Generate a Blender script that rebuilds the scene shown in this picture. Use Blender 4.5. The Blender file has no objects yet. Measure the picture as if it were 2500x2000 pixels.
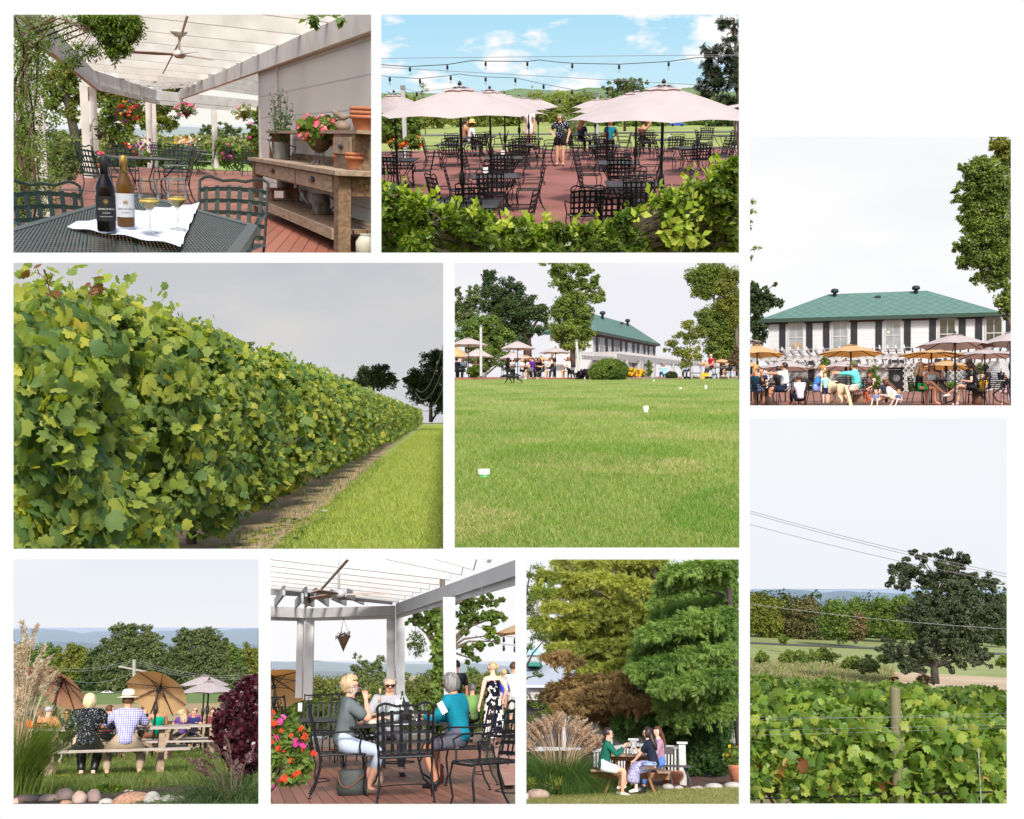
# Nine places of one vineyard restaurant, shown side by side.  Every place is built in its own level frame (x right, y away,
# z up, the eye at the origin) with real-size things, then turned as one rigid whole towards its part of the view.
import bpy,bmesh,math,random
import numpy as np
from mathutils import Vector,Matrix
R=math.radians
D=bpy.data
sc=bpy.context.scene
col=sc.collection
# ---------------------------------------------------------------- camera, world, sun, exposure
TAN=0.5
cam_d=D.cameras.new('camera');cam_d.sensor_width=36;cam_d.lens=36/(2*TAN)
cam_d.clip_start=0.2;cam_d.clip_end=1500000
cam=D.objects.new('camera',cam_d);col.objects.link(cam)
cam.rotation_euler=(R(90),0,0);sc.camera=cam
SUN_EL,SUN_AZ=42,15  # from behind the viewer, a little to the right
w=D.worlds.new('World');sc.world=w;w.use_nodes=True
nt=w.node_tree;bg=nt.nodes['Background']
skyn=nt.nodes.new('ShaderNodeTexSky');skyn.sky_type='NISHITA';skyn.sun_disc=False
skyn.sun_elevation=R(SUN_EL);skyn.sun_rotation=R(180+SUN_AZ);skyn.dust_density=2.5;skyn.air_density=1.0
nt.links.new(skyn.outputs[0],bg.inputs[0]);bg.inputs[1].default_value=0.15
sl=D.lights.new('sun','SUN');sl.energy=3.6;sl.angle=R(9);sl.color=(1,.955,.89)
sun=D.objects.new('sun',sl);col.objects.link(sun)
sd=Vector((math.sin(R(SUN_AZ))*math.cos(R(SUN_EL)),-math.cos(R(SUN_AZ))*math.cos(R(SUN_EL)),math.sin(R(SUN_EL))))
sun.rotation_euler=sd.to_track_quat('Z','Y').to_euler()
sun.location=(0,0,50)
sc.view_settings.view_transform='Standard';sc.view_settings.look='None'
EXPO=0.5;sc.view_settings.exposure=EXPO;sc.view_settings.gamma=1
sc.render.engine='CYCLES'
sc.cycles.max_bounces=6;sc.cycles.diffuse_bounces=3;sc.cycles.transparent_max_bounces=12
sc.cycles.transmission_bounces=6;sc.cycles.volume_bounces=0
sc.cycles.use_denoising=True;sc.cycles.caustics_reflective=False;sc.cycles.caustics_refractive=False
# ---------------------------------------------------------------- the frames of the nine places
REG=[]
class Place:
 """ox, oy, k: picture units -> frame pixels (2500 x 2000); uc, vh: where the level line of sight meets the picture."""
 def __init__(s,rect,ox,oy,k,uc,vh,size,roll=0.0,h=1.6,slope=0.0):
  s.rect,s.ox,s.oy,s.k,s.size,s.h,s.slope=rect,ox,oy,k,size,h,slope
  cx,cz=(uc-1250)/1250*TAN,(1000-vh)/1250*TAN
  Y=Vector((cx,1,cz)).normalized()
  zz=1.0;zy=-cz*zz/(1+cx*cx);zx=cx*zy
  Z=Vector((zx,zy,zz)).normalized();X=Y.cross(Z).normalized()
  uc2,vc2=(rect[0]+rect[2])/2,(rect[1]+rect[3])/2
  px,pz=(uc2-1250)/1250*TAN,(1000-vc2)/1250*TAN
  a=math.atan2(X.z-pz*X.y,X.x-px*X.y)
  q=Matrix.Rotation(a*roll,3,Y)
  X,Z=q@X,q@Z
  s.R=Matrix((X,Y,Z)).transposed()
  s.Ri=s.R.transposed()
  s.M=s.R.to_4x4()@Matrix.Scale(size,4)
  x0,y0,x1,y1=[((v-1250) if i%2==0 else(1000-v))/1250*TAN for i,v in enumerate(rect)]
  s.planes=np.array([(1,-x0,0),(-1,x1,0),(0,-y1,1),(0,y0,-1)],float)
  s.planes/=np.linalg.norm(s.planes,axis=1)[:,None]
 def dirn(s,zx,zy):
  u,v=s.ox+zx*s.k,s.oy+zy*s.k
  return s.Ri@Vector(((u-1250)/1250*TAN,1,(1000-v)/1250*TAN))
 def P(s,zx,zy,d):
  r=s.dirn(zx,zy);return r*(d/r.y)
 def gz(s,y):return -s.h+s.slope*y
 def G(s,zx,zy,up=0.0):
  r=s.dirn(zx,zy);t=(-s.h+up)/(r.z-s.slope*r.y);return r*t
 def on(s,zx,d,up=0.0,zy=None):
  """ground point under picture column zx at distance d"""
  p=s.P(zx,900 if zy is None else zy,d);return Vector((p.x,d,s.gz(d)+up))
 def m(s,d):return s.k/1250*TAN*d
CUR=None
def use(p):
 global CUR;CUR=p
 # ---------------------------------------------------------------- objects
def reg(o):
 REG.append((o,CUR));return o
def thing(name,label,cat,loc=(0,0,0),rz=0.0,group=None,scale=1.0):
 o=D.objects.new(name,None);col.objects.link(o)
 o.location=loc;o.rotation_euler=(0,0,rz);o.scale=(scale,)*3;o.empty_display_size=.1
 o['label']=label;o['category']=cat
 if group:o['group']=group
 return reg(o)
def _mesh(x,name):
 return x.mesh(name) if isinstance(x,MB) else x
def part(name,mb,mat,parent,smooth=False,label=None,stuff=False):
 me=_mesh(mb,name)
 if not me.materials:me.materials.append(mat)
 o=D.objects.new(name,me);col.objects.link(o);o.parent=parent
 if smooth:me.polygons.foreach_set('use_smooth',[True]*len(me.polygons))
 if label:o['label']=label
 if stuff:o['kind']='stuff'
 return o
def solo(name,mb,mat,label,cat,loc=(0,0,0),rz=0.0,group=None,smooth=False,kind=None,scale=1.0):
 me=_mesh(mb,name)
 if not me.materials:me.materials.append(mat)
 o=D.objects.new(name,me);col.objects.link(o);o.location=loc;o.rotation_euler=(0,0,rz);o.scale=(scale,)*3
 if smooth:me.polygons.foreach_set('use_smooth',[True]*len(me.polygons))
 if label:o['label']=label
 if cat:o['category']=cat
 if group:o['group']=group
 if kind:o['kind']=kind
 return reg(o)
def struct(name,mb,mat,smooth=False):return solo(name,mb,mat,None,None,smooth=smooth,kind='structure')
def stuff(name,mb,mat,label,cat):return solo(name,mb,mat,label,cat,kind='stuff')
KIDS={}
def kids(o):
 return[c for c in D.objects if c.parent==o] if o.name not in KIDS else KIDS[o.name]
def dup(root,loc,rz=0.0,label=None,group=None,scale=None,tilt=None):
 """a copy of a thing with copies of its parts and sub-parts"""
 r=root.copy();col.objects.link(r);r.location=loc;r.rotation_euler=(0,0,rz) if tilt is None else(*tilt,rz)
 if scale:r.scale=(scale,)*3
 if label:r['label']=label
 if group:r['group']=group
 for ch in kids(root):
  c=ch.copy();col.objects.link(c);c.parent=r
  for g in kids(ch):
   e=g.copy();col.objects.link(e);e.parent=c
 return reg(r)
class Kind:
 """builds a thing the first time it is asked for, copies it afterwards"""
 def __init__(s,make):s.make,s.first=make,None
 def __call__(s,loc,rz,label,group=None,scale=1.0,tilt=None):
  if s.first is None:
   o=s.make(label);s.first=o
   o.location=loc;o.rotation_euler=(0,0,rz) if tilt is None else(*tilt,rz);o.scale=(scale,)*3
   if group:o['group']=group
   KIDS[o.name]=[c for c in D.objects if c.parent==o]
   for c in KIDS[o.name]:KIDS[c.name]=[g for g in D.objects if g.parent==c]
   return o
  return dup(s.first,loc,rz,label,group,scale,tilt)
  # ---------------------------------------------------------------- mesh collecting
class MB:
 def __init__(s):s.v,s.f=[],[]
 def add(s,vs,fs):
  b=len(s.v);s.v+=[tuple(v) for v in vs];s.f+=[tuple(i+b for i in f) for f in fs];return s
 def box(s,c,size,rot=None):
  x,y,z=size[0]/2,size[1]/2,size[2]/2
  vs=[Vector((a*x,b*y,d*z)) for d in(-1,1) for b in(-1,1) for a in(-1,1)]
  if rot is not None:vs=[rot@v for v in vs]
  c=Vector(c)
  return s.add([v+c for v in vs],[(0,2,3,1),(4,5,7,6),(0,1,5,4),(2,6,7,3),(0,4,6,2),(1,3,7,5)])
 def bb(s,lo,hi):return s.box([(a+b)/2 for a,b in zip(lo,hi)],[abs(b-a) for a,b in zip(lo,hi)])
 def beam(s,a,b,w,h,up=(0,0,1)):
  a,b=Vector(a),Vector(b);d=b-a;L=d.length
  if L<1e-6:return s
  d.normalize();up=Vector(up);x=d.cross(up)
  if x.length<1e-4:x=d.cross(Vector((0,1,0)))
  x.normalize();z=x.cross(d)
  return s.box((a+b)/2,(w,L,h),Matrix((x,d,z)).transposed())
 def quad(s,*p):return s.add(p,[tuple(range(len(p)))])
 def tube(s,pts,r,n=6,cap=True):
  pts=[Vector(p) for p in pts];m=len(pts)
  rs=r if isinstance(r,(list,tuple)) else[r]*m
  vs,fs=[],[];prev=None
  for i,p in enumerate(pts):
   t=(pts[min(i+1,m-1)]-pts[max(i-1,0)])
   t=t.normalized() if t.length>1e-9 else Vector((0,0,1))
   if prev is None:
    x=t.cross(Vector((0,0,1)))
    if x.length<.05:x=t.cross(Vector((0,1,0)))
   else:x=prev-t*prev.dot(t)
   x.normalize();prev=x;y=t.cross(x)
   vs+=[p+(x*math.cos(2*math.pi*j/n)+y*math.sin(2*math.pi*j/n))*rs[i] for j in range(n)]
  for i in range(m-1):
   for j in range(n):fs.append((i*n+j,i*n+(j+1)%n,(i+1)*n+(j+1)%n,(i+1)*n+j))
  if cap:fs+=[tuple(range(n-1,-1,-1)),tuple((m-1)*n+j for j in range(n))]
  return s.add(vs,fs)
 def lathe(s,prof,n=16,o=(0,0,0),sy=1.0,rot=None,cap=True):
  vs,fs=[],[];o=Vector(o);m=len(prof)
  for r,z in prof:
   for j in range(n):
    v=Vector((r*math.cos(2*math.pi*j/n),r*sy*math.sin(2*math.pi*j/n),z))
    vs.append((rot@v if rot is not None else v)+o)
  for i in range(m-1):
   for j in range(n):fs.append((i*n+j,i*n+(j+1)%n,(i+1)*n+(j+1)%n,(i+1)*n+j))
  if cap:fs+=[tuple(range(n-1,-1,-1)),tuple((m-1)*n+j for j in range(n))]
  return s.add(vs,fs)
 def ball(s,c,r,n=10,m=7,rot=None):
  r=(r,)*3 if isinstance(r,(int,float)) else r
  c=Vector(c);vs,fs=[],[]
  for i in range(m+1):
   th=math.pi*i/m
   for j in range(n):
    ph=2*math.pi*j/n
    v=Vector((r[0]*math.sin(th)*math.cos(ph),r[1]*math.sin(th)*math.sin(ph),r[2]*math.cos(th)))
    vs.append((rot@v if rot is not None else v)+c)
  for i in range(m):
   for j in range(n):fs.append((i*n+j,(i+1)*n+j,(i+1)*n+(j+1)%n,i*n+(j+1)%n))
  return s.add(vs,fs)
 def grid(s,fn,nu,nv):
  vs=[fn(i/nu,j/nv) for j in range(nv+1) for i in range(nu+1)]
  return s.add(vs,[(j*(nu+1)+i,j*(nu+1)+i+1,(j+1)*(nu+1)+i+1,(j+1)*(nu+1)+i) for j in range(nv) for i in range(nu)])
 def pbox(s,pl,x0,y0,x1,y1,d0,d1):
  """an upright box whose front face fills a picture rectangle at distance d0"""
  a,b=pl.P(x0,y1,d0),pl.P(x1,y0,d0);c,e=pl.P(x0,y0,d0),pl.P(x1,y1,d0)
  return s.bb(((a.x+c.x)/2,d0,(a.z+e.z)/2),((b.x+e.x)/2,d1,(b.z+c.z)/2))
 def mesh(s,name):
  me=D.meshes.new(name);me.from_pydata(s.v,[],s.f);me.update();return me
def npmesh(name,V,F):
 """V (n,3), F (m,k) equal-sided faces"""
 me=D.meshes.new(name);n,m,k=len(V),len(F),F.shape[1]
 me.vertices.add(n);me.vertices.foreach_set('co',np.ascontiguousarray(V,np.float32).ravel())
 me.loops.add(m*k);me.loops.foreach_set('vertex_index',np.ascontiguousarray(F,np.int32).ravel())
 me.polygons.add(m);me.polygons.foreach_set('loop_start',np.arange(0,m*k,k,dtype=np.int32))
 me.update(calc_edges=True);return me
 # ---------------------------------------------------------------- leaves
def _tri_fan(pts):return np.array(pts,float)
DIAMOND=(np.array([(0,0,0),(.3,.45,.07),(0,1,-.05),(-.3,.45,.07)],float),np.array([(0,1,2,3)]))
SLIM=(np.array([(0,0,0),(.13,.45,.05),(0,1,-.08),(-.13,.45,.05)],float),np.array([(0,1,2,3)]))
def _vine():
 out=[];lobes=[(-150,.34),(-95,.50),(-50,.55),(0,.62),(50,.55),(95,.50),(150,.34)];n=26
 for i in range(n+1):
  a=-160+320*i/n;r=np.interp(a,[l[0] for l in lobes],[l[1] for l in lobes])
  cut=min(abs(a-c) for c in(-73,-25,25,73))
  r=r*(1-.30*max(0,1-cut/14))+(.03 if i%2 else -.03)
  b=R(90-a);out.append((r*math.cos(b),.3+r*math.sin(b),-.30*r*r+.03*(i%2)))
 V=np.array([(0,.3,.05)]+out);m=len(out)
 return V,np.array([(0,i,i+1) for i in range(1,m)]+[(0,m,1)])
VINE=_vine()
VINE_LOW=(np.array([(0,.02,0),(.3,-.06,-.1),(.5,.28,-.1),(.36,.42,.02),(.44,.7,-.08),(.16,.72,.0),(0,.98,-.12),(-.16,.72,.0),(-.44,.7,-.08),(-.36,.42,.02),(-.5,.28,-.1),(-.3,-.06,-.1)],float),np.array([tuple(range(12))]))
def _spray(n=5):
 V,F=[],[]
 for i in range(n):
  y=.1+.8*i/n;L=.34*(1-.5*abs(i/n-.4))
  for sgn in(-1,1):
   b=len(V);V+=[(0,y,0),(sgn*L*.75,y+.2,-.06),(sgn*L,y+.33,-.14),(sgn*L*.45,y+.26,-.03)];F.append((b,b+1,b+2,b+3))
 b=len(V);V+=[(0,0,0),(.02,.6,.0),(0,1.1,-.1),(-.02,.6,0)];F.append((b,b+1,b+2,b+3))
 return np.array(V,float),np.array(F)
SPRAY=_spray()
def _compound():
 V,F=[],[]
 for(x,y,a,L) in[(0,.55,0,.5),(.02,.4,-55,.42),(-.02,.4,55,.42),(.02,.18,-70,.4),(-.02,.18,70,.4)]:
  c,s_=math.cos(R(a)),math.sin(R(a));b=len(V)
  for(u,v,z) in[(0,0,0),(.16,.5,.04),(0,1,-.1),(-.16,.5,.04)]:
   u,v=u*L,v*L;V.append((x+u*c-v*s_,y+u*s_+v*c,z))
  F.append((b,b+1,b+2,b+3))
 return np.array(V,float),np.array(F)
COMPOUND=_compound()
def nrm(a):return a/np.maximum(np.linalg.norm(a,axis=-1,keepdims=True),1e-9)
def leaves(name,C,size,tmpl,rng,out=None,bias=.6,hang=0.0,axis=None,jit=.35):
 """leaf faces at points C; out: outward directions that the leaves tend to face; hang: how far the tips point down"""
 N=len(C);V,F=tmpl
 n=nrm(rng.normal(size=(N,3)))
 if out is not None:n=nrm(n*(1-bias)+out*bias)
 t=rng.normal(size=(N,3)) if axis is None else axis+.35*rng.normal(size=(N,3))
 t=t+np.array((0,0,-hang*2.0))
 t=nrm(t-n*(t*n).sum(1,keepdims=True));b=np.cross(t,n)
 s=(size*(1+jit*rng.uniform(-1,1,size=N)) if np.isscalar(size) else size)[:,None,None]
 W=C[:,None,:]+s*(V[None,:,0,None]*b[:,None,:]+V[None,:,1,None]*t[:,None,:]+V[None,:,2,None]*n[:,None,:])
 m=len(V);FF=(F[None]+(np.arange(N)*m)[:,None,None]).reshape(-1,F.shape[1])
 return npmesh(name,W.reshape(-1,3),FF)
def cloud(blobs,count,rng,clump=.16,inner=.45,per=40):
 """points and outward directions in clumps through ellipsoids [(centre, (rx,ry,rz))]"""
 vol=np.array([b[1][0]*b[1][1]*b[1][2] for b in blobs])**.8;vol/=vol.sum()
 C,O=[],[]
 for(c,r),f in zip(blobs,vol):
  c,r=np.array(c,float),np.array(r,float);n=max(int(count*f),8);k=max(n//per,3)
  d=nrm(rng.normal(size=(k,3)));rad=rng.uniform(inner**2,1,size=k)**.5
  cc=c+d*r*rad[:,None]
  i=rng.integers(0,k,size=n);e=nrm(rng.normal(size=(n,3)));pr=rng.uniform(.6,1.35,size=k)*clump*r.mean()*1.5
  q=rng.uniform(.35,1,size=n)**.5;C.append(cc[i]+e*(pr[i]*q)[:,None]*np.array((1,1,.72)));O.append(nrm(.45*d[i]+e))
 return np.concatenate(C),np.concatenate(O)
def blades(name,base,height,width,rng,lean=.35,seg=1,dirn=None):
 """grass: base (n,3), each blade a tapering strip that bends over"""
 N=len(base);h=height*(1+.35*rng.uniform(-1,1,size=N)) if np.isscalar(height) else height
 a=rng.uniform(0,2*np.pi,N) if dirn is None else dirn
 d=np.stack([np.cos(a),np.sin(a),np.zeros(N)],1);s=np.stack([-np.sin(a),np.cos(a),np.zeros(N)],1)
 th=rng.uniform(0,2*np.pi,N);s=np.stack([np.cos(th),np.sin(th),np.zeros(N)],1)
 L=lean*(.4+rng.uniform(0,1,N))
 V=[]
 for i in range(seg+1):
  t=i/(seg+.0);w_=width*(1-t)*.5+width*.02
  droop=np.maximum(0,t*t*L*L*.5)
  p=base+d*(h*L*t*t)[:,None];p[:,2]+=h*(t-droop*t)
  V+=[p-s*w_,p+s*w_]
 V=np.stack(V,1);m=V.shape[1]
 F=np.array([(2*i,2*i+1,2*i+3,2*i+2) for i in range(seg)])
 return npmesh(name,V.reshape(-1,3),(F[None]+(np.arange(N)*m)[:,None,None]).reshape(-1,4))
 # ---------------------------------------------------------------- materials
MATS={}
def _new(name):
 m=D.materials.new(name);m.use_nodes=True;n=m.node_tree;return m,n,n.nodes['Principled BSDF']
def sock(b,*names):
 for n in names:
  if n in b.inputs:return b.inputs[n]
def mat(name,c=None,rough=.6,var=.18,scale=6.0,c2=None,metal=0.0,bump=0.0,coord='Object',spec=.4,stretch=(1,1,1),sharp=None,detail=4):
 """plain surface whose colour wanders a little between c and c2"""
 if name in MATS:return MATS[name]
 m,n,b=_new(name);L=n.links.new
 b.inputs['Roughness'].default_value=rough;b.inputs['Metallic'].default_value=metal;sock(b,'Specular IOR Level').default_value=spec
 tc=n.nodes.new('ShaderNodeTexCoord');mp=n.nodes.new('ShaderNodeMapping');mp.inputs['Scale'].default_value=stretch
 nz=n.nodes.new('ShaderNodeTexNoise');nz.inputs['Scale'].default_value=scale;nz.inputs['Detail'].default_value=detail
 L(tc.outputs[coord],mp.inputs[0]);L(mp.outputs[0],nz.inputs['Vector'])
 rp=n.nodes.new('ShaderNodeValToRGB');e=rp.color_ramp.elements
 lo,hi=sharp or(.3,.7);e[0].position,e[1].position=lo,hi
 if c2 is None:a=[x*(1-var) for x in c];d=[min(1,x*(1+var)) for x in c]
 else:a,d=c,c2
 e[0].color,e[1].color=(*a,1),(*d,1)
 L(nz.outputs[0],rp.inputs[0]);L(rp.outputs[0],b.inputs['Base Color'])
 if bump:
  bp=n.nodes.new('ShaderNodeBump');bp.inputs['Strength'].default_value=bump;bp.inputs['Distance'].default_value=.02
  L(nz.outputs[0],bp.inputs['Height']);L(bp.outputs[0],b.inputs['Normal'])
 MATS[name]=m;return m
def leafmat(name,cols,transl=.35,rough=.5,clump=None,spec=.25):
 """each leaf island takes a colour between cols; light passes through"""
 if name in MATS:return MATS[name]
 m,n,b=_new(name);L=n.links.new
 g=n.nodes.new('ShaderNodeNewGeometry');rp=n.nodes.new('ShaderNodeValToRGB');e=rp.color_ramp.elements
 while len(e)<len(cols):e.new(.5)
 for i,c in enumerate(cols):e[i].position=i/(len(cols)-1);e[i].color=(*c,1)
 L(g.outputs['Random Per Island'],rp.inputs[0]);src=rp.outputs[0]
 if clump:
  tc=n.nodes.new('ShaderNodeTexCoord');nz=n.nodes.new('ShaderNodeTexNoise');nz.inputs['Scale'].default_value=clump[0]
  L(tc.outputs['Object'],nz.inputs['Vector']);r2=n.nodes.new('ShaderNodeValToRGB')
  r2.color_ramp.elements[0].position,r2.color_ramp.elements[1].position=.4,.62
  L(nz.outputs[0],r2.inputs[0]);mx=n.nodes.new('ShaderNodeMixRGB');L(r2.outputs[0],mx.inputs[0]);L(src,mx.inputs[1]);mx.inputs[2].default_value=(*clump[1],1)
  m2=n.nodes.new('ShaderNodeMixRGB');m2.inputs[0].default_value=clump[2] if len(clump)>2 else .7;L(src,m2.inputs[1]);L(mx.outputs[0],m2.inputs[2]);src=m2.outputs[0]
 b.inputs['Roughness'].default_value=rough;sock(b,'Specular IOR Level').default_value=spec
 tr=n.nodes.new('ShaderNodeBsdfTranslucent');mix=n.nodes.new('ShaderNodeMixShader');mix.inputs[0].default_value=transl
 hs=n.nodes.new('ShaderNodeHueSaturation');hs.inputs['Value'].default_value=1.6;hs.inputs['Saturation'].default_value=1.15
 L(src,b.inputs['Base Color']);L(src,hs.inputs['Color']);L(hs.outputs[0],tr.inputs[0])
 L(b.outputs[0],mix.inputs[1]);L(tr.outputs[0],mix.inputs[2]);L(mix.outputs[0],n.nodes['Material Output'].inputs[0])
 MATS[name]=m;return m
def clothmat(name,c,transl=.3,under=None,var=.06,rough=.8):
 """cloth that lets some light through"""
 if name in MATS:return MATS[name]
 m=mat(name,c,rough=rough,var=var,scale=3,spec=.1);n=m.node_tree;b=n.nodes['Principled BSDF']
 tr=n.nodes.new('ShaderNodeBsdfTranslucent');tr.inputs[0].default_value=(*(under or c),1)
 mix=n.nodes.new('ShaderNodeMixShader');mix.inputs[0].default_value=transl
 n.links.new(b.outputs[0],mix.inputs[1]);n.links.new(tr.outputs[0],mix.inputs[2]);n.links.new(mix.outputs[0],n.nodes['Material Output'].inputs[0])
 return m
def pattern(name,kind,c1,c2,scale=10,c3=None,rough=.8,coord='Object',thresh=.5):
 """woven or printed cloth and similar: check, stripe, spots, blotch"""
 if name in MATS:return MATS[name]
 m,n,b=_new(name);L=n.links.new;tc=n.nodes.new('ShaderNodeTexCoord');b.inputs['Roughness'].default_value=rough;sock(b,'Specular IOR Level').default_value=.1
 rp=n.nodes.new('ShaderNodeValToRGB');e=rp.color_ramp.elements;e[0].color,e[1].color=(*c1,1),(*c2,1)
 if kind=='check':
  f=None
  for d in 'XZ':
   wv=n.nodes.new('ShaderNodeTexWave');wv.bands_direction=d;wv.inputs['Scale'].default_value=scale;L(tc.outputs[coord],wv.inputs[0])
   if f is None:f=wv.outputs['Fac']
   else:
    mm=n.nodes.new('ShaderNodeMath');mm.operation='MAXIMUM';L(f,mm.inputs[0]);L(wv.outputs['Fac'],mm.inputs[1]);f=mm.outputs[0]
  e[0].position,e[1].position=.6,.95;L(f,rp.inputs[0])
 elif kind=='stripe':
  wv=n.nodes.new('ShaderNodeTexWave');wv.bands_direction='Z';wv.inputs['Scale'].default_value=scale;L(tc.outputs[coord],wv.inputs[0]);L(wv.outputs['Fac'],rp.inputs[0])
  rp.color_ramp.interpolation='CONSTANT';e[1].position=.5
  if c3:x=e.new(.8);x.color=(*c3,1)
 else:
  nz=n.nodes.new('ShaderNodeTexNoise');nz.inputs['Scale'].default_value=scale;nz.inputs['Detail'].default_value=2 if kind=='blotch' else 1
  L(tc.outputs[coord],nz.inputs['Vector']);L(nz.outputs[0],rp.inputs[0]);e[0].position,e[1].position=thresh-.02,thresh+.02
  if c3:x=e.new(thresh+.1);x.color=(*c3,1)
 L(rp.outputs[0],b.inputs['Base Color']);MATS[name]=m;return m
def glassmat(name='clear_glass',c=(.96,.97,.97),rough=.0,thin=.12):
 """thin clear glass: see-through with a gloss that grows at the edges"""
 if name in MATS:return MATS[name]
 m,n,b=_new(name);n.nodes.remove(b)
 g=n.nodes.new('ShaderNodeBsdfGlossy');g.inputs['Roughness'].default_value=max(rough,.04);g.inputs[0].default_value=(.9,.92,.94,1)
 t=n.nodes.new('ShaderNodeBsdfTransparent');t.inputs[0].default_value=(*c,1);mix=n.nodes.new('ShaderNodeMixShader');lw=n.nodes.new('ShaderNodeLayerWeight');lw.inputs[0].default_value=.25
 ma=n.nodes.new('ShaderNodeMath');ma.operation='MULTIPLY_ADD';ma.inputs[1].default_value=.6;ma.inputs[2].default_value=.08;n.links.new(lw.outputs['Fresnel'],ma.inputs[0]);n.links.new(ma.outputs[0],mix.inputs[0])
 n.links.new(t.outputs[0],mix.inputs[1]);n.links.new(g.outputs[0],mix.inputs[2]);n.links.new(mix.outputs[0],n.nodes['Material Output'].inputs[0])
 MATS[name]=m;return m
def skymat(name,c,c2=None,scale=1.0,lo=.45,hi=.65,stretch=(1,1,3),detail=6,low=None,zr=(0,1),strength=1.0):
 """the sky gives off light; c2: cloud colour; low: colour near the horizon over the height range zr"""
 m=D.materials.new(name);m.use_nodes=True;m.cycles.emission_sampling='NONE';n=m.node_tree;L=n.links.new;n.nodes.remove(n.nodes['Principled BSDF'])
 em=n.nodes.new('ShaderNodeEmission');em.inputs[1].default_value=strength*2**-EXPO;L(em.outputs[0],n.nodes['Material Output'].inputs[0])
 tc=n.nodes.new('ShaderNodeTexCoord');em.inputs[0].default_value=(*c,1);base=None
 if low:
  sp=n.nodes.new('ShaderNodeSeparateXYZ');L(tc.outputs['Object'],sp.inputs[0]);mr=n.nodes.new('ShaderNodeMapRange')
  mr.inputs[1].default_value,mr.inputs[2].default_value=zr;L(sp.outputs[2],mr.inputs[0])
  mx=n.nodes.new('ShaderNodeMixRGB');mx.inputs[1].default_value=(*low,1);mx.inputs[2].default_value=(*c,1);L(mr.outputs[0],mx.inputs[0]);base=mx.outputs[0];L(base,em.inputs[0])
 if c2:
  mp=n.nodes.new('ShaderNodeMapping');mp.inputs['Scale'].default_value=stretch;L(tc.outputs['Object'],mp.inputs[0])
  nz=n.nodes.new('ShaderNodeTexNoise');nz.inputs['Scale'].default_value=scale;nz.inputs['Detail'].default_value=detail;nz.inputs['Roughness'].default_value=.55;L(mp.outputs[0],nz.inputs['Vector'])
  rp=n.nodes.new('ShaderNodeValToRGB');e=rp.color_ramp.elements;e[0].position,e[1].position=lo,hi;L(nz.outputs[0],rp.inputs[0])
  mx=n.nodes.new('ShaderNodeMixRGB');mx.inputs[1].default_value=(*c,1);mx.inputs[2].default_value=(*c2,1);L(rp.outputs[0],mx.inputs[0])
  if base:L(base,mx.inputs[1])
  L(mx.outputs[0],em.inputs[0])
 return m
def srgb(r,g,b):
 f=lambda x:(x/255/12.92) if x<=10 else((x/255+.055)/1.055)**2.4
 return(f(r),f(g),f(b))
def backdrop(pl,d,m):
 x0,y0,x1,y1=pl.rect
 f=lambda u,v:pl.P((u-pl.ox)/pl.k,(v-pl.oy)/pl.k,d)
 struct('sky',MB().quad(f(x0-40,y1+40),f(x1+40,y1+40),f(x1+40,y0-40),f(x0-40,y0-40)),m)
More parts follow.
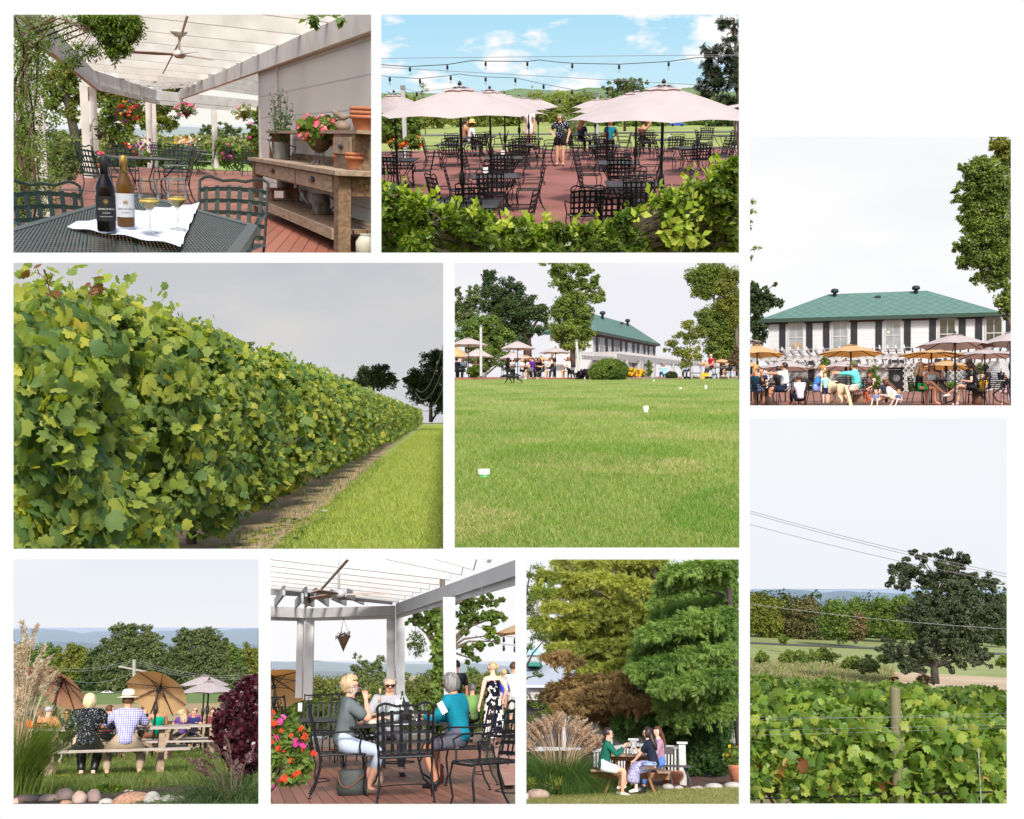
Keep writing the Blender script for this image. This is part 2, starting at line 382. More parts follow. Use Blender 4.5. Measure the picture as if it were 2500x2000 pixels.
 # ---------------------------------------------------------------- clipping each place to its own opening
def world_of(o,W):
 return W@Matrix.LocRotScale(o.location,o.rotation_euler,o.scale)
def clip_mesh(o,W,pl):
 """cut a mesh where it crosses the edge of its place; False when nothing is left"""
 me=o.data;n=len(me.vertices)
 if n==0:return False
 co=np.empty(n*3,np.float32);me.vertices.foreach_get('co',co);co=co.reshape(-1,3).astype(float)
 m=np.array(W);wv=co@m[:3,:3].T+m[:3,3]
 dd=wv@pl.planes.T;ins=dd>=0
 if ins.all():return True
 if(~ins).all(axis=0).any():return False
 if me.users>1:me=me.copy();o.data=me
 nf=len(me.polygons)
 if nf>4000:  # large leaf meshes: keep whole faces as they are, cut only those that cross
  tot=np.empty(nf,np.int32);me.polygons.foreach_get('loop_total',tot);k=int(tot[0])
  if(tot==k).all():
   F=np.empty(nf*k,np.int32);me.loops.foreach_get('vertex_index',F);F=F.reshape(-1,k)
   a=ins[F];full=a.all(axis=(1,2));out=(~a).all(axis=1).any(axis=1);X=F[~full&~out];Fi=F[full]
   used,inv=np.unique(X,return_inverse=True);tm=npmesh('t',co[used],inv.reshape(-1,k)) if len(X) else None
   vs,fs=[],[]
   if tm:
    bm=bmesh.new();bm.from_mesh(tm);D.meshes.remove(tm);_cut(bm,W,pl);bm.verts.index_update()
    vs=[v.co[:] for v in bm.verts];fs=[[v.index for v in f.verts] for f in bm.faces];bm.free()
   ui,ii=np.unique(Fi,return_inverse=True) if len(Fi) else(np.zeros(0,int),np.zeros(0,int));nv=len(ui)
   V=np.concatenate([co[ui].reshape(-1,3),np.array(vs,float).reshape(-1,3)]);ls=np.array([len(f) for f in fs],np.int32)
   loops=np.concatenate([ii.ravel(),np.array([i for f in fs for i in f],int)+nv]).astype(np.int32);totals=np.concatenate([np.full(len(Fi),k,np.int32),ls]).astype(np.int32)
   if not len(totals):return False
   mats_=list(me.materials);nm=D.meshes.new(me.name);nm.vertices.add(len(V));nm.vertices.foreach_set('co',V.astype(np.float32).ravel())
   nm.loops.add(len(loops));nm.loops.foreach_set('vertex_index',loops);nm.polygons.add(len(totals));nm.polygons.foreach_set('loop_start',np.concatenate([[0],np.cumsum(totals)[:-1]]).astype(np.int32))
   nm.update(calc_edges=True)
   for q in mats_:nm.materials.append(q)
   o.data=nm;return True
 bm=bmesh.new();bm.from_mesh(me);bm.verts.ensure_lookup_table();bm.faces.ensure_lookup_table()
 kill=[]
 for f in bm.faces:
  a=ins[[v.index for v in f.verts]]
  if not a.all() and(~a).all(axis=0).any():kill.append(f)
 bmesh.ops.delete(bm,geom=kill,context='FACES');_cut(bm,W,pl)
 ok=len(bm.faces)>0
 bm.to_mesh(me);bm.free();return ok
def _cut(bm,W,pl):
 Wi=W.to_3x3().transposed();t=W.to_translation()
 for i in range(4):
  nw=Vector(pl.planes[i]);nl=Wi@nw;c=nw.dot(t);L2=nl.length_squared
  pco=-nl*(c/L2);nl=nl.normalized()
  fs=[f for f in bm.faces if any((v.co-pco).dot(nl)<0 for v in f.verts)]
  if not fs:continue
  es=list({e for f in fs for e in f.edges});vs=list({v for f in fs for v in f.verts})
  bmesh.ops.bisect_plane(bm,geom=vs+es+fs,dist=1e-7,plane_co=pco,plane_no=-nl,clear_outer=True)
def finish():
 par={}
 for o in D.objects:
  if o.parent:par.setdefault(o.parent.name,[]).append(o)
 dead=[]
 def walk(o,W,pl):
  keep=False
  for c in par.get(o.name,[]):keep|=walk(c,world_of(c,W),pl)
  mine=clip_mesh(o,W,pl) if o.type=='MESH' else False
  if o.type=='MESH' and not mine:
   if keep:o.data=D.meshes.new(o.data.name)
  if not(keep or mine):dead.append(o)
  return keep or mine
 for o,pl in REG:
  W0=world_of(o,Matrix.Identity(4))
  if pl is None:continue
  W=pl.M@W0;walk(o,W,pl)
  o.rotation_mode='QUATERNION';o.matrix_basis=W
 for o in dead:D.objects.remove(o,do_unlink=True)
 # ---------------------------------------------------------------- common materials
def C(r,g,b,name=None,**k):
 return mat(name or 'cloth_%d_%d_%d'%(r,g,b),srgb(r,g,b),rough=k.pop('rough',.85),var=k.pop('var',.08),spec=.15,**k)
BLACK_IRON=mat('black_iron',(.007,.007,.008),rough=.5,var=.3,scale=20,spec=.25)
GREEN_IRON=mat('dark_green_iron',(.012,.024,.02),rough=.4,var=.3,scale=20,spec=.5)
WHITE_PAINT=mat('white_paint',(.45,.447,.44),rough=.55,var=.06,scale=3,c2=None,bump=.05)
WOOD=mat('weathered_wood',(.20,.135,.085),rough=.75,c2=(.34,.25,.17),scale=3,stretch=(1,8,8),bump=.15)
WOOD_TOP=mat('greyed_wood',(.27,.22,.18),rough=.75,c2=(.42,.37,.32),scale=3,stretch=(1,8,8),bump=.15)
BARK=mat('bark',(.07,.05,.035),c2=(.17,.13,.10),rough=.95,scale=9,stretch=(1,1,.25),bump=.5)
SKIN=mat('skin',srgb(214,160,132),rough=.5,var=.06,scale=8,spec=.3)
SKIN_TAN=mat('tanned_skin',srgb(196,138,106),rough=.5,var=.06,scale=8,spec=.3)
SKIN_PALE=mat('pale_skin',srgb(232,186,164),rough=.5,var=.06,scale=8,spec=.3)
DARK=mat('near_black',(.01,.01,.011),rough=.4,var=.1)
LIP=mat('lip',srgb(176,88,84),rough=.5)
HAIR={'blond':mat('blond_hair',srgb(146,120,86),c2=srgb(200,176,136),rough=.5,scale=30,stretch=(1,1,.15)),'white':mat('white_hair',srgb(150,146,142),c2=srgb(196,192,188),rough=.5,scale=30,stretch=(1,1,.15)),'grey':mat('grey_hair',srgb(80,78,76),c2=srgb(140,136,132),rough=.5,scale=40,stretch=(1,1,.15)),'brown':mat('brown_hair',srgb(62,38,26),c2=srgb(104,68,46),rough=.5,scale=30,stretch=(1,1,.15)),'dark':mat('dark_hair',srgb(26,20,20),c2=srgb(58,42,38),rough=.45,scale=30,stretch=(1,1,.15)),'auburn':mat('auburn_hair',srgb(112,58,34),c2=srgb(172,104,62),rough=.5,scale=30,stretch=(1,1,.15)),'platinum':mat('platinum_hair',srgb(184,156,104),c2=srgb(226,208,168),rough=.5,scale=30,stretch=(1,1,.15)),'golden':mat('golden_hair',srgb(150,98,48),c2=srgb(200,150,84),rough=.5,scale=30,stretch=(1,1,.15))}
GLASS=glassmat()
# ---------------------------------------------------------------- people
def skin(chains,sub=1):
 """one continuous surface grown round joint chains: [[(point, radius), ...], ...]; equal points are one joint"""
 pts,rad,idx,ed=[],[],{},set()
 for ch in chains:
  pv=None
  for p,r in ch:
   k=tuple(round(x,4) for x in p)
   if k not in idx:idx[k]=len(pts);pts.append(p);rad.append(r)
   if pv is not None and pv!=idx[k]:ed.add((min(pv,idx[k]),max(pv,idx[k])))
   pv=idx[k]
 me=D.meshes.new('t');me.from_pydata([tuple(p) for p in pts],list(ed),[])
 o=D.objects.new('t',me);TMP.collection.objects.link(o)
 o.modifiers.new('s','SKIN')
 if sub:
  s=o.modifiers.new('u','SUBSURF');s.levels=s.render_levels=sub
 for i,sv in enumerate(me.skin_vertices[0].data):
  r=rad[i];sv.radius=r if isinstance(r,tuple) else(r,r);sv.use_root=(i==0)
 out=_evaluated(o);out.materials.clear()
 D.objects.remove(o);D.meshes.remove(me)
 out.polygons.foreach_set('use_smooth',[True]*len(out.polygons));return out
TMP=D.scenes.new('workshop')  # a scratch scene where modifiers and letters become meshes; removed at the end
def _evaluated(o):
 vl=TMP.view_layers[0];vl.update();return D.meshes.new_from_object(o.evaluated_get(vl.depsgraph))
def ik(a,b,l1,l2,pole):
 a,b,pole=Vector(a),Vector(b),Vector(pole);d=b-a;L=d.length
 if L>(l1+l2)*.999:b=a+d*((l1+l2)*.999/L);d=b-a;L=d.length
 x=(l1*l1-l2*l2+L*L)/(2*L);h=math.sqrt(max(l1*l1-x*x,1e-6));u=d/L
 q=pole-u*pole.dot(u);q.normalize();return a+u*x+q*h,b
def person(label,loc,rz,H=1.7,seat=None,lean=0.0,hands=None,feet=None,look=(0,0),skinm=None,hair=('short','brown'),shirt=None,sleeve=.55,legs=None,leglen=1.0,shoe=None,build=1.0,face=True,shades=False,hat=None,skirt=None,elbows=None,knees=None,group=None,glasses=False,scale=1.0,bend=0.0,neckline=True):
 """body frame: facing +y, own right hand towards +x.  seat: height of the seat or None when standing."""
 s=H/1.7;rng=np.random.default_rng(len(label)*7)
 t=thing('person',label,'person',loc,rz,group,scale)
 skm=skinm or SKIN;V=Vector
 pz=.95*s if seat is None else seat+.10*s
 pel=V((0,0,pz));a=R(lean);dr=V((0,math.sin(a),math.cos(a)));a2=R(lean+bend);dr2=V((0,math.sin(a2),math.cos(a2)))
 waist=pel+dr*.17*s;chest=waist+dr2*.17*s;neck=chest+dr2*.155*s
 a3=R(lean*.5+bend*.5);dh=V((0,math.sin(a3),math.cos(a3)))
 hb=neck+dh*.058*s;yaw,tilt=R(look[0]),R(look[1])
 f=V((-math.sin(yaw)*math.cos(tilt),math.cos(yaw)*math.cos(tilt),math.sin(tilt)))  # where the face points
 side=V((0,0,1)).cross(f).normalized()*-1;up=side.cross(f).normalized()
 if up.z<0:up=-up
 hc=hb+up*.088*s+f*.012*s
 b=build
 sw=.175*s*(1+.35*(b-1))
 sh=[neck-dr2*.055*s+V((x*sw,0,0)) for x in(1,-1)]
 hip=[pel+V((x*.09*s*b,0,-.02*s)) for x in(1,-1)]
 if hands is None:
  hands=[(x*.23*s*b,.06,.86*s) for x in(1,-1)] if seat is None else[(x*.13*s,.36*s,seat+.2*s) for x in(1,-1)]
 if feet is None:
  feet=[(x*.10*s,.02,.075*s) for x in(1,-1)] if seat is None else[(x*.13*s,.42*s,.075*s) for x in(1,-1)]
 pole=elbows or[(.5,-.7,-.6),(-.5,-.7,-.6)]
 kp=knees or([(.1,1,.1),(-.1,1,.1)] if seat is None else[(.12,.8,.9),(-.12,.8,.9)])
 tk=.84 if shirt is not None else 1.0
 body=[[(pel,.098*s*b*tk),(waist,.094*s*b*tk),(chest,.112*s*b*tk),(neck-dr2*.02*s,.062*s),(hb,.052*s),(hb+up*.05*s+f*.015*s,.066*s),(hc+up*.02*s,.086*s),(hc+up*.085*s-f*.01*s,.062*s)]]
 body.append([(hb+up*.05*s+f*.015*s,.066*s),(hb+up*.035*s+f*.07*s,.026*s)])  # chin
 body.append([(hc+up*.02*s,.086*s),(hc+f*.075*s-up*.005*s,.03*s),(hc+f*.105*s-up*.02*s,.013*s)])  # nose
 for k in(1,-1):body.append([(hc+up*.02*s,.086*s),(hc+side*k*.085*s-up*.01*s-f*.01*s,.016*s)])  # ears
 arm,leg=[],[]
 for i,x in enumerate((1,-1)):
  el,wr=ik(sh[i],hands[i],.285*s,.255*s,pole[i]);arm.append((sh[i],el,wr))
  d=(wr-el).normalized();pc=d.cross(V((0,0,1)));pc=(pc if pc.length>.1 else d.cross(V((0,1,0)))).normalized()*x
  palm=wr+d*.075*s
  body.append([(chest,.112*s*b*tk),(sh[i],.056*s*b*(tk if sleeve>0 else 1)),(sh[i].lerp(el,.5),.046*s*b*(.93 if sleeve>0 and shirt is not None else 1)),(el,.038*s*b),(el.lerp(wr,.35),.037*s*b),(wr,.025*s),(palm,.030*s)])
  dn=(d*.8+pc.cross(d)*-.35*x).normalized()
  for j in range(4):
   o_=pc*(.027-.018*j)*s;L=(.062,.072,.068,.052)[j]*s
   body.append([(palm,.030*s),(palm+o_+d*.03*s,.0095*s),(palm+o_+d*.03*s+dn*L*.55,.0085*s),(palm+o_+d*.03*s+dn*L*.55+(dn+pc.cross(d)*-.6*x).normalized()*L*.45,.007*s)])
  body.append([(palm,.030*s),(palm-d*.03*s+pc*.042*s,.011*s),(palm+d*.015*s+pc*.058*s,.009*s)])
  kn,an=ik(hip[i],feet[i],.425*s,.415*s,kp[i]);leg.append((hip[i],kn,an))
  ft=V((an.x-hip[i].x*.2,0,0));td=V((x*.2,1,-.15)) if seat is None or True else V((0,1,0))
  td=td.normalized()
  body.append([(pel,.098*s*b*tk),(hip[i],.08*s*b*tk),(hip[i].lerp(kn,.5),.072*s*b),(kn,.056*s*b),(kn.lerp(an,.3),.055*s*b),(an,.034*s),(an+td*.07*s-V((0,0,.03*s)),.034*s),(an+td*.15*s-V((0,0,.045*s)),.026*s)])
 bd=part('body',skin(body,2 if H>1.3 and face else 1),skm,t)
 if face:
  for k in(1,-1):
   part('eye',MB().ball(hc+f*.088*s+side*k*.033*s+up*.012*s,.0115*s,8,6),DARK,t,True)
  part('mouth',MB().ball(hc+f*.088*s-up*.058*s,(.022*s,.012*s,.006*s),8,5,Matrix((side,f,up)).transposed()),LIP,t,True)
 if shades or glasses:
  mb=MB();rot=Matrix((side,f,up)).transposed()
  for k in(1,-1):
   mb.ball(hc+f*.098*s+side*k*.035*s+up*.012*s,(.032*s,.008*s,.022*s),10,6,rot);mb.tube([hc+f*.095*s+side*k*.066*s+up*.015*s,hc+side*k*.09*s+up*.015*s],.004*s,5)
  mb.tube([hc+f*.1*s+side*.02*s+up*.014*s,hc+f*.1*s-side*.02*s+up*.014*s],.004*s,5)
  part('sunglasses' if shades else 'glasses',mb,DARK if shades else mat('spectacle_frame',(.05,.04,.04),rough=.3),t,True)
  # hair
 st,hcname=hair;hm=HAIR[hcname] if isinstance(hcname,str) else hcname
 if st!='bald':
  rot=Matrix((side,f,up)).transposed();vol={'short':1.0,'curly':1.13,'bob':1.1,'long':1.06,'pony':1.03,'bun':1.03,'fringe':.98}[st]
  n,m=22,14;vs,fs=[],[];R0=V((.094,.108,.105))*s*vol;cen=hc+up*.028*s-f*.012*s
  low={'short':-.45,'curly':-.75,'bob':-1.1,'long':-1.0,'pony':-.5,'bun':-.5,'fringe':-.5}[st]
  for i in range(m+1):
   th=math.pi*i/m
   for j in range(n):
    ph=2*math.pi*j/n;v=V((math.sin(th)*math.cos(ph),math.sin(th)*math.sin(ph),math.cos(th)))
    k=1+.05*math.sin(5*ph+3*th)*math.sin(th)+(.05*rng.normal() if st=='curly' else .018*rng.normal())
    k*=1-.15*max(0,v.y)*max(0,1-abs(v.z-.2)*1.3)
    q=V((v.x*R0.x,v.y*R0.y,v.z*R0.z))*k
    if v.z<0 and st in('bob','long'):q.z*=1.35;q.x*=1.08
    vs.append(q)
  for i in range(m):
   for j in range(n):
    ids=(i*n+j,(i+1)*n+j,(i+1)*n+(j+1)%n,i*n+(j+1)%n);c=sum((vs[q] for q in ids),V())/4;c=V((c.x/R0.x,c.y/R0.y,c.z/R0.z))
    front=.42 if st in('bob','long') else .25
    if st=='fringe' and c.z>.45:continue
    if c.y>front and c.z<.42:continue
    if c.z<low or(c.y>-.1 and c.z<-.55 and st in('short','pony','bun')):continue
    fs.append(ids)
  hmb=MB().add([rot@v+cen for v in vs],fs);h=part('hair',hmb,hm,t,True)
  bk=-f
  if st=='long':
   for k in(-1,0,1):part('lock',skin([[(cen+bk*.05*s+side*k*.05*s,.05*s),(cen+bk*.09*s+side*k*.065*s-up*.14*s,.055*s),(neck-dr2*.08*s+bk*.12*s+side*k*.07*s,.05*s),(neck-dr2*(.20-.03*abs(k))*s+bk*.13*s+side*k*.06*s,.022*s)]]),hm,h)
  if st=='pony':
   part('ponytail',skin([[(cen+bk*.09*s+up*.05*s,.03*s),(cen+bk*.15*s+up*.03*s,.04*s),(cen+bk*.17*s-up*.12*s,.045*s),(cen+bk*.15*s-up*.28*s,.02*s)]]),hm,h)
  if st=='bun':
   part('bun',MB().ball(cen+bk*.115*s+up*.0*s,.045*s,10,7),hm,h,True)
 e=.013*s
 if shirt is not None:
  ch=[[(pel-dr*.07*s,.126*s*b+e),(pel+dr*.05*s,.112*s*b+e),(waist,.104*s*b+e),(chest,.118*s*b+e),(neck-dr2*(.02 if neckline else .0)*s,.080*s+e*.6)]]
  for i in(0,1):
   q,el,wr=arm[i];c2=[(chest,.118*s*b+e)]
   if sleeve>0:
    c2.append((q,.068*s*b+e));
    if sleeve<=1:c2.append((q.lerp(el,min(sleeve,1)*.6),.056*s*b+e));c2.append((q.lerp(el,min(sleeve,1)),.054*s*b+e))
    else:
     c2+=[(q.lerp(el,.5),.049*s*b+e),(el,.041*s*b+e)];c2.append((el.lerp(wr,sleeve-1),.03*s+e))
   else:c2.append((q-V((q.x*.25,0,0)),.05*s*b+e))
   ch.append(c2)
  part('shirt',skin(ch),shirt,t)
 if legs is not None:
  ch=[[(waist+dr*.02*s,.092*s*b+e*.4),(pel,.108*s*b+e*.6)]]
  for i in(0,1):
   q,kn,an=leg[i];c2=[(pel,.108*s*b+e*.6),(q,.09*s*b+e*.6)]
   if leglen<=.5:c2.append((q.lerp(kn,leglen*2),(.083 if leglen>.25 else .088)*s*b+e))
   else:
    c2+=[(q.lerp(kn,.5),.079*s*b+e),(kn,.061*s*b+e)];c2.append((kn.lerp(an,(leglen-.5)*2*.96),.05*s+e))
   ch.append(c2)
  part('trousers' if leglen>.5 else 'shorts',skin(ch),legs,t)
 if skirt is not None:
  m_,ln=skirt
  if seat is None:
   prof=[(.13*s*b,pz+.1*s),(.17*s*b,pz-.05*s),(.20*s*b,pz-ln*.4),(.24*s*b,pz-ln)]
   mb=MB();n=20;vs=[((r*(1+.06*math.sin(5*2*math.pi*j/n)*(i/3)))*math.cos(2*math.pi*j/n),.8*r*math.sin(2*math.pi*j/n),z) for i,(r,z) in enumerate(prof) for j in range(n)]
   part('skirt',mb.add(vs,[(i*n+j,i*n+(j+1)%n,(i+1)*n+(j+1)%n,(i+1)*n+j) for i in range(3) for j in range(n)]),m_,t,True)
  else:
   km=(leg[0][1]+leg[1][1])/2;am=(leg[0][2]+leg[1][2])/2;h0=(hip[0]+hip[1])/2
   ch=[[(waist,.095*s*b+e*.5),(pel,.115*s*b+e),(h0.lerp(km,.5),.15*s+e),(km,.14*s+e)]]
   if ln>.5:ch[0]+=[(km.lerp(am,.45)+V((0,-.02,0)),.15*s),(km.lerp(am,.88)+V((0,-.03,0)),.19*s)]
   part('skirt',skin(ch),m_,t)
 if shoe is not None:
  for i in(0,1):
   an=leg[i][2];td=V(((1,-1)[i]*.2,1,-.15)).normalized()
   part('shoe',skin([[(an-td*.045*s-V((0,0,.035*s)),.036*s),(an+td*.05*s-V((0,0,.035*s)),.042*s),(an+td*.17*s-V((0,0,.045*s)),.032*s)]]),shoe,t)
 if hat:
  kind,hm2=hat;rot=Matrix((side,f,up)).transposed();c0=hc+up*.075*s
  if kind=='brim':
   mb=MB().lathe([(.175*s,.005*s),(.185*s,-.005*s),(.11*s,.012*s),(.105*s,.05*s),(.095*s,.11*s),(.06*s,.135*s),(.0,.125*s)],22,c0,1.1,rot,cap=False)
   ht=part('hat',mb,hm2,t,True);part('band',MB().lathe([(.111*s,.014*s),(.109*s,.04*s)],22,c0,1.1,rot,cap=False),mat('hat_band',srgb(150,140,120)),ht,True)
  elif kind=='cap':
   mb=MB().lathe([(.102*s,-.03*s),(.102*s,.01*s),(.085*s,.06*s),(.05*s,.085*s),(0,.09*s)],18,c0-f*.01*s,1.12,rot,cap=False)
   ht=part('cap',mb,hm2,t,True);part('peak',MB().ball(c0+f*.14*s-up*.02*s,(.075*s,.075*s,.01*s),12,6,rot),hm2,ht,True)
  elif kind=='bow':
   mb=MB()
   for k in(1,-1):mb.ball(c0+up*.06*s+side*k*.05*s,(.055*s,.03*s,.045*s),8,6,rot)
   part('hair_bow',mb,hm2,t,True)
 return t
 # ---------------------------------------------------------------- furniture
def lattice_chair(label,iron=None,arms=True):
 """iron patio chair: woven strap seat and back, curved top rail; the sitter faces +y"""
 iron=iron or BLACK_IRON
 t=thing('patio_chair',label,'chair');r=.011
 W,sh,top=.27,.43,.95
 def back(u,v):  # u -1..1 across, v 0..1 up
  return Vector((u*(W-.01+.015*v),-.23-.10*v-.035*(1-u*u),sh+.03+(top-sh-.11)*v+.02*v*(1-u*u)))
 mb=MB()
 for i in range(6):
  u=-1+2*(i+.5)/6
  for k in range(4):mb.beam(back(u,k/4),back(u,(k+1)/4),.036,.004,(0,1,0))
 for k in range(5):
  v=.06+.88*k/4
  for i in range(4):mb.beam(back(-1+i/2,v),back(-1+(i+1)/2,v),.004,.034,(0,0,1))
 part('backrest',mb,iron,t)
 mb=MB()
 seat=lambda u,v:Vector((u*W,-.23+.46*v,sh-.02*(1-u*u)*(1-abs(2*v-1))+.006))
 for i in range(6):
  u=-1+2*(i+.5)/6
  for k in range(3):mb.beam(seat(u,k/3),seat(u,(k+1)/3),.042,.004)
 for k in range(6):
  v=(k+.5)/6
  for i in range(4):mb.beam(seat(-1+i/2,v),seat(-1+(i+1)/2,v),.04,.004)
 part('seat',mb,iron,t)
 mb=MB().tube([(-W,-.23,sh),(-W,.23,sh),(-W*.9,.25,sh-.01),(W*.9,.25,sh-.01),(W,.23,sh),(W,-.23,sh),(-W,-.23,sh)],.012,6)
 part('seat_frame',mb,iron,t)
 b0=lambda x:[(x*W,-.23,sh)]+[(x*(W+.01*v),-.24-.10*v-.01*v*v,sh+(top-sh-.03)*v) for v in(.35,.7,1.0)]
 pts=b0(-1);pts+=[(-.24,-.355,top-.004),(-.20,-.357,top+.004),(-.14,-.36,top-.012),(-.09,-.362,top-.026),(-.04,-.366,top-.02),(0,-.367,top-.016),(.04,-.366,top-.02),(.09,-.362,top-.026),(.14,-.36,top-.012),(.20,-.357,top+.004),(.24,-.355,top-.004)];pts+=b0(1)[::-1]
 part('back_frame',MB().tube(pts,.012,6),iron,t)
 for x in(-1,1):
  part('leg',MB().tube([(x*W,.23,sh),(x*(W+.01),.26,.3),(x*(W-.01),.24,.12),(x*(W+.01),.27,.02)],r,6).lathe([(.02,0),(.02,.012)],8,(x*(W+.01),.27,0)),iron,t)
  part('leg',MB().tube([(x*W,-.23,sh),(x*(W-.01),-.22,.3),(x*W,-.27,.12),(x*(W+.01),-.33,.02)],r,6).lathe([(.02,0),(.02,.012)],8,(x*(W+.01),-.33,0)),iron,t)
  if arms:
   part('armrest',MB().tube([(x*(W+.005),-.29,sh+.24),(x*(W+.03),-.1,sh+.23),(x*(W+.04),.12,sh+.235),(x*(W+.035),.21,sh+.19),(x*(W+.015),.19,sh+.08),(x*W,.2,sh)],.011,6),iron,t)
 part('stretcher',MB().tube([(-W,-.25,.16),(-.12,-.12,.16),(.12,-.12,.16),(W,-.25,.16)],.006,5),iron,t)
 return t
def scroll_chair(label,iron=None):
 """taller iron chair with upright back slats below a row of scrolls"""
 iron=iron or BLACK_IRON
 t=thing('patio_chair',label,'chair');W,sh,top=.28,.43,1.08
 yb=lambda z:-.23-.22*(z-sh)
 mb=MB()
 for i in range(6):
  x=-.22+.44*i/5;mb.beam((x,yb(sh+.03),sh+.03),(x,yb(.92),.92),.034,.005,(0,1,0))
 part('backrest',mb,iron,t)
 mb=MB()
 for i in range(3):
  c=-.17+.17*i;mb.tube([(c+.06*math.cos(a)*(1-.05*k),yb(1.0),.99+.055*math.sin(a)*(1-.05*k)) for k,a in enumerate(np.linspace(-1.5,5.2,14))],.007,5)
 part('scrolls',mb,iron,t)
 mb=MB()
 for i in range(7):y=-.2+.42*i/6;mb.beam((-W,y,sh+.01),(W,y,sh+.01),.04,.004)
 part('seat',mb,iron,t)
 part('seat_frame',MB().tube([(-W,-.23,sh),(-W,.24,sh),(W,.24,sh),(W,-.23,sh),(-W,-.23,sh)],.012,6),iron,t)
 part('back_frame',MB().tube([(-W,-.23,sh),(-W,yb(.95),.95),(-W,yb(top)-.02,top),(-W+.02,yb(1.05),1.055),(W-.02,yb(1.05),1.055),(W,yb(top)-.02,top),(W,yb(.95),.95),(W,-.23,sh)],.012,6).tube([(-W,yb(.92),.92),(W,yb(.92),.92)],.008,5),iron,t)
 for x in(-1,1):
  part('leg',MB().tube([(x*W,.23,sh),(x*(W+.01),.26,.25),(x*(W+.01),.27,.0)],.011,6),iron,t)
  part('leg',MB().tube([(x*W,-.23,sh),(x*W,-.22,.3),(x*(W+.01),-.31,.0)],.011,6),iron,t)
  part('armrest',MB().tube([(x*W,-.27,sh+.22),(x*(W+.03),0,sh+.24),(x*(W+.03),.2,sh+.22),(x*(W+.02),.2,sh+.02)],.014,6),iron,t)
 part('stretcher',MB().tube([(-W,-.25,.16),(0,-.1,.16),(W,-.25,.16)],.006,5),iron,t)
 return t
def slat_chair(label,iron=None):
 """black stacking chair: flat slat back and seat inside one bent tube"""
 iron=iron or BLACK_IRON
 t=thing('patio_chair',label,'chair');W,sh=.25,.44
 mb=MB()
 for k in range(6):z=sh+.08+.055*k;mb.beam((-W+.02,-.21-.12*(z-sh),z),(W-.02,-.21-.12*(z-sh),z),.006,.036,(0,0,1))
 part('backrest',mb,iron,t)
 mb=MB()
 for k in range(7):y=-.19+.4*k/6;mb.beam((-W,y,sh),(W,y,sh),.045,.006)
 part('seat',mb,iron,t)
 part('back_frame',MB().tube([(-W,-.2,sh),(-W,-.24,sh+.3),(-W+.06,-.26,sh+.41),(W-.06,-.26,sh+.41),(W,-.24,sh+.3),(W,-.2,sh)],.014,6),iron,t)
 for x in(-1,1):
  part('leg',MB().tube([(x*W,-.2,sh),(x*(W+.01),-.29,0)],.013,6),iron,t)
  part('leg',MB().tube([(x*(W+.02),.2,sh+.14),(x*(W+.02),.24,0)],.013,6),iron,t)
  part('armrest',MB().tube([(x*(W-.02),-.26,sh+.36),(x*(W+.03),-.1,sh+.24),(x*(W+.03),.12,sh+.22),(x*(W+.02),.2,sh+.14)],.014,6),iron,t)
 return t
MESH_TOP=mat('black_mesh_top',(.012,.013,.015),rough=.5,c2=(.03,.033,.036),scale=60,spec=.3)
def square_table(label,W=.92,Lh=.92,h=.72,mesh=False,base=True,topm=None,iron=None):
 """iron patio table with a mesh top in a flat frame, curved legs"""
 iron=iron or BLACK_IRON;topm=topm or MESH_TOP
 t=thing('patio_table',label,'table');a,b=W/2,Lh/2
 mb=MB()
 if mesh:
  n=46
  for k in range(-n,n+1):
   for sg in(1,-1):
    c=k*(a+b)/n  # lines x + sg*y*(a/b)*.55 = c
    q=.62;pts=[]
    x0,x1=c-sg*q*(-b),c-sg*q*b;p0,p1=Vector((x0,-b,h)),Vector((x1,b,h))
    lo,hi=0.0,1.0;dx=p1.x-p0.x
    for lim,s_ in((a,1),(-a,-1)):
     den=dx*s_
     if abs(den)>1e-9:
      tt=(lim-p0.x)/dx
      if den>0:hi=min(hi,tt)
      else:lo=max(lo,tt)
    if hi>lo+.01:mb.beam(p0.lerp(p1,lo),p0.lerp(p1,hi),.0085,.004)
 else:mb.bb((-a+.02,-b+.02,h-.006),(a-.02,b-.02,h))
 top=part('tabletop',mb,topm,t)
 f=MB()
 for p,q in(((-a,-b),(a,-b)),((a,-b),(a,b)),((a,b),(-a,b)),((-a,b),(-a,-b))):f.beam((*p,h-.008),(*q,h-.008),.035,.024)
 part('rim',f,iron,t)
 for x in(-1,1):
  for y in(-1,1):
   part('leg',MB().tube([(x*a*.82,y*b*.82,h-.02),(x*a*.62,y*b*.62,h-.25),(x*a*.42,y*b*.42,.32),(x*a*.5,y*b*.5,.12),(x*a*.75,y*b*.75,.01)],.013,6),iron,t)
 part('leg_ring',MB().tube([(.2*math.cos(i*math.pi/8),.2*math.sin(i*math.pi/8),.3) for i in range(17)],.008,5),iron,t)
 if base:
  part('umbrella_base',MB().lathe([(.25,0),(.24,.03),(.12,.055),(.05,.09),(.035,.3),(.03,.32)],14),iron,t)
 return t
BLUSH=clothmat('blush_canopy',srgb(190,180,179),.28,srgb(222,172,150));PINK_BACKLIT=clothmat('backlit_pink_canopy',srgb(214,160,130),.4,srgb(236,160,116))  # second cloth: glow of light through pink canvas put into its colour
TAN_CLOTH=clothmat('tan_canopy',srgb(206,174,130),.32,srgb(240,160,80))
POLE=mat('dark_pole',(.018,.016,.015),rough=.35,var=.2)
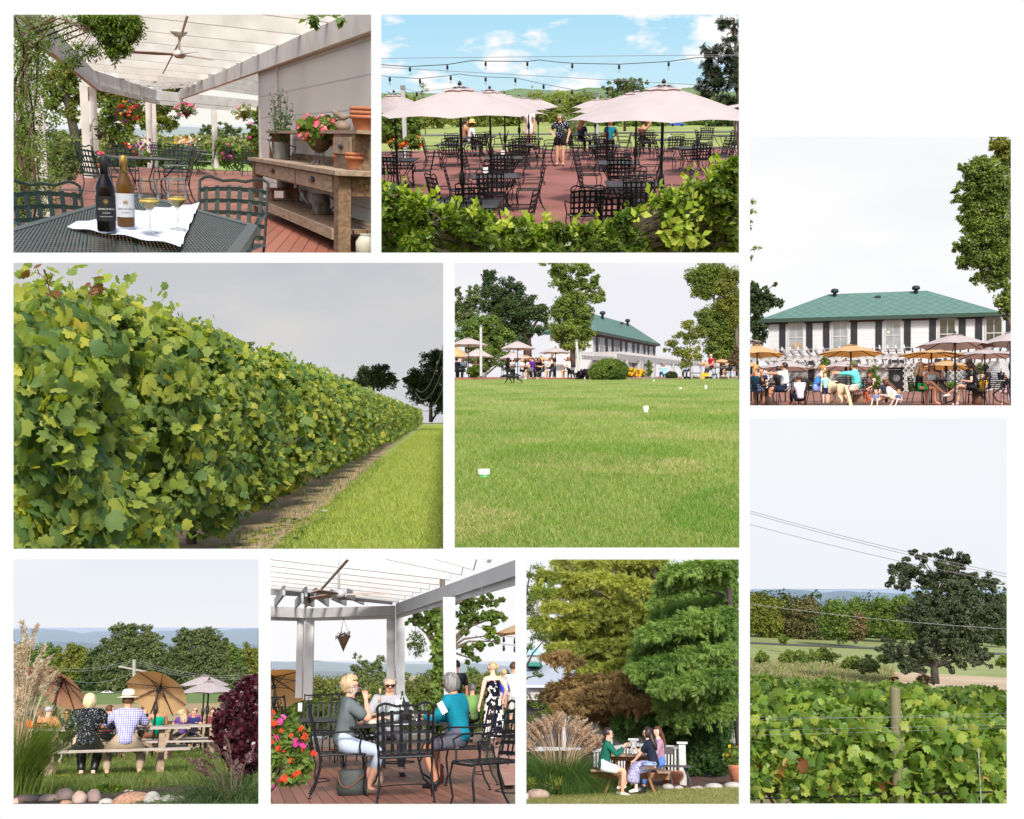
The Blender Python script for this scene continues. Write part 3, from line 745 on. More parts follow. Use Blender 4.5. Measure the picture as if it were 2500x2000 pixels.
def umbrella(label,r=1.37,rim=2.02,apex=2.55,cloth=None,tilt=None,crank=True,base=True,vent=True,sag=.05,pole0=0.0):
 t=thing('patio_umbrella',label,'umbrella');cloth=cloth or BLUSH;n=8
 tl=Matrix.Identity(3)
 if tilt:tl=Matrix.Rotation(R(tilt[0]),3,Vector((math.cos(R(tilt[1])),math.sin(R(tilt[1])),0)))
 hub=Vector((0,0,rim+.02));T=lambda v:tl@(Vector(v)-hub)+hub
 mb=MB();rows=6;vs=[]
 for i in range(rows+1):
  f=.13+.87*i/rows
  for j in range(n*4):
   a=2*math.pi*j/(n*4);k=abs(((j%4)/4)-.0);w_=math.sin(math.pi*(j%4)/4)
   rr=r*f*(1-.075*w_*f);z=apex-(apex-rim)*(f**1.12)+.035*w_*f*(1 if i<rows else 1)-.0
   vs.append(T((rr*math.cos(a),rr*math.sin(a),z)))
 m=n*4;fs=[(i*m+j,i*m+(j+1)%m,(i+1)*m+(j+1)%m,(i+1)*m+j) for i in range(rows) for j in range(m)]
 cp=part('canopy',mb.add(vs,fs),cloth,t,True)
 if vent:
  vs=[T((0,0,apex+.035))];
  for f in(.10,.21):
   for j in range(m):
    a=2*math.pi*j/m;w_=math.sin(math.pi*(j%4)/4)
    vs.append(T((r*f*(1-.05*w_)*math.cos(a),r*f*(1-.05*w_)*math.sin(a),apex+.03-(apex-rim)*f*.88+(.012*w_ if f>.2 else 0))))
  fs=[(0,1+j,1+(j+1)%m) for j in range(m)]+[(1+j,1+(j+1)%m,1+m+(j+1)%m,1+m+j) for j in range(m)]
  part('vent_cap',MB().add(vs,fs),cloth,cp,True)
 part('finial',MB().lathe([(.03,0),(.035,.03),(.015,.06),(.0,.075)],8,T((0,0,apex+.03)),1,tl),POLE,t,True)
 for j in range(n):
  a=2*math.pi*j/n;q=lambda f,dz:T((r*f*math.cos(a),r*f*math.sin(a),apex-(apex-rim)*f**1.12+dz))
  part('rib',MB().beam(q(.04,-.03),q(.985,-.018),.016,.02).beam(T((.04*math.cos(a),.04*math.sin(a),rim+.12)),q(.5,-.025),.012,.014),POLE,t)
 up=T((0,0,apex+.02));
 part('pole',MB().tube([(0,0,pole0),(0,0,rim-.05),hub,up],.024,8),POLE,t,True)
 part('hub',MB().lathe([(.05,-.04),(.055,0),(.05,.04)],10,T((0,0,rim+.12)),1,tl),POLE,t)
 if crank:part('crank_box',MB().lathe([(.03,-.12),(.05,-.07),(.055,0),(.05,.07),(.03,.12)],10,(0,0,1.12)).tube([(0,-.05,1.12),(.0,-.1,1.12),(.05,-.1,1.08)],.008,5),POLE,t)
 if base:part('base',MB().lathe([(.25,0),(.24,.04),(.1,.07),(.04,.12),(.035,.3)],14),POLE,t)
 return t
def picnic_table(label,L=1.85,W=.75,h=.75,wood=None,top=None,bench_out=.62):
 """long side along x"""
 wood=wood or WOOD;top=top or WOOD_TOP
 t=thing('picnic_table',label,'picnic table')
 mb=MB();n=5;w_=W/n
 for i in range(n):mb.bb((-L/2,-W/2+i*w_+.004,h-.04),(L/2,-W/2+(i+1)*w_-.004,h))
 part('tabletop',mb,top,t)
 for y in(-1,1):
  mb=MB()
  for k in(0,1):mb.bb((-L/2,y*bench_out-.13+k*.135,.40),(L/2,y*bench_out-.13+k*.135+.128,.44))
  part('bench',mb,top,t)
 for x in(-1,1):
  X=x*L*.33
  for y in(-1,1):part('leg',MB().beam((X,y*.22,h-.04),(X,y*.5,0),.045,.11,(1,0,0)).mesh('leg'),wood,t)
  part('crossbar',MB().bb((X+.035,-bench_out-.14,.27),(X+.08,bench_out+.14,.40)),wood,t)
  part('batten',MB().bb((X+.035,-W/2+.03,h-.13),(X+.08,W/2-.03,h-.042)),wood,t)
  part('brace',MB().beam((X*.98,0,.34),(X*.3,0,h-.06),.09,.04),wood,t)
 return t
 # ---------------------------------------------------------------- plants
LEAF=leafmat('green_leaf',[(.10,.16,.03),(.16,.24,.045),(.25,.33,.075)],.42,clump=(.9,(.075,.13,.03)))
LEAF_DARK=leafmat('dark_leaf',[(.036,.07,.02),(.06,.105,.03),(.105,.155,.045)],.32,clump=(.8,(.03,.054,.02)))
LEAF_OLIVE=leafmat('olive_leaf',[(.10,.135,.05),(.15,.19,.065),(.22,.25,.10)],.38,clump=(.7,(.075,.105,.04)))
LEAF_YEL=leafmat('yellow_green_leaf',[(.15,.19,.03),(.24,.26,.045),(.34,.31,.06)],.4,clump=(.8,(.10,.14,.03)))
LEAF_SUN=leafmat('sunny_leaf',[(.13,.18,.03),(.20,.26,.05),(.31,.36,.085)],.42,clump=(.9,(.09,.14,.03)))
LEAF_BRIGHT=leafmat('bright_leaf',[(.09,.15,.02),(.15,.22,.03),(.22,.29,.05)],.4,clump=(1.0,(.05,.09,.02)))
VINE_LEAF=leafmat('vine_leaf',[(.045,.10,.022),(.075,.145,.03),(.12,.19,.035),(.22,.25,.04)],.38,rough=.42,spec=.35)
def tree(pl,name,label,d,blobs,trunk,lm=None,size=.22,count=6000,tmpl=None,thick=.8,clump=.17,seed=1,group=None,limbs=True,cat='tree',bark=None,hang=.2,per=40,inner=.35,ground=None,px=5.2,cov=7.5):
 """blobs: (x, y, rx, ry[, dd]) crown masses and trunk: (x, y, width) from the foot up, in picture units at distance d"""
 rng=np.random.default_rng(seed);u=pl.m(d)
 base=pl.P(trunk[0][0],trunk[0][1],d);t=thing(name,label,cat,base,0,group)
 bl=[]
 for b in blobs:
  x,y,rx,ry=b[:4];dd=b[4] if len(b)>4 else 0
  bl.append((pl.P(x,y,d+dd)-base,(rx*u,max(thick*(rx+ry)/2*u,.05),ry*u)))
 size=px*d/2500;count=int(sum(math.pi*b[2]*b[3] for b in blobs)*pl.k**2*cov/(.3*px*px))
 C_,O_=cloud(bl,count,rng,clump,inner,per)
 part('crown',leaves('crown',C_,size,tmpl or DIAMOND,rng,O_+np.array((0,0,.35)),.55,hang),lm or LEAF,t)
 pts=[pl.P(x,y,d)-base for x,y,_ in trunk];rs=[w_*u/2 for *_,w_ in trunk]
 mb=MB().tube(pts,rs,8)
 if limbs:
  top=pts[-1]
  for c,r in bl:
   k=min(range(len(pts)),key=lambda i:(pts[i]-c).length+(0 if pts[i].z<c.z else 3*abs(pts[i].z-c.z)))
   st=pts[k];mid=st.lerp(c,.5)+Vector((rng.normal()*.1*r[0],rng.normal()*.1*r[0],.12*(c-st).length))
   mb.tube([st,mid,c],[rs[k]*.7,rs[k]*.4,rs[k]*.15],6)
   for q in range(5):
    e=c+Vector(nrm(rng.normal(size=3)))*min(r)*.9;mb.tube([c.lerp(mid,.3*rng.uniform()),c.lerp(e,.5)+Vector((0,0,.05*r[2])),e],[rs[k]*.22,rs[k]*.14,rs[k]*.05],5)
 part('trunk',mb,bark or BARK,t,True)
 return t
def bush(pl,name,label,d,blobs,lm,size=.09,count=4000,tmpl=None,thick=.9,clump=.14,seed=1,cat='shrub',foot=None,flowers=None,hang=0,group=None,inner=.5,per=30):
 """flowers: [(material, count, size)]"""
 rng=np.random.default_rng(seed);u=pl.m(d)
 fx,fy=foot or(blobs[0][0],blobs[0][1]+blobs[0][3]);base=pl.P(fx,fy,d)
 t=thing(name,label,cat,base,0,group)
 bl=[(pl.P(b[0],b[1],d+(b[4] if len(b)>4 else 0))-base,(b[2]*u,thick*(b[2]+b[3])/2*u,b[3]*u)) for b in blobs]
 C_,O_=cloud(bl,count,rng,clump,inner,per)
 part('foliage',leaves('foliage',C_,size,tmpl or DIAMOND,rng,O_,.5,hang),lm,t)
 if flowers:
  for fm,n,sz in flowers:
   Cf,Of=cloud(bl,n,rng,clump*.7,.9,6)
   part('blossoms',leaves('blossoms',Cf+Of*.02,sz,VINE_LOW,rng,nrm(Of+np.array((0,-.6,.2))),.7),fm,t)
 mb=MB()
 for c,r in bl:
  for q in range(4):mb.tube([(0,0,0),(c*.5)+Vector(rng.normal(size=3))*.1*min(r),c+Vector(rng.normal(size=3))*.4*min(r)],[.02*max(r[0],.2),.014*max(r[0],.2),.005*max(r[0],.2)],5)
 part('stems',mb,BARK,t,True)
 return t
def flowermat(name,c,c2=None):return leafmat(name,[c,c2 or tuple(x*.7 for x in c)],.2)
RED_FL=flowermat('red_flower',srgb(228,40,30),srgb(240,80,40));PINK_FL=flowermat('pink_flower',srgb(238,96,140),srgb(250,150,170));PURPLE_FL=flowermat('purple_flower',srgb(160,40,150),srgb(120,40,160))
MAGENTA_FL=flowermat('magenta_flower',srgb(206,40,130),srgb(230,90,170));YELLOW_FL=flowermat('yellow_flower',srgb(236,190,40),srgb(240,150,30));WHITE_FL=flowermat('white_flower',srgb(240,236,220),srgb(250,240,180))
WICKER=mat('brown_wicker',(.06,.03,.018),c2=(.14,.08,.045),rough=.85,scale=40,bump=.4)
def hanging_basket(pl,label,d,x,y,rx,ry,top,flowers,lm,cone=(0,0),seed=3,count=700,group=None,leafsize=None,basketm=None,droop=0):
 """leafy basket centred at (x, y); top: picture height of the hook; cone: (half width, height) of the basket"""
 rng=np.random.default_rng(seed);u=pl.m(d);c=pl.P(x,y,d);t=thing('hanging_basket',label,'hanging basket',c,0,group)
 hk=pl.P(x,top,d)-c
 bw,bh=cone;z0=-.15*ry*u
 part('basket',MB().lathe([(.01*u,z0-bh*u),(bw*u*.55,z0-bh*u*.45),(bw*u,z0)],14,cap=True),basketm or WICKER,t,True)
 bl=[((0,0,0),(rx*u,rx*u*.9,ry*u))]
 if droop:bl.append(((0,0,-droop*u*.5),(rx*u*.85,rx*u*.8,droop*u*.6)))
 C_,O_=cloud(bl,count,rng,.2,.3,20)
 part('foliage',leaves('foliage',C_,leafsize or rx*u*.16,DIAMOND,rng,O_,.5,.3),lm,t)
 for fm,n in flowers:
  Cf,Of=cloud(bl,n,rng,.12,.8,5);part('blossoms',leaves('blossoms',Cf,rx*u*.15,VINE_LOW,rng,nrm(Of+np.array((0,-.6,.2))),.7),fm,t)
 mb=MB()
 for k in range(3):
  a=k*2.1;mb.tube([(bw*u*math.cos(a),bw*u*math.sin(a),z0),(hk.x,hk.y,hk.z-.02)],.003,4)
 mb.tube([(hk.x,hk.y,hk.z-.03),hk],.006,5);part('hanger',mb,BLACK_IRON,t)
 return t
 # ---------------------------------------------------------------- tableware
RED_WINE=mat('red_wine',(.03,.002,.006),rough=.1,var=.1);WHITE_WINE=mat('white_wine',srgb(226,196,92),rough=.1,var=.1)
def wine_glass(label,loc,wine=None,h=.21,r=.042,fill=.5,group=None,scale=1.0):
 t=thing('wine_glass',label,'wine glass',loc,0,group,scale)
 part('stem',MB().lathe([(.036,0),(.034,.003),(.006,.008),(.004,.03),(.004,.085),(.008,.095)],14),GLASS,t,True)
 part('bowl',MB().lathe([(.008,.095),(.032,.115),(r,.145),(r*.98,.175),(r*.78,h)],16,cap=False),GLASS,t,True)
 if wine:part('wine',MB().lathe([(.006,.098),(.030,.116),(r*.95,.1445),(r*.95,.097+.08*fill)],16),wine,t,True)
 return t
def bottle(label,loc,glass,cap,labelm=None,h=.31,r=.038,group=None):
 t=thing('wine_bottle',label,'bottle',loc,0,group)
 b=part('body',MB().lathe([(r*.9,0),(r,.008),(r,.185),(r*.85,.205),(.018,.235),(.014,.25),(.014,h)],20),glass,t,True)
 part('capsule',MB().lathe([(.0165,h-.075),(.0165,h-.004),(.012,h+.002)],16),cap,t,True)
 if labelm:part('paper_label',MB().lathe([(r+.0012,.045),(r+.0012,.15)],24,cap=False),labelm,t,True)
 return t
def tumbler(label,loc,h=.11,r=.035,group=None,fill=None):
 t=thing('water_glass',label,'glass',loc,0,group)
 part('wall',MB().lathe([(r*.8,0),(r*.85,.004),(r,h)],14,cap=False),GLASS,t,True)
 part('water',MB().lathe([(r*.8,.004),(r*.9,h*.6)],14),fill or glassmat('water_clear',(.90,.93,.94)),t,True)
 return t
def rock(label,loc,size,m,seed=0,group=None,rz=0.0,cat='rock'):
 rng=np.random.default_rng(seed);n,k=16,10;mb=MB();vs=[]
 f=[(rng.normal(size=3)*2.0,rng.uniform(0,6),.06*rng.uniform(.4,1)) for _ in range(5)]
 for i in range(k+1):
  th=math.pi*i/k
  for j in range(n):
   ph=2*math.pi*j/n;v=np.array((math.sin(th)*math.cos(ph),math.sin(th)*math.sin(ph),math.cos(th)))
   q=1+sum(a*math.sin(w_.dot(v)+p) for w_,p,a in f);vs.append(tuple(v*q*np.array(size)/2))
 fs=[(i*n+j,(i+1)*n+j,(i+1)*n+(j+1)%n,i*n+(j+1)%n) for i in range(k) for j in range(n)]
 return solo('rock',mb.add(vs,fs),m,label,cat,(loc[0],loc[1],loc[2]+size[2]*.35),rz,group,True)
def ceiling_fan(label,loc,r=.66,blades_=3,body=None,blade=None,drop=.3,rz=0.3):
 t=thing('ceiling_fan',label,'ceiling fan',loc,rz);body=body or WHITE_PAINT;blade=blade or mat('fan_blade',(.42,.36,.30),rough=.5)
 part('canopy',MB().lathe([(.0,drop),(.13,drop),(.13,drop-.03),(.06,drop-.09),(.0,drop-.09)],16,cap=False),body,t,True)
 part('downrod',MB().lathe([(.018,.05),(.018,drop-.05)],8),body,t,True)
 part('motor',MB().lathe([(.0,-.06),(.06,-.055),(.1,-.02),(.105,.02),(.07,.06),(.0,.065)],18,cap=False),body,t,True)
 for k in range(blades_):
  a=2*math.pi*k/blades_;q=Matrix.Rotation(a,3,'Z')@Matrix.Rotation(.22,3,'X')
  vs=[q@Vector(v) for z in(-.005,.005) for v in((.09,-.05,z),(r*.5,-.075,z),(r,-.06,z),(r,.06,z),(r*.5,.075,z),(.09,.05,z))]
  part('blade',MB().add(vs,[(0,1,2,3,4,5),(11,10,9,8,7,6)]+[(i,(i+1)%6,6+(i+1)%6,6+i) for i in range(6)]),blade,t)
 return t
def car(loc,rz,label,c,scale=1.0,name='parked_car'):
 """small saloon: length along x"""
 t=thing(name,label,'car',loc,rz,None,scale);pm=mat('car_paint_%d'%int(sum(c)*100),c,rough=.3,var=.03,spec=.6)
 prof=[(-2.2,.35),(-2.2,.8),(-1.5,.95),(-.9,1.4),(.5,1.42),(1.2,.98),(2.0,.85),(2.2,.6),(2.2,.35)];n=len(prof);vs=[]
 for y,k in((-.85,1),(.85,1)):vs+=[(x,y*(.8 if z>1.2 else 1),z) for x,z in prof]
 part('body',MB().add(vs,[tuple(range(n)),tuple(range(2*n-1,n-1,-1))]+[(i,n+i,n+(i+1)%n,(i+1)%n) for i in range(n)]),pm,t)
 gm=mat('car_window',(.02,.025,.03),rough=.1)
 for y in(-1,1):part('window',MB().quad((-1.25,y*.84,1.0),(1.0,y*.84,1.0),(.45,y*.70,1.37),(-.85,y*.70,1.37)),gm,t)
 for x in(-1.4,1.4):
  for y in(-.86,.86):part('wheel',MB().lathe([(.0,-.1),(.33,-.1),(.33,.1),(0,.1)],14,(x,y,.33),1,Matrix.Rotation(R(90),3,'X'),cap=False),DARK,t)
 return t
 # ---------------------------------------------------------------- ground helpers
GRASS=mat('lawn_soil',(.06,.085,.02),c2=(.12,.14,.04),rough=.95,scale=1.2,bump=.3)
GRASSLEAF=leafmat('grass_blade',[(.06,.11,.02),(.11,.17,.03),(.17,.22,.05),(.26,.25,.09)],.35)
SOIL=mat('dark_soil',(.035,.022,.015),c2=(.10,.065,.045),rough=1,scale=9,bump=1.0)
def sheet(name,m,fz,x0,x1,y0,y1,nx=40,ny=60,up=0.0,xf=None):
 """ground sheet z = fz(x, y)"""
 def fn(u,v):
  y=y0*(y1/y0)**v if y0>0 else y0+(y1-y0)*v;a,b=(x0(y),x1(y)) if callable(x0) else(x0,x1)
  x=a+(b-a)*u;return(x,y,fz(x,y)+up)
 return struct(name,MB().grid(fn,nx,ny),m,True)
def flat(pl):return lambda x,y:pl.gz(y)
def hills(pl,ridge,low,d,m,depth=.25,seed=1,rough=1.5,name='hills'):
 """a rounded ridge: ridge = [(x, y)] skyline in picture units at distance d, low = picture height of its foot"""
 rng=np.random.default_rng(seed);xs=[p[0] for p in ridge];ys=[p[1] for p in ridge];n=160;u=pl.m(d)
 q=np.linspace(xs[0],xs[-1],n);yy=np.interp(q,xs,ys)
 bump=np.convolve(rng.normal(size=n+8),np.ones(5)/5,'same')[4:-4]*rough+rng.normal(size=n)*rough*.35
 mb=MB();rows=10;vs=[]
 for j in range(rows+1):
  t=j/rows
  for i in range(n):
   y=low+(yy[i]+bump[i]*min(1,t*1.4)-low)*math.sin(t*math.pi/2);vs.append(pl.P(q[i],y+(rng.normal()*rough*.5 if 0<j<rows else 0),d*(1+depth*t)))
 for i in range(n):p=pl.P(q[i],yy[i],d*(1+depth));vs.append((p.x,p.y*1.2,p.z-abs(low-yy[i])*u*1.2))
 rows+=1
 return struct(name,mb.add(vs,[(j*n+i,j*n+i+1,(j+1)*n+i+1,(j+1)*n+i) for j in range(rows) for i in range(n-1)]),m,True)
def wire(name,label,pts,r,m,cat='cable',group=None,smooth=True):
 return solo(name,MB().tube(pts,r,5),m,label,cat,group=group)
def sagging(a,b,sag,n=14):
 a,b=Vector(a),Vector(b);return[a.lerp(b,i/n)-Vector((0,0,sag*4*(i/n)*(1-i/n))) for i in range(n+1)]
def plume_grass(pl,label,foot,d,tips,blade_m,plume_m,nb,h,spread,seed=1,width=.012,lean=1.0,plume=(.3,.05),name='ornamental_grass'):
 """clump of arching blades from foot (x, y); tips: picture points of the plume heads"""
 rng=np.random.default_rng(seed);base=pl.P(foot[0],foot[1],d);t=thing(name,label,'ornamental grass',base)
 b=np.stack([rng.normal(size=nb)*spread*.35,rng.normal(size=nb)*spread*.3,np.zeros(nb)],1)
 ang=np.arctan2(b[:,1],b[:,0])+rng.normal(size=nb)*.6
 part('blades',blades('blades',b,h*(.45+.6*rng.uniform(size=nb)),width,rng,lean,5,ang),blade_m,t)
 if tips:
  V,mb=[],MB();cs,ax=[],[]
  for x,y in tips:
   e=pl.P(x,y,d+rng.normal()*spread*.3)-base;s=Vector((e.x*.25,e.y*.25,0));mid=s.lerp(e,.6)+Vector((-e.x*.12,0,.12*e.z))
   mb.tube([s,mid,e],[.006,.005,.003],4);a=(e-mid).normalized();L=plume[0]*(.7+.5*rng.uniform())
   droop=Vector((np.sign(e.x)*.25,0,-.25))
   for i in range(170):
    f=rng.uniform();p=e+a*L*(f-.5)+droop*L*f*f*.6;cs.append(p+Vector(rng.normal(size=3))*plume[1]*.35*(1-.6*f));ax.append(a+droop*f)
  part('stalks',mb,plume_m,t)
  cs,ax=np.array(cs),np.array(ax)
  part('plumes',leaves('plumes',cs,plume[0]*.16,SLIM,rng,None,0,0,ax),plume_m,t)
 return t
def lawn(pl,x0,x1,y0,y1,n,h,w_,seed=5,fz=None,m=None,label='short mown grass growing over the ground',keep=None,name='grass',dens=1.0):
 """grass blades, denser towards the viewer"""
 rng=np.random.default_rng(seed);fz=fz or flat(pl)
 y=y0*(y1/y0)**(rng.uniform(size=n)**dens);a,b=(x0(y),x1(y)) if callable(x0) else(x0,x1);x=a+(b-a)*rng.uniform(size=n)
 z=np.array([fz(p,q) for p,q in zip(x,y)]);base=np.stack([x,y,z],1)
 if keep is not None:base=base[keep(base)]
 hh=h*(.5+rng.uniform(size=len(base)))*np.clip((base[:,1]/y0)**.35,1,2.5);ww=w_
 return stuff(name,blades(name,base,hh,ww,rng,.8,2),m or GRASSLEAF,label,'grass')
def wedge(pl):
 """left and right limits of a place at distance y"""
 a,b=pl.rect[0],pl.rect[2];v=(pl.rect[1]+pl.rect[3])/2
 l,r=pl.dirn((a-pl.ox)/pl.k,(v-pl.oy)/pl.k),pl.dirn((b-pl.ox)/pl.k,(v-pl.oy)/pl.k);q,s=l.x/l.y-.012,r.x/r.y+.012
 return(lambda y:y*q),(lambda y:y*s)
HILL=mat('wooded_hills',(.05,.085,.05),c2=(.085,.115,.06),rough=1,scale=.12,detail=8)
ASPHALT=mat('asphalt',(.09,.09,.095),rough=.9,var=.1)
def haze(pl,d0,d1,density,c=(.55,.74,1.0),top=None):
 """a closed block of pale air between two distances"""
 x0,y0,x1,y1=pl.rect;e=1.5
 if top is not None:y0=pl.oy+top*pl.k
 q=[pl.P((u-pl.ox)/pl.k,(v-pl.oy)/pl.k,d) for d in(d0,d1) for u,v in((x0+e,y1-e),(x1-e,y1-e),(x1-e,y0+e),(x0+e,y0+e))]
 m=D.materials.new('haze');m.use_nodes=True;n=m.node_tree;n.nodes.remove(n.nodes['Principled BSDF'])
 v=n.nodes.new('ShaderNodeVolumePrincipled');v.inputs['Color'].default_value=(*c,1);v.inputs['Density'].default_value=density/pl.size;v.inputs['Anisotropy'].default_value=0
 n.links.new(v.outputs[0],n.nodes['Material Output'].inputs['Volume'])
 return solo('haze',MB().add(q,[(0,1,2,3),(7,6,5,4),(0,4,5,1),(1,5,6,2),(2,6,7,3),(3,7,4,0)]),m,'pale blue haze in front of the far hills','haze',kind='stuff')
mat('far_wood',(.035,.06,.03),c2=(.06,.085,.04),rough=1,scale=.3);mat('grey_pole',(.30,.28,.25),var=.15);mat('pale_wire',(.5,.5,.5),rough=.5);mat('dull_wire',(.22,.22,.22),rough=.6);mat('grey_wire',(.16,.13,.14),rough=.6)
mat('red_brown_stem',(.10,.04,.025),c2=(.2,.09,.06),rough=.8);mat('grey_stone',(.30,.28,.26),c2=(.45,.42,.39),scale=5,rough=.8);mat('pink_stone',(.32,.20,.16),c2=(.46,.34,.28),scale=6,rough=.8)
# ================================================================ picnic lawn with couple seen from behind
def picnic_lawn():
 pl=Place((33,1366,631,1963),20,1350,.35942,332,1731,.2,.95,h=.82,slope=-.012);use(pl)
 z6=lambda x,y:(30+x/5.151-20)/.35942  # unused second zoom
 L_,R_=wedge(pl)
 backdrop(pl,2600,skymat('pale_sky',srgb(222,235,250),srgb(246,245,247),1.0/1100,.42,.6,(1,1,2.5),low=srgb(243,243,247),zr=(130,650)))
 hills(pl,[(-60,528),(36,520),(170,512),(330,520),(430,532),(500,548),(560,535),(640,533),(760,548),(900,545),(1050,530),(1150,527),(1250,520),(1400,530),(1550,516),(1700,512),(1800,515)],680,1500,HILL,.2,2)
 hills(pl,[(-60,612),(200,606),(420,604),(640,614),(900,620),(1150,612),(1500,622),(1800,625)],700,1100,mat('far_wood',(.035,.06,.03),c2=(.06,.085,.04),rough=1,scale=.3),.1,5,3.0)
 def gz(x,y):
  if y<34:return pl.gz(y)
  t=y-34;return pl.gz(34)+.0236*t*min(1,t/10)
 sheet('lawn',GRASS,gz,L_,R_,7,36,30,40)
 sheet('stubble_field',mat('stubble',(.32,.22,.11),c2=(.42,.32,.17),rough=1,scale=.6),gz,L_,R_,36,104,20,20)
 sheet('meadow',mat('meadow',(.10,.16,.03),c2=(.17,.23,.06),rough=1,scale=.5),gz,L_,R_,104,420,20,30)
 r0=lambda x,y:gz(x,y)+.05
 sheet('road',ASPHALT,r0,lambda y:L_(y),lambda y:L_(y)*.05+R_(y)*.12,203,213,10,3,.03)
 sheet('gravel_track',mat('gravel',(.45,.38,.30),var=.12,rough=1),r0,lambda y:.2*R_(y)+(208-y)*.3,lambda y:.2*R_(y)+(208-y)*.3+5.0,110,208,4,20,.05)
 haze(pl,420,2300,9e-4,(.66,.80,1.0),top=504)
 # trees beyond the meadow
 T=[('tall dark two-crowned oak beyond the meadow, behind the tan parasol',96,[(785,545,95,70),(905,545,95,62),(990,600,60,55),(700,625,70,45),(840,640,150,80),(760,760,150,110),(900,790,170,130),(730,880,110,80),(1010,700,80,90)],(880,965,34),LEAF_OLIVE,26000),('broad olive-green oak beyond the meadow, above the pair of pink parasols',100,[(1230,565,80,60),(1330,580,110,70),(1420,620,80,70),(1160,640,60,70),(1290,690,170,90),(1200,800,140,110),(1340,820,160,120),(1260,920,150,90)],(1270,985,34),LEAF_OLIVE,26000),('yellowing rounded tree at the left edge of the wood',118,[(80,690,80,70),(60,790,90,110),(110,880,90,80)],(80,965,24),LEAF_YEL,2600),('pale green tree beside the yellowing one, left of the wood',112,[(270,690,90,65),(230,790,110,110),(300,880,110,80)],(260,965,24),LEAF,3200),('yellow-green tree with orange top, left of the dark oak',110,[(440,690,90,62),(500,770,100,110),(400,820,100,110),(470,890,110,70)],(450,965,24),LEAF_YEL,3600),('dark tree in the shade left of the dark oak',104,[(620,730,70,80),(600,850,100,110),(560,910,90,60)],(600,965,24),LEAF_DARK,3200),('slender light green tree between the two oaks',112,[(1075,720,50,70),(1080,850,80,120),(1060,940,70,50)],(1075,985,18),LEAF,2600),('rounded green tree right of the broad oak',112,[(1510,660,75,60),(1500,760,110,100),(1520,880,120,110)],(1510,1000,22),LEAF,3600),('yellow-green tree at the right edge of the wood',116,[(1640,690,90,70),(1650,800,100,120),(1640,900,110,100)],(1640,1000,22),LEAF_YEL,3600),('low grey-green tree in front of the wood, right',95,[(1540,820,80,60),(1520,900,100,90),(1600,930,90,70)],(1550,1000,18),LEAF_OLIVE,2600),('small dark tree by the road left',92,[(330,900,80,50),(420,920,80,45),(200,925,90,45)],(330,965,14),LEAF_DARK,2600)]
 for i,(lb,d,bl,tr,lm,n) in enumerate(T):
  tree(pl,'tree',lb,d*2.5,bl,[(tr[0],tr[1],tr[2]),(tr[0],tr[1]-110,tr[2]*.8)],lm,.48,n if n>9000 else n*3,None,.8,.16,60+i,'trees beyond the meadow')
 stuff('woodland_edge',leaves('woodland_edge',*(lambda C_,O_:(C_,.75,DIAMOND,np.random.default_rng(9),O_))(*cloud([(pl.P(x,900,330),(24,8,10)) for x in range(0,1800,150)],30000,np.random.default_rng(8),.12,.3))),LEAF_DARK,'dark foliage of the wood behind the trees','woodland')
 # pole and wires
 t=thing('utility_pole','grey wooden utility pole with crossarm in front of the dark oak','utility pole',pl.P(858,1000,190))
 b=pl.P(858,1000,190);tp=pl.P(855,725,190)-b
 part('pole',MB().tube([(0,0,-.6),tp],[.36,.28],8),mat('grey_pole',(.30,.28,.25),var=.15),t);part('crossarm',MB().beam(tp+Vector((-2.4,0,-1.1)),tp+Vector((2.2,0,-2.0)),.25,.28),mat('grey_pole',()),t)
 WIRE=mat('pale_wire',(.5,.5,.5),rough=.5)
 for i,(a,c,lb) in enumerate([((150,752),(845,728),'upper left overhead wire to the pole'),((150,772),(850,742),'lower left overhead wire to the pole'),((890,732),(1680,822),'top overhead wire right of the pole'),((885,745),(1680,836),'middle overhead wire right of the pole'),((890,760),(1680,850),'low overhead wire right of the pole'),((380,850),(840,818),'lowest overhead wire left of the pole')]):
  wire('overhead_wire',lb+' across the wood',sagging(pl.P(*a,188),pl.P(*c,188),1.1),.022,mat('dull_wire',(.2,.2,.2)),'wire','overhead wires before the wood')
  # far cars on the road
 cz=pl.P(672,966,208)
 car(cz,0,'small white car on the far road, left of the pole',(.75,.76,.78),.55)
 # parasols
 def para(lb,hx,hy,d,r,rise,cloth,tilt=None):
  q=pl.P(hx,hy,d);rim=q.z-pl.gz(d)-.12;o=umbrella(lb,r,rim,rim+rise,cloth,tilt,base=False);o.location=(q.x,d,pl.gz(d));return o
 para('tilted pink parasol seen from below above the table on the left',335,890,27,.86,.30,PINK_BACKLIT,(40,128))
 para('small pink parasol far left behind the tilted pink one',190,850,44,1.3,.5,BLUSH)
 para('tilted tan parasol seen from below behind the man in the hat',1012,925,27,.76,.27,TAN_CLOTH,(44,150))
 para('pink parasol of the right pair, nearer and larger',1362,925,30,.82,.33,BLUSH)
 para('pink parasol of the right pair, half hidden behind',1335,880,34,.84,.33,BLUSH)
 # picnic tables
 y0=18.9;g=pl.on(680,y0,0,1300)
 pt=picnic_table('long wooden picnic table under the couple in front',2.52,.8,.76,bench_out=.66);pt.location=g
 g2=pl.on(1330,25.5,0,1300);o=picnic_table('wooden picnic table right of the couple, before the burgundy bush',2.4,.75,.75);o.location=g2;o.rotation_euler=(0,0,R(-9))
 g3=pl.on(1150,30,0,1250);o=picnic_table('wooden picnic table where the woman in green sits',2.5,.75,.76);o.location=g3;o.rotation_euler=(0,0,R(7))
 # the couple
 SP=pattern('black_speckled_cloth','spots',srgb(20,20,30),srgb(200,200,214),60,thresh=.66)
 CK=pattern('lilac_check','check',srgb(206,200,224),srgb(98,104,176),9)
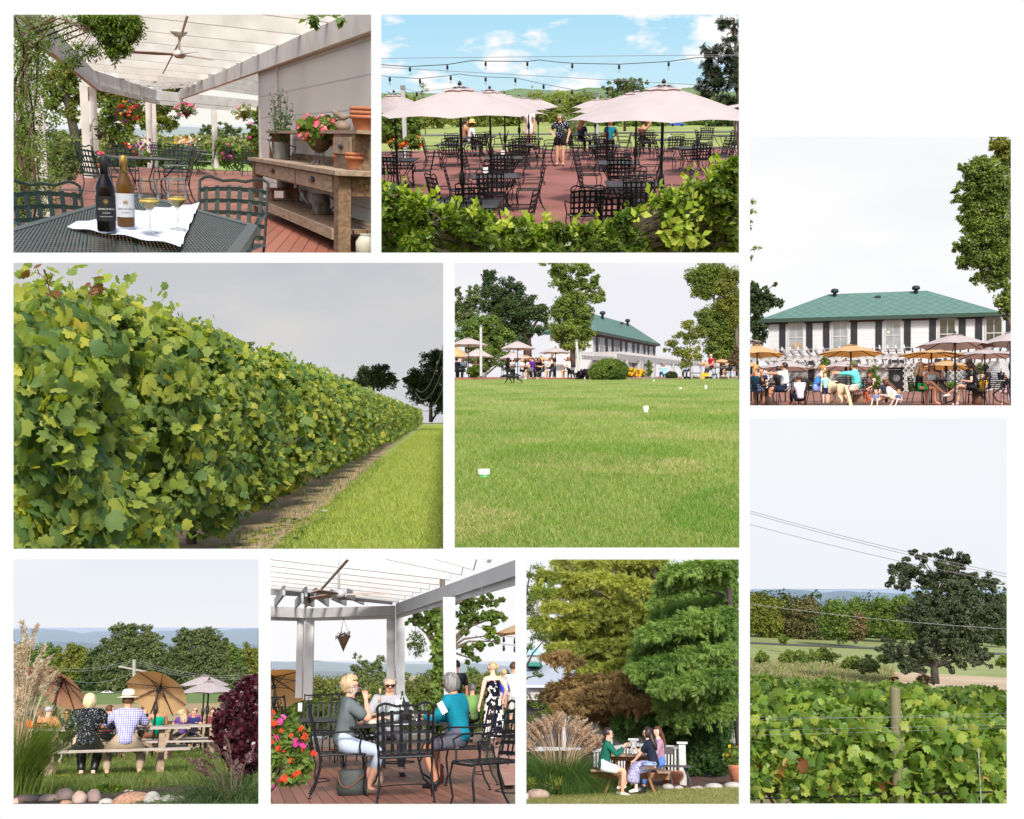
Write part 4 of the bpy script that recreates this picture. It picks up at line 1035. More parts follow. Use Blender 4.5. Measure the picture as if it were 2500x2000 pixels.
 wx=pl.on(530,y0-.66,0,1200);mx=pl.on(800,y0-.66,0,1200)
 person('woman with long white-blond hair and black speckled blouse on the near bench',wx,R(-8),1.66,.44,8,[(.35,.42,.80),(-.25,.42,.80)],[(.12,.22,.07),(-.06,.25,.07)],(-20,0),SKIN_PALE,('bob','platinum'),SP,1.6,DARK,1.0,DARK,1.42,face=False)
 person('man in cream sun hat and lilac checked shirt on the near bench, seen from behind',mx,R(4),1.64,.44,7,[(.32,.42,.79),(-.36,.40,.79)],[(.26,.10,.07),(-.22,.14,.07)],(8,0),SKIN,('short','brown'),CK,.9,C(158,142,118),1.0,mat('brown_shoe',srgb(84,56,40),rough=.5),1.28,face=False,hat=('brim',C(226,216,192)))
 bl=pl.on(800,y0-.66,0,1200)
 # other guests
 def guest(lb,x,d,rz,seat=.43,**k):
  return person(lb,pl.on(x,d,0,1100),R(rz),k.pop('H',1.68),seat,k.pop('lean',6),k.pop('hands',[(.18,.35,.78),(-.18,.35,.78)]),None,k.pop('look',(0,0)),group=None,face=k.pop('face',True),**k)
 guest('bald man in peach shirt at the table under the tilted pink parasol',262,24,-35,skinm=SKIN_PALE,hair=('fringe','white'),shirt=C(240,164,120),sleeve=.8,legs=C(200,190,170),H=1.55,build=1.2)
 guest('dark-haired man in camouflage shirt behind the peach-shirted man',200,29,-130,shirt=pattern('camo','blotch',srgb(50,50,36),srgb(96,92,70),9),hair=('short','dark'),legs=DARK,look=(0,0))
 guest('woman with long fair hair in dark blue top by the pink parasol pole',325,27.5,20,hair=('long','blond'),shirt=C(44,52,90),legs=DARK,H=1.5)
 guest('woman in black tank top and sunglasses, hair in a bun, at the left table',415,29,120,hair=('bun','dark'),shirt=DARK,sleeve=0,legs=DARK,shades=True,skinm=SKIN_TAN,H=1.5)
 guest('man in red football shirt beyond the couple',672,29,-70,hair=('short','brown'),shirt=C(206,30,44),legs=DARK,H=1.66)
 guest('dark-haired man in navy shirt holding a glass, right of the man in the hat',915,30.6,-100,hair=('short','dark'),shirt=C(34,36,50),legs=DARK,H=1.72,seat=.46)
 guest('woman in green dress with blond bun at the middle picnic table',1020,29.2,20,hair=('bun','platinum'),shirt=C(0,158,118),sleeve=0,skirt=(C(0,158,118),.4),skinm=SKIN_TAN,seat=.46,face=False,H=1.72,build=1.15,lean=2)
 guest('woman with auburn hair and blue sunglasses at the far right table',1198,38,-60,hair=('long','auburn'),shirt=C(60,60,90),legs=DARK,shades=True,H=1.6)
 guest('balding man in red and blue checked shirt at the far right table',1268,38,180,hair=('fringe','grey'),shirt=pattern('red_check','check',srgb(180,60,70),srgb(70,80,140),9),legs=DARK,shades=True,H=1.75)
 guest('smiling man in navy shirt in front of the checked shirt',1262,34,170,hair=('fringe','brown'),shirt=C(40,50,96),legs=DARK,H=1.5)
 guest('woman with long blond hair in purple, seated behind the straw hat',1190,33,15,hair=('long','blond'),shirt=C(96,60,130),legs=DARK,face=False,H=1.5)
 guest('person with dark curly hair next to the burgundy bush',1390,34,170,hair=('curly','brown'),shirt=C(120,60,60),legs=DARK,H=1.55)
 guest('grey-haired person in orange behind the tall grass',118,23,-20,hair=('short','grey'),shirt=C(236,110,40),legs=DARK,H=1.35)
 guest('standing person in striped shirt behind the tall grass',58,30,90,seat=None,hands=None,hair=('short','brown'),shirt=pattern('fine_stripe','stripe',srgb(235,235,238),srgb(110,110,120),22),legs=C(200,160,110),leglen=.4,H=1.8)
 hb=pl.P(1160,1095,28);t=thing('straw_hat','wide straw sun hat on the far picnic table','hat',hb);part('brim',MB().lathe([(.0,.02),(.1,.02),(.2,-.01),(.2,-.02)],16,cap=False),C(226,204,150,'straw'),t,True);part('crown',MB().lathe([(.11,.0),(.1,.08),(.05,.11),(0,.11)],16,cap=False),C(226,204,150,'straw'),t,True)
 k1=Kind(slat_chair)
 for x,d,rz,lb in[(262,24,-35,'black slat chair of the bald man in peach'),(640,27,150,'black slat chair beyond the couple, left of the man in the checked shirt'),(675,26,210,'black slat chair between the couple'),(325,27.5,20,'black slat chair of the woman with long fair hair'),(415,29,120,'black slat chair of the woman in the tank top')]:
  k1(pl.on(x,d,0,1200),R(rz),lb,'black slat chairs on the brick terrace')
 o=square_table('black patio table under the tilted pink parasol',1.0,1.0,.74,base=False);o.location=pl.on(335,27.2,0,1200)
 o=square_table('black patio table beyond the couple',.9,.9,.74,base=False);o.location=pl.on(640,28.2,0,1200)
 sheet('brick_terrace',mat('brick_paving',(.30,.14,.11),c2=(.42,.24,.19),scale=4,rough=.9),lambda x,y:pl.gz(y),lambda y:L_(y),lambda y:L_(y)*.15+1.0,24.6,36,8,10,.012)
 for i,(x,lb) in enumerate([(348,'bottle on the table below the pink parasol pole'),(330,'dark bottle left of the parasol pole')]):
  bottle(lb,pl.on(x,27.0,.745,1130),mat('green_bottle',(.01,.02,.012),rough=.1),DARK)
 wine_glass('white wine glass beside the navy-shirted man',pl.on(912,29.6,.775,1110),WHITE_WINE)
 for i,(x,d) in enumerate([(352,27.3),(372,27.1),(402,27.2)]):tumbler(['water glass nearest the parasol pole','water glass in the middle of the left table','water glass before the woman in the tank top'][i],pl.on(x,d,.745,1130),.12,.035)
 t=thing('basket','small brown wicker basket on the picnic table','basket',pl.on(1098,29.8,.775,1105));part('body',MB().box((0,0,.035),(.17,.1,.07)),WICKER,t);part('lid',MB().box((0,0,.077),(.18,.11,.012)),WICKER,t)
 # plants in front
 rng=np.random.default_rng(4)
 BL=leafmat('tall_grass_blade',[(.07,.12,.02),(.12,.18,.03),(.20,.24,.05)],.4);PL_=leafmat('plume',[(.40,.32,.21),(.56,.47,.33),(.68,.60,.46)],.4)
 tips=[(60+70*rng.normal(),760+110*rng.normal()) for _ in range(26)]+[(150+60*rng.normal(),880+90*rng.normal()) for _ in range(14)]+[(190,790),(240,770),(260,880),(255,985),(230,840),(120,700),(90,700),(60,690)]
 plume_grass(pl,'tall feathery grass with beige plumes at the left edge',(35,1640),12.2,tips,BL,PL_,2400,1.15,.26,3,.007,.8,(.26,.045))
 g=bush(pl,'bush','dark burgundy leafy bush at the right edge',13.5,[(1640,960,90,110),(1560,1050,130,120),(1600,1180,190,160),(1640,1330,170,130),(1480,1140,70,70),(1690,880,60,60)],leafmat('burgundy_leaf',[(.018,.004,.008),(.05,.008,.014),(.09,.014,.02)],.18,rough=.35,spec=.5),.055,15000,VINE_LOW,.9,.17,5,'bush',(1620,1500),hang=.2)
 tips=[(1290,1420),(1310,1440),(1380,1370),(1410,1320),(1500,1400),(1540,1440),(1330,1480),(1500,1300),(1630,1380),(1560,1480),(1370,1430)]
 plume_grass(pl,'dark green fountain grass with purple brown tassels, front right',(1530,1740),10.2,tips,leafmat('fountain_blade',[(.03,.065,.018),(.06,.11,.03),(.14,.20,.07)],.3),leafmat('tassel',[(.10,.05,.05),(.20,.12,.11),(.3,.2,.17)],.3),1300,.62,.55,6,.009,1.7,(.17,.035))
 g1=lambda x,y:pl.gz(y)+.012+.03*math.sin(3*x)*math.sin(2.3*y)
 sheet('soil_bed',SOIL,g1,L_,R_,7,14.6,60,30,.02)
 lawn(pl,L_,R_,14.4,33,60000,.085,.012,5,dens=1.25)
 lawn(pl,L_,R_,14.1,16.2,9000,.15,.013,6,label='longer unmown grass along the edge of the soil bed',name='tall_grass')
 rk=[mat('mauve_stone',(.17,.11,.10),c2=(.30,.22,.20),scale=5,rough=.8),mat('pink_stone',(.32,.20,.16),c2=(.46,.34,.28),scale=6,rough=.8),mat('grey_stone',(.30,.28,.26),c2=(.45,.42,.39),scale=5,rough=.8),mat('orange_stone',(.26,.13,.08),c2=(.46,.27,.18),scale=30,rough=.9)]
 S=[(140,1685,130,60,0,'long mauve stone, second from the left in the stone edging'),(270,1680,105,65,1,'mauve stone between the long one and the tilted one'),(375,1660,120,90,0,'tilted brown stone left of the pink egg-shaped one'),(482,1675,95,85,1,'pink egg-shaped stone in the edging'),(577,1665,88,90,0,'round purple stone right of the pink egg-shaped one'),(665,1700,90,50,2,'dark half-hidden stone left of the large orange boulder'),(830,1680,240,90,3,'large orange sandstone boulder in the edging'),(970,1680,120,90,2,'pale grey stone right of the orange boulder'),(1075,1690,100,75,2,'grey round stone before the fountain grass'),(1165,1690,85,65,2,'pale tilted stone next to the fountain grass'),(1225,1705,60,50,2,'small pale stone at the grass'),(60,1695,60,45,1,'small pink stone at the left corner'),(820,1625,60,28,1,'flat tan stone behind the orange boulder'),(390,1705,70,40,3,'small orange stone under the tilted brown one')]
 u=pl.m(9.3)
 for i,(x,y,w_,h_,k,lb) in enumerate(S):
  p=pl.G(x,min(y+h_*.5,1760));rock(lb,p,(w_*pl.m(p.y),w_*pl.m(p.y)*.8,h_*pl.m(p.y)*1.15),rk[k],40+i,'stones edging the bed')
 for i,(x,y,w_,lb,lm) in enumerate([(690,1570,60,'light green leafy plant in the soil, right of centre',LEAF_BRIGHT),(935,1540,45,'pale green seedling in the soil below the man',LEAF_BRIGHT),(680,1640,70,'low lettuce-green plant behind the purple stone',LEAF_BRIGHT),(370,1560,55,'browning plant in the soil bed, left',LEAF_YEL),(950,1610,50,'withered brown plant beside the orange boulder',leafmat('dry_leaf',[(.16,.07,.03),(.28,.15,.06),(.2,.2,.05)],.3)),(90,1600,60,'weedy plant below the tall grass',LEAF),(210,1650,45,'small weed behind the mauve stones',LEAF_BRIGHT)]):
  p=pl.G(x,y);bush(pl,'weed',lb,p.y,[(x,y-w_*.35,w_,w_*.45)],lm,.07,260,VINE_LOW,.8,.25,70+i,'plant',(x,y))
 rng=np.random.default_rng(31);n=700;y=rng.uniform(10.4,14.2,n);x=L_(y)+(R_(y)-L_(y))*rng.uniform(size=n)
 stuff('ground_weeds',leaves('ground_weeds',np.stack([x,y,np.array([g1(a,b) for a,b in zip(x,y)])+.04],1),.05,VINE_LOW,rng,np.tile((0,0,1.),(n,1)),.8),LEAF_BRIGHT,'tiny green weeds scattered over the soil','weeds')
 # ================================================================ view over the vines to the big oak
def vine_view():
 pl=Place((1831,1022,2458,1962),1820,1010,.55651,2144,1455,1.4,.5,h=2.55);use(pl)
 L_,R_=wedge(pl)
 backdrop(pl,2600,skymat('white_grey_sky',srgb(250,250,251),srgb(243,244,250),1/900,.45,.7,(1,1,2.5),low=srgb(240,244,250),zr=(40,600)))
 hills(pl,[(-100,785),(20,778),(110,774),(190,770),(260,776),(330,784),(420,778),(520,784),(620,786),(760,792),(900,790),(1150,794),(1260,800)],850,1500,HILL,.2,12)
 hills(pl,[(-100,822),(120,818),(260,828),(340,822),(620,832),(1260,836)],870,900,mat('far_wood',()),.1,15,2.0)
 haze(pl,330,2300,7e-4,top=766)
 def gz(x,y):
  pts=[(5,-2.5),(12,-2.75),(22,-3.6),(40,-6.0),(60,-7.9),(105,-9.0),(150,-9.2),(203,-9.05),(400,-10)]
  return float(np.interp(y,[p[0] for p in pts],[p[1] for p in pts]))
 sheet('vineyard_soil',mat('vineyard_soil',(.16,.13,.06),c2=(.22,.22,.08),rough=1,scale=2,bump=.3),gz,L_,R_,5,62,20,30)
 sheet('field',mat('mown_field',(.20,.25,.07),c2=(.30,.32,.13),rough=1,scale=.25),gz,L_,R_,62,420,30,40)
 sheet('stubble_field',mat('pale_stubble',(.42,.30,.18),c2=(.54,.42,.28),rough=1,scale=.3),gz,lambda y:-1.0+.02*(y-80),lambda y:47.0,84,137,20,20,.06)
 sheet('stubble_strip',mat('pale_stubble',()),gz,L_,lambda y:20.0,78,86,20,8,.05)
 sheet('road',ASPHALT,gz,L_,R_,191,197,20,3,.08)
 mb=MB();
 W_=leafmat('rough_meadow',[(.15,.22,.05),(.22,.27,.08),(.34,.28,.15),(.42,.34,.20)],.35)
 rng=np.random.default_rng(3);n=22000;y=rng.uniform(88,140,n);x=L_(y)+(R_(y)-L_(y))*rng.uniform(size=n)*.56*np.clip(1.25-(y-88)/300,0,1);base=np.stack([x,y,np.array([gz(0,q) for q in y])],1)
 stuff('meadow_growth',blades('meadow_growth',base,.9,.22,rng,.8,2),W_,'rough tall meadow growth in front of the road','meadow')
 for i,(x,y,rx,ry,lb,lm) in enumerate([(540,1095,32,42,'round olive bush in the meadow beside the oak',LEAF_OLIVE),(70,1065,22,22,'small green bush left in the meadow',LEAF),(210,1060,50,26,'low bright thicket in the meadow, left',LEAF),(330,1055,50,30,'taller thicket in the middle of the meadow',LEAF),(470,1085,34,34,'light thicket next to the olive bush',LEAF),(620,1065,28,24,'brownish shrub at the left foot of the oak',LEAF_OLIVE),(1135,1080,20,34,'pale bush at the right edge of the field',LEAF)]):
  bush(pl,'bush',lb,112+5*math.sin(i*2.3),[(x,y+ry*.2,rx,ry*.7),(x-rx*.8,y+ry*.5,rx*.7,ry*.45),(x+rx*.7,y+ry*.45,rx*.8,ry*.5),(x+rx*.2,y-ry*.4,rx*.4,ry*.5)],LEAF_SUN if lm is LEAF else lm,.3,1500,None,.9,.3,20+i,'bush',inner=.2)
 T=[(20,860,75,70,.0,LEAF_YEL,'yellow-green tree at the left edge of the treeline',985),(110,880,80,70,0,LEAF_YEL,'broad yellow-green tree, second in the treeline',985),(70,800,32,22,0,LEAF_OLIVE,'tall olive tree peeping over the yellow ones',985),(180,840,24,40,0,LEAF_OLIVE,'narrow tree with bare top between yellow and brown trees',985),(255,890,85,80,0,mat_leaf_brown(),'rounded brown-green tree in the treeline',985),(410,900,75,85,1,LEAF,'round green tree with visible trunk standing in front of the treeline',1010),(485,930,42,60,1,leafmat('turning_leaf',[(.10,.13,.03),(.18,.13,.06),(.22,.12,.07)],.3),'smaller tree turning red-brown beside the green one',1010),(500,870,60,60,0,LEAF,'green tree behind the turning one',985),(600,880,70,70,0,LEAF,'leafy green tree left of the oak crown',985),(590,835,26,24,0,LEAF_YEL,'small yellow top behind the leafy trees',985),(680,880,70,80,0,LEAF,'green tree just behind the left oak limbs',985),(1080,860,70,70,0,LEAF_DARK,'dark tree behind the right side of the oak',1015),(1140,900,50,90,0,LEAF_DARK,'dark tree at the right edge of the treeline',1015),(160,985,27,32,2,LEAF_BRIGHT,'small rounded bright green tree alone before the road',1018),(340,920,60,70,0,LEAF_OLIVE,'olive tree in shade between brown and green trees',985)]
 for i,(x,y,rx,ry,fr,lm,lb,yb) in enumerate(T):
  d=[222,196,170][int(fr)]
  bl=[(x,y,rx,ry),(x-rx*.45,y+ry*.45,rx*.6,ry*.6),(x+rx*.45,y+ry*.4,rx*.6,ry*.65)] if fr<2 else[(x,y,rx*.8,ry*.8)]
  if fr==0:bl.append((x,y+ry*.9,rx,ry*.5))
  tree(pl,'tree',lb,d,bl,[(x,yb,12 if fr else 8),(x,y+ry*.4,7)],lm,.55,7500 if rx>40 else 2500,None,.8,.17,100+i,'trees along the far road',inner=.4)
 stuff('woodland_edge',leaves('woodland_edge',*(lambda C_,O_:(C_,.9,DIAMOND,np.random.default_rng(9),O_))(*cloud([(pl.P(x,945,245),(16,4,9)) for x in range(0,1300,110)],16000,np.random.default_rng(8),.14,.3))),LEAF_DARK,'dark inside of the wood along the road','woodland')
 tree(pl,'oak_tree','huge dark oak with thick limbs standing alone in the field',104,[(735,680,85,45),(670,730,50,55),(770,625,55,28),(725,605,22,20),(790,760,45,60),(905,650,75,50),(960,640,45,35),(900,740,90,80),(1030,740,65,55),(1000,830,110,90),(1090,850,40,60),(880,870,120,90),(760,880,80,50),(830,960,110,80),(960,960,110,80),(1060,930,70,60),(640,1020,60,40),(610,1050,35,28),(720,1060,80,55),(700,1120,50,30),(760,1110,50,30),(960,1060,80,50),(900,1110,30,28),(1060,1100,26,22),(820,1040,90,50),(1040,1050,50,36)],[(832,1185,34),(828,1110,27),(824,1000,26),(830,880,20),(850,780,12)],leafmat('oak_leaf',[(.05,.07,.034),(.075,.095,.045),(.12,.135,.065)],.25,clump=(.5,(.035,.05,.024))),.30,52000,None,.75,.15,7,per=110,inner=.3,bark=mat('dark_bark',(.03,.025,.02),c2=(.08,.07,.055),rough=1,scale=3,bump=.5))
 bush(pl,'bush','low reddish undergrowth at the foot of the oak',100,[(780,1170,26,14),(640,1163,16,10)],leafmat('red_leaf',[(.10,.05,.03),(.05,.06,.02),(.16,.05,.04)],.3),.3,500,None,.8,.2,4,'bush')
 WIRE=mat('grey_wire',(.16,.13,.14),rough=.6)
 for lb,a,c in[('uppermost of three power lines above the field',(20,425),(1146,703)),('middle of three power lines above the field',(20,435),(1146,716)),('lowest of three power lines above the field',(20,485),(1146,743)),('single pale cable crossing in front of the treeline',(20,838),(1146,940))]:
  wire('power_line',lb,sagging(pl.P(a[0]-30,a[1]-7,60),pl.P(c[0]+30,c[1]+7,60),.15),.014,WIRE if 'pale' not in lb else mat('dull_wire',()),'power line','power lines')
  # second vine row and the row in front
 rng=np.random.default_rng(2)
 VL2=leafmat('vine_leaf_sunny',[(.09,.17,.03),(.15,.25,.045),(.23,.33,.055),(.38,.42,.08)],.45,rough=.42,spec=.3)
 def row(lb,d,y0,y1,n,size,seed,tm,lm,dens_low=.5,x0=-80,x1=1250):
  rng=np.random.default_rng(seed);a,b=pl.P(x0,(y0+y1)/2,d),pl.P(x1,(y0+y1)/2,d);t=thing('grape_vine',lb,'grape vine',(0,d,gz(0,d)))
  zt=pl.P(580,y0,d).z-gz(0,d);zb=pl.P(580,y1,d).z-gz(0,d);x=a.x+(b.x-a.x)*rng.uniform(size=n)
  q=rng.uniform(size=n)**dens_low;z=zb+(zt-zb)*q;top=.08*np.sin(x*2.1+seed)+.06*np.sin(x*5.3)+.03*rng.normal(size=n);z=z+top*(q>.6)*q
  side=np.where(rng.uniform(size=n)<.75,-1,1);yy=side*(.32+.12*rng.normal(size=n))*(1-.5*(q>.85))
  Cc=np.stack([x,yy,z],1);O=nrm(np.stack([.2*rng.normal(size=n),side*1.0,.5+.3*rng.normal(size=n)],1))
  part('foliage',leaves('foliage',Cc,size,tm,rng,O,.48,.35),lm,t);return t,zt,zb,a.x,b.x
 row('distant vine row peeping over the front row',24,1228,1300,9000,.14,5,VINE_LOW,VINE_LEAF)
 row('vine row further down the slope before the field',46,1190,1225,6000,.2,6,VINE_LOW,LEAF)
 d=11.0
 t,zt,zb,xa,xb=row('front row of leafy grape vines on wires',d,1285,1690,8500,.10,8,VINE,VL2,.75)
 n=60;sh=np.stack([xa+(xb-xa)*rng.uniform(size=n),-.1+.2*rng.normal(size=n),zt+.14*rng.uniform(size=n)],1);part('foliage',leaves('young_foliage',sh,.1,VINE,rng,None,0,-.4),LEAF_BRIGHT,t)
 mb=MB()
 for k in range(16):
  x=xa+(xb-xa)*(k+.5)/16;p=[Vector((x,.05,-.1))]
  for j in range(5):p.append(p[-1]+Vector((.12*rng.normal(),.06*rng.normal(),zt/6)))
  mb.tube(p,[.035,.03,.022,.015,.01,.006],6)
  for j in range(3):
   s=p[2+j%3];mb.tube([s,s+Vector((.3*rng.normal(),-.25,.15)),s+Vector((.6*rng.normal(),-.3,-.1))],[.012,.008,.004],5)
 part('vine_stems',mb,mat('red_brown_stem',(.10,.04,.025),c2=(.2,.09,.06),rough=.8),t,True)
 part('brown_leaves',leaves('brown_leaves',np.stack([xa+(xb-xa)*rng.uniform(size=60),-.38+.1*rng.normal(size=60),zb+(zt-zb)*rng.uniform(0,.8,60)],1),.11,VINE,rng,None,0,.5),leafmat('brown_leaf',[(.20,.08,.03),(.34,.16,.05),(.36,.28,.08)],.3),t)
 POST=mat('green_grey_post',(.09,.10,.04),c2=(.18,.17,.09),rough=.9,scale=4,stretch=(1,1,.2),bump=.4)
 a=pl.P(655,1200,d-.5);b=pl.P(650,1860,d-.5);solo('trellis_post',MB().tube([(0,0,b.z-a.z),(0,0,-.02),(0,0,0)],[.052,.048,.043],12),POST,'thick mossy wooden trellis post standing in the front vine row','post',a)
 a=pl.P(337,1600,d-.2);b=pl.P(337,1860,d-.2);solo('trellis_post',MB().tube([(0,0,b.z-a.z),(0,0,0)],[.05,.048],10),POST,'short thin wooden post low in the vines, left of the thick post','post',a)
 a=pl.P(1022,1460,d-.6);b=pl.P(1022,1860,d-.6);solo('vine_stake',MB().tube([(0,0,b.z-a.z),(0,0,0)],[.007,.007],6),mat('grey_metal',(.4,.4,.4),rough=.4,metal=.8),'thin grey metal stake right in the vine row','stake',a)
 for lb,ya,yb,dd in[('topmost trellis wire, near the post top',1330,1330,-.62),('second trellis wire, slanting up to the right',1390,1362,-.64),('third trellis wire, just below the second',1412,1375,-.6),('upper right trellis wire',1345,1312,-.66),('lowest dark drip line through the vines',1690,1655,-.5)]:
  wire('trellis_wire',lb,[pl.P(-20,ya,d+dd),pl.P(580,(ya+yb)/2+3,d+dd),pl.P(1200,yb,d+dd)],.0013 if 'drip' not in lb else .008,mat('dull_wire',()) if 'drip' not in lb else DARK,'wire','trellis wires')
def mat_leaf_brown():return leafmat('brown_green_leaf',[(.10,.11,.04),(.15,.14,.05),(.22,.18,.07)],.3,clump=(.6,(.07,.08,.03)))
# ================================================================ long vine row beside a grass path
def vine_row():
 pl=Place((33,642,1082,1340),20,630,.50093,1067,1016,50.0,0,h=1.6);use(pl)
 L_,R_=wedge(pl)
 backdrop(pl,700,skymat('grey_blue_sky',srgb(170,173,184),srgb(216,215,214),1/170,.40,.62,(1,1,3.0),low=srgb(212,213,217),zr=(20,230)))
 sheet('path',mat('path_grass',(.20,.27,.05),c2=(.32,.35,.10),rough=1,scale=1.5,bump=.3),flat(pl),L_,R_,6,240,30,50)
 sheet('bare_soil',mat('bare_soil',(.30,.20,.11),c2=(.46,.33,.20),rough=1,scale=5,bump=.6),flat(pl),lambda y:-4.6+0*y,lambda y:-1.75+.10*math.sin(y*1.7)-.012*y,6,60,16,40,.012)
 rng=np.random.default_rng(11)
 lawn(pl,lambda y:-2.0+0*y,lambda y:1.6+0*y,8,165,85000,.07,.012,12,m=leafmat('sunlit_grass',[(.22,.30,.05),(.34,.42,.08),(.50,.50,.14)],.45),label='short grass on the path beside the vines',dens=1.2)
 lawn(pl,lambda y:-2.6+0*y,lambda y:-1.7+0*y,8,40,2500,.09,.012,13,label='tufts of grass on the bare soil under the vines',name='grass_tufts')
 # the row, plant by plant along one trellis
 X0=-3.05;zt=2.56
 t=thing('grape_vine','long tall row of grape vines with broad leaves on its trellis','grape vine',(X0,20,pl.gz(0)))
 def mk(name,ya,yb,n,tm,size,seed,lm,crest=False):
  rng=np.random.default_rng(seed);y=ya*(yb/ya)**(rng.uniform(size=n)**1.0) if yb>60 else rng.uniform(ya,yb,n);q=rng.uniform(size=n)
  bay=.5+.5*np.cos((y-7.2)*2*np.pi/2.7)  # each plant bulges, gaps between at the foot
  low=.12+1.15*(1-bay)**1.4*rng.uniform(.5,1,n)+(.25*rng.uniform(size=n))
  top=zt*np.clip(.74+.10*(y-6),.74,1)*(1+(.025*np.sin(y*1.1)+.04*np.sin(y*2.33+1)+.02*np.sin(y*6))*np.clip((y-6)/5,.3,1)+.02*rng.normal(size=n))
  z=low+(top-low)*q**(.9 if not crest else .12);f=z/zt
  w_=(.62*np.sin(np.pi*np.clip(.1+.80*f,0,1))**.6+.1)*(.62+.5*bay);deep=rng.uniform(size=n)**.55;sgn=np.where(rng.uniform(size=n)<.72,1,-1)
  x=sgn*w_*deep*.9+.05*rng.normal(size=n)
  hole=np.sin(y*3.3+1.7*z)+np.sin(z*4.7-y*1.9+2)+np.sin(y*7.1+z*2)>1.55
  puff=.12*np.sin(y*4.1+z*3.3)+.1*np.sin(z*6.1-y*2.3);x=np.where(hole,x*.25,x+puff*sgn)
  Cc=np.stack([x,y-20,z],1);O=nrm(np.stack([sgn*1.0+.3*rng.normal(size=n),-.45+.4*rng.normal(size=n),.35+.9*(f>.9)+.3*rng.normal(size=n)],1))
  part(name,leaves(name,Cc,size,tm,rng,O,.62,.35,None,.4),lm,t)
 GV=leafmat('broad_vine_leaf',[(.09,.16,.055),(.14,.22,.065),(.20,.28,.07),(.32,.37,.07),(.50,.48,.08)],.5,rough=.5,spec=.22)
 mk('near_foliage',6.2,16,25000,VINE,.118,1,GV);mk('foliage',15.8,170,70000,VINE_LOW,.15,2,GV)
 mk('sunlit_crest',6.2,40,2600,VINE,.12,5,leafmat('sunlit_vine_leaf',[(.16,.22,.03),(.28,.32,.05),(.12,.20,.03)],.5),True)  # backlight along the crest put into the colour of extra yellow-green leaves
 mk('yellow_leaves',6.5,45,900,VINE,.15,3,leafmat('yellow_vine_leaf',[(.35,.30,.03),(.48,.42,.05),(.30,.34,.05)],.45))
 rng=np.random.default_rng(41);cs,ax=[],[]
 for k in range(420):
  y=6.3*(45/6.3)**rng.uniform();up=rng.uniform()<.5;z=zt*min(1,.78+.1*(y-6))*(.95 if up else rng.uniform(.25,.95));q=np.array((.1+.2*rng.normal() if up else .62,y-20,z));v=np.array((.25*rng.normal(),.25*rng.normal(),1.0)) if up else np.array((.8,.4*rng.normal(),.3*rng.normal()-.2));L=rng.uniform(.12,.38)
  for j in range(6):cs.append(q+v*L*j/5+.03*rng.normal(size=3)-np.array((0,0,.12*(j/5)**2 if not up else 0)));ax.append(v+rng.normal(size=3)*.8)
 part('outer_foliage',leaves('outer_foliage',np.array(cs),.085,VINE,rng,None,0,.1,np.array(ax),.45),leafmat('young_vine_leaf',[(.20,.28,.06),(.32,.38,.07),(.16,.24,.07),(.48,.48,.09)],.5),t)
 rng=np.random.default_rng(4)
 for k in range(24):
  y=7.6+2.7*k;p=[Vector((.0,y-20,0))]
  for j in range(4):p.append(p[-1]+Vector((.08*rng.normal(),.12*rng.normal()+(.08 if j<2 else 0),.38)))
  mb=MB().tube(p,[.07,.05,.045,.04,.02],7)
  for j in range(6):s=p[2];mb.tube([s,s+Vector((.4*rng.normal(),.5*rng.normal(),.5)),s+Vector((.5,.7*rng.normal(),.3*rng.normal()))],[.014,.009,.004],5)
  part('vine_trunk',mb,BARK,t,True)
 for i,(pts,lb) in enumerate([([(235,205),(205,180),(190,110),(150,75),(105,68)],'long'),([(385,235),(400,180),(403,150),(398,120)],'short')]):
  P_=[pl.P(x,y,7.4)-Vector((X0,20,pl.gz(0))) for x,y in pts];part('shoot',MB().tube(P_,[.006,.005,.004,.003,.002][:len(P_)],5),mat('red_brown_stem',()),t)
  part('shoot_leaves',leaves('shoot_leaves',np.array([p for p in P_[1:]]+[p+Vector((.03,0,.03)) for p in P_[1:]]),.075,VINE,rng,None,0,.2),leafmat('bronze_leaf',[(.16,.07,.03),(.22,.12,.04)],.4),t)
  # opposite row, right edge
 t=thing('grape_vine','sunlit yellow-green vine leaves reaching in at the right edge','grape vine',(.7,20,pl.gz(0)))
 n=6000;y=9*(120/9)**rng.uniform(size=n);z=rng.uniform(size=n)*1.35;x=.30+.15*rng.normal(size=n)
 part('foliage',leaves('foliage',np.stack([x,y-20,z],1),.15,VINE_LOW,rng,np.tile((-1.,-.4,.4),(n,1)),.5,.3),leafmat('sunny_vine_leaf',[(.12,.18,.03),(.20,.26,.04),(.34,.34,.07)],.45),t)
 n=60;part('orange_leaves',leaves('orange_leaves',np.stack([-.25+.15*rng.normal(size=n),rng.uniform(10,16,n)-20,rng.uniform(1.2,1.6,n)],1),.16,VINE,rng),leafmat('orange_leaf',[(.5,.25,.12),(.5,.4,.1)],.4),t)
 mb=MB()
 for k in range(8):part('vine_trunk',MB().tube([(0,9+4*k-20,0),(.05,9.2+4*k-20,1.2)],.03,6),BARK,t,True)
 tree(pl,'tree','small oak with airy crown above the end of the vine row',300,[(1760,560,60,40),(1820,560,60,38),(1700,600,50,30),(1780,600,80,40),(1850,600,45,35)],[(1780,780,16),(1780,620,10)],LEAF_OLIVE,.5,9000,None,.8,.2,31)
 tree(pl,'tree','larger dark oak at the right edge above the vines',260,[(2080,500,70,55),(2010,590,80,55),(2110,600,80,80),(2040,660,90,60),(2120,700,60,60),(1960,600,40,30)],[(2060,800,20),(2060,660,14)],LEAF_DARK,.5,13000,None,.8,.2,32)
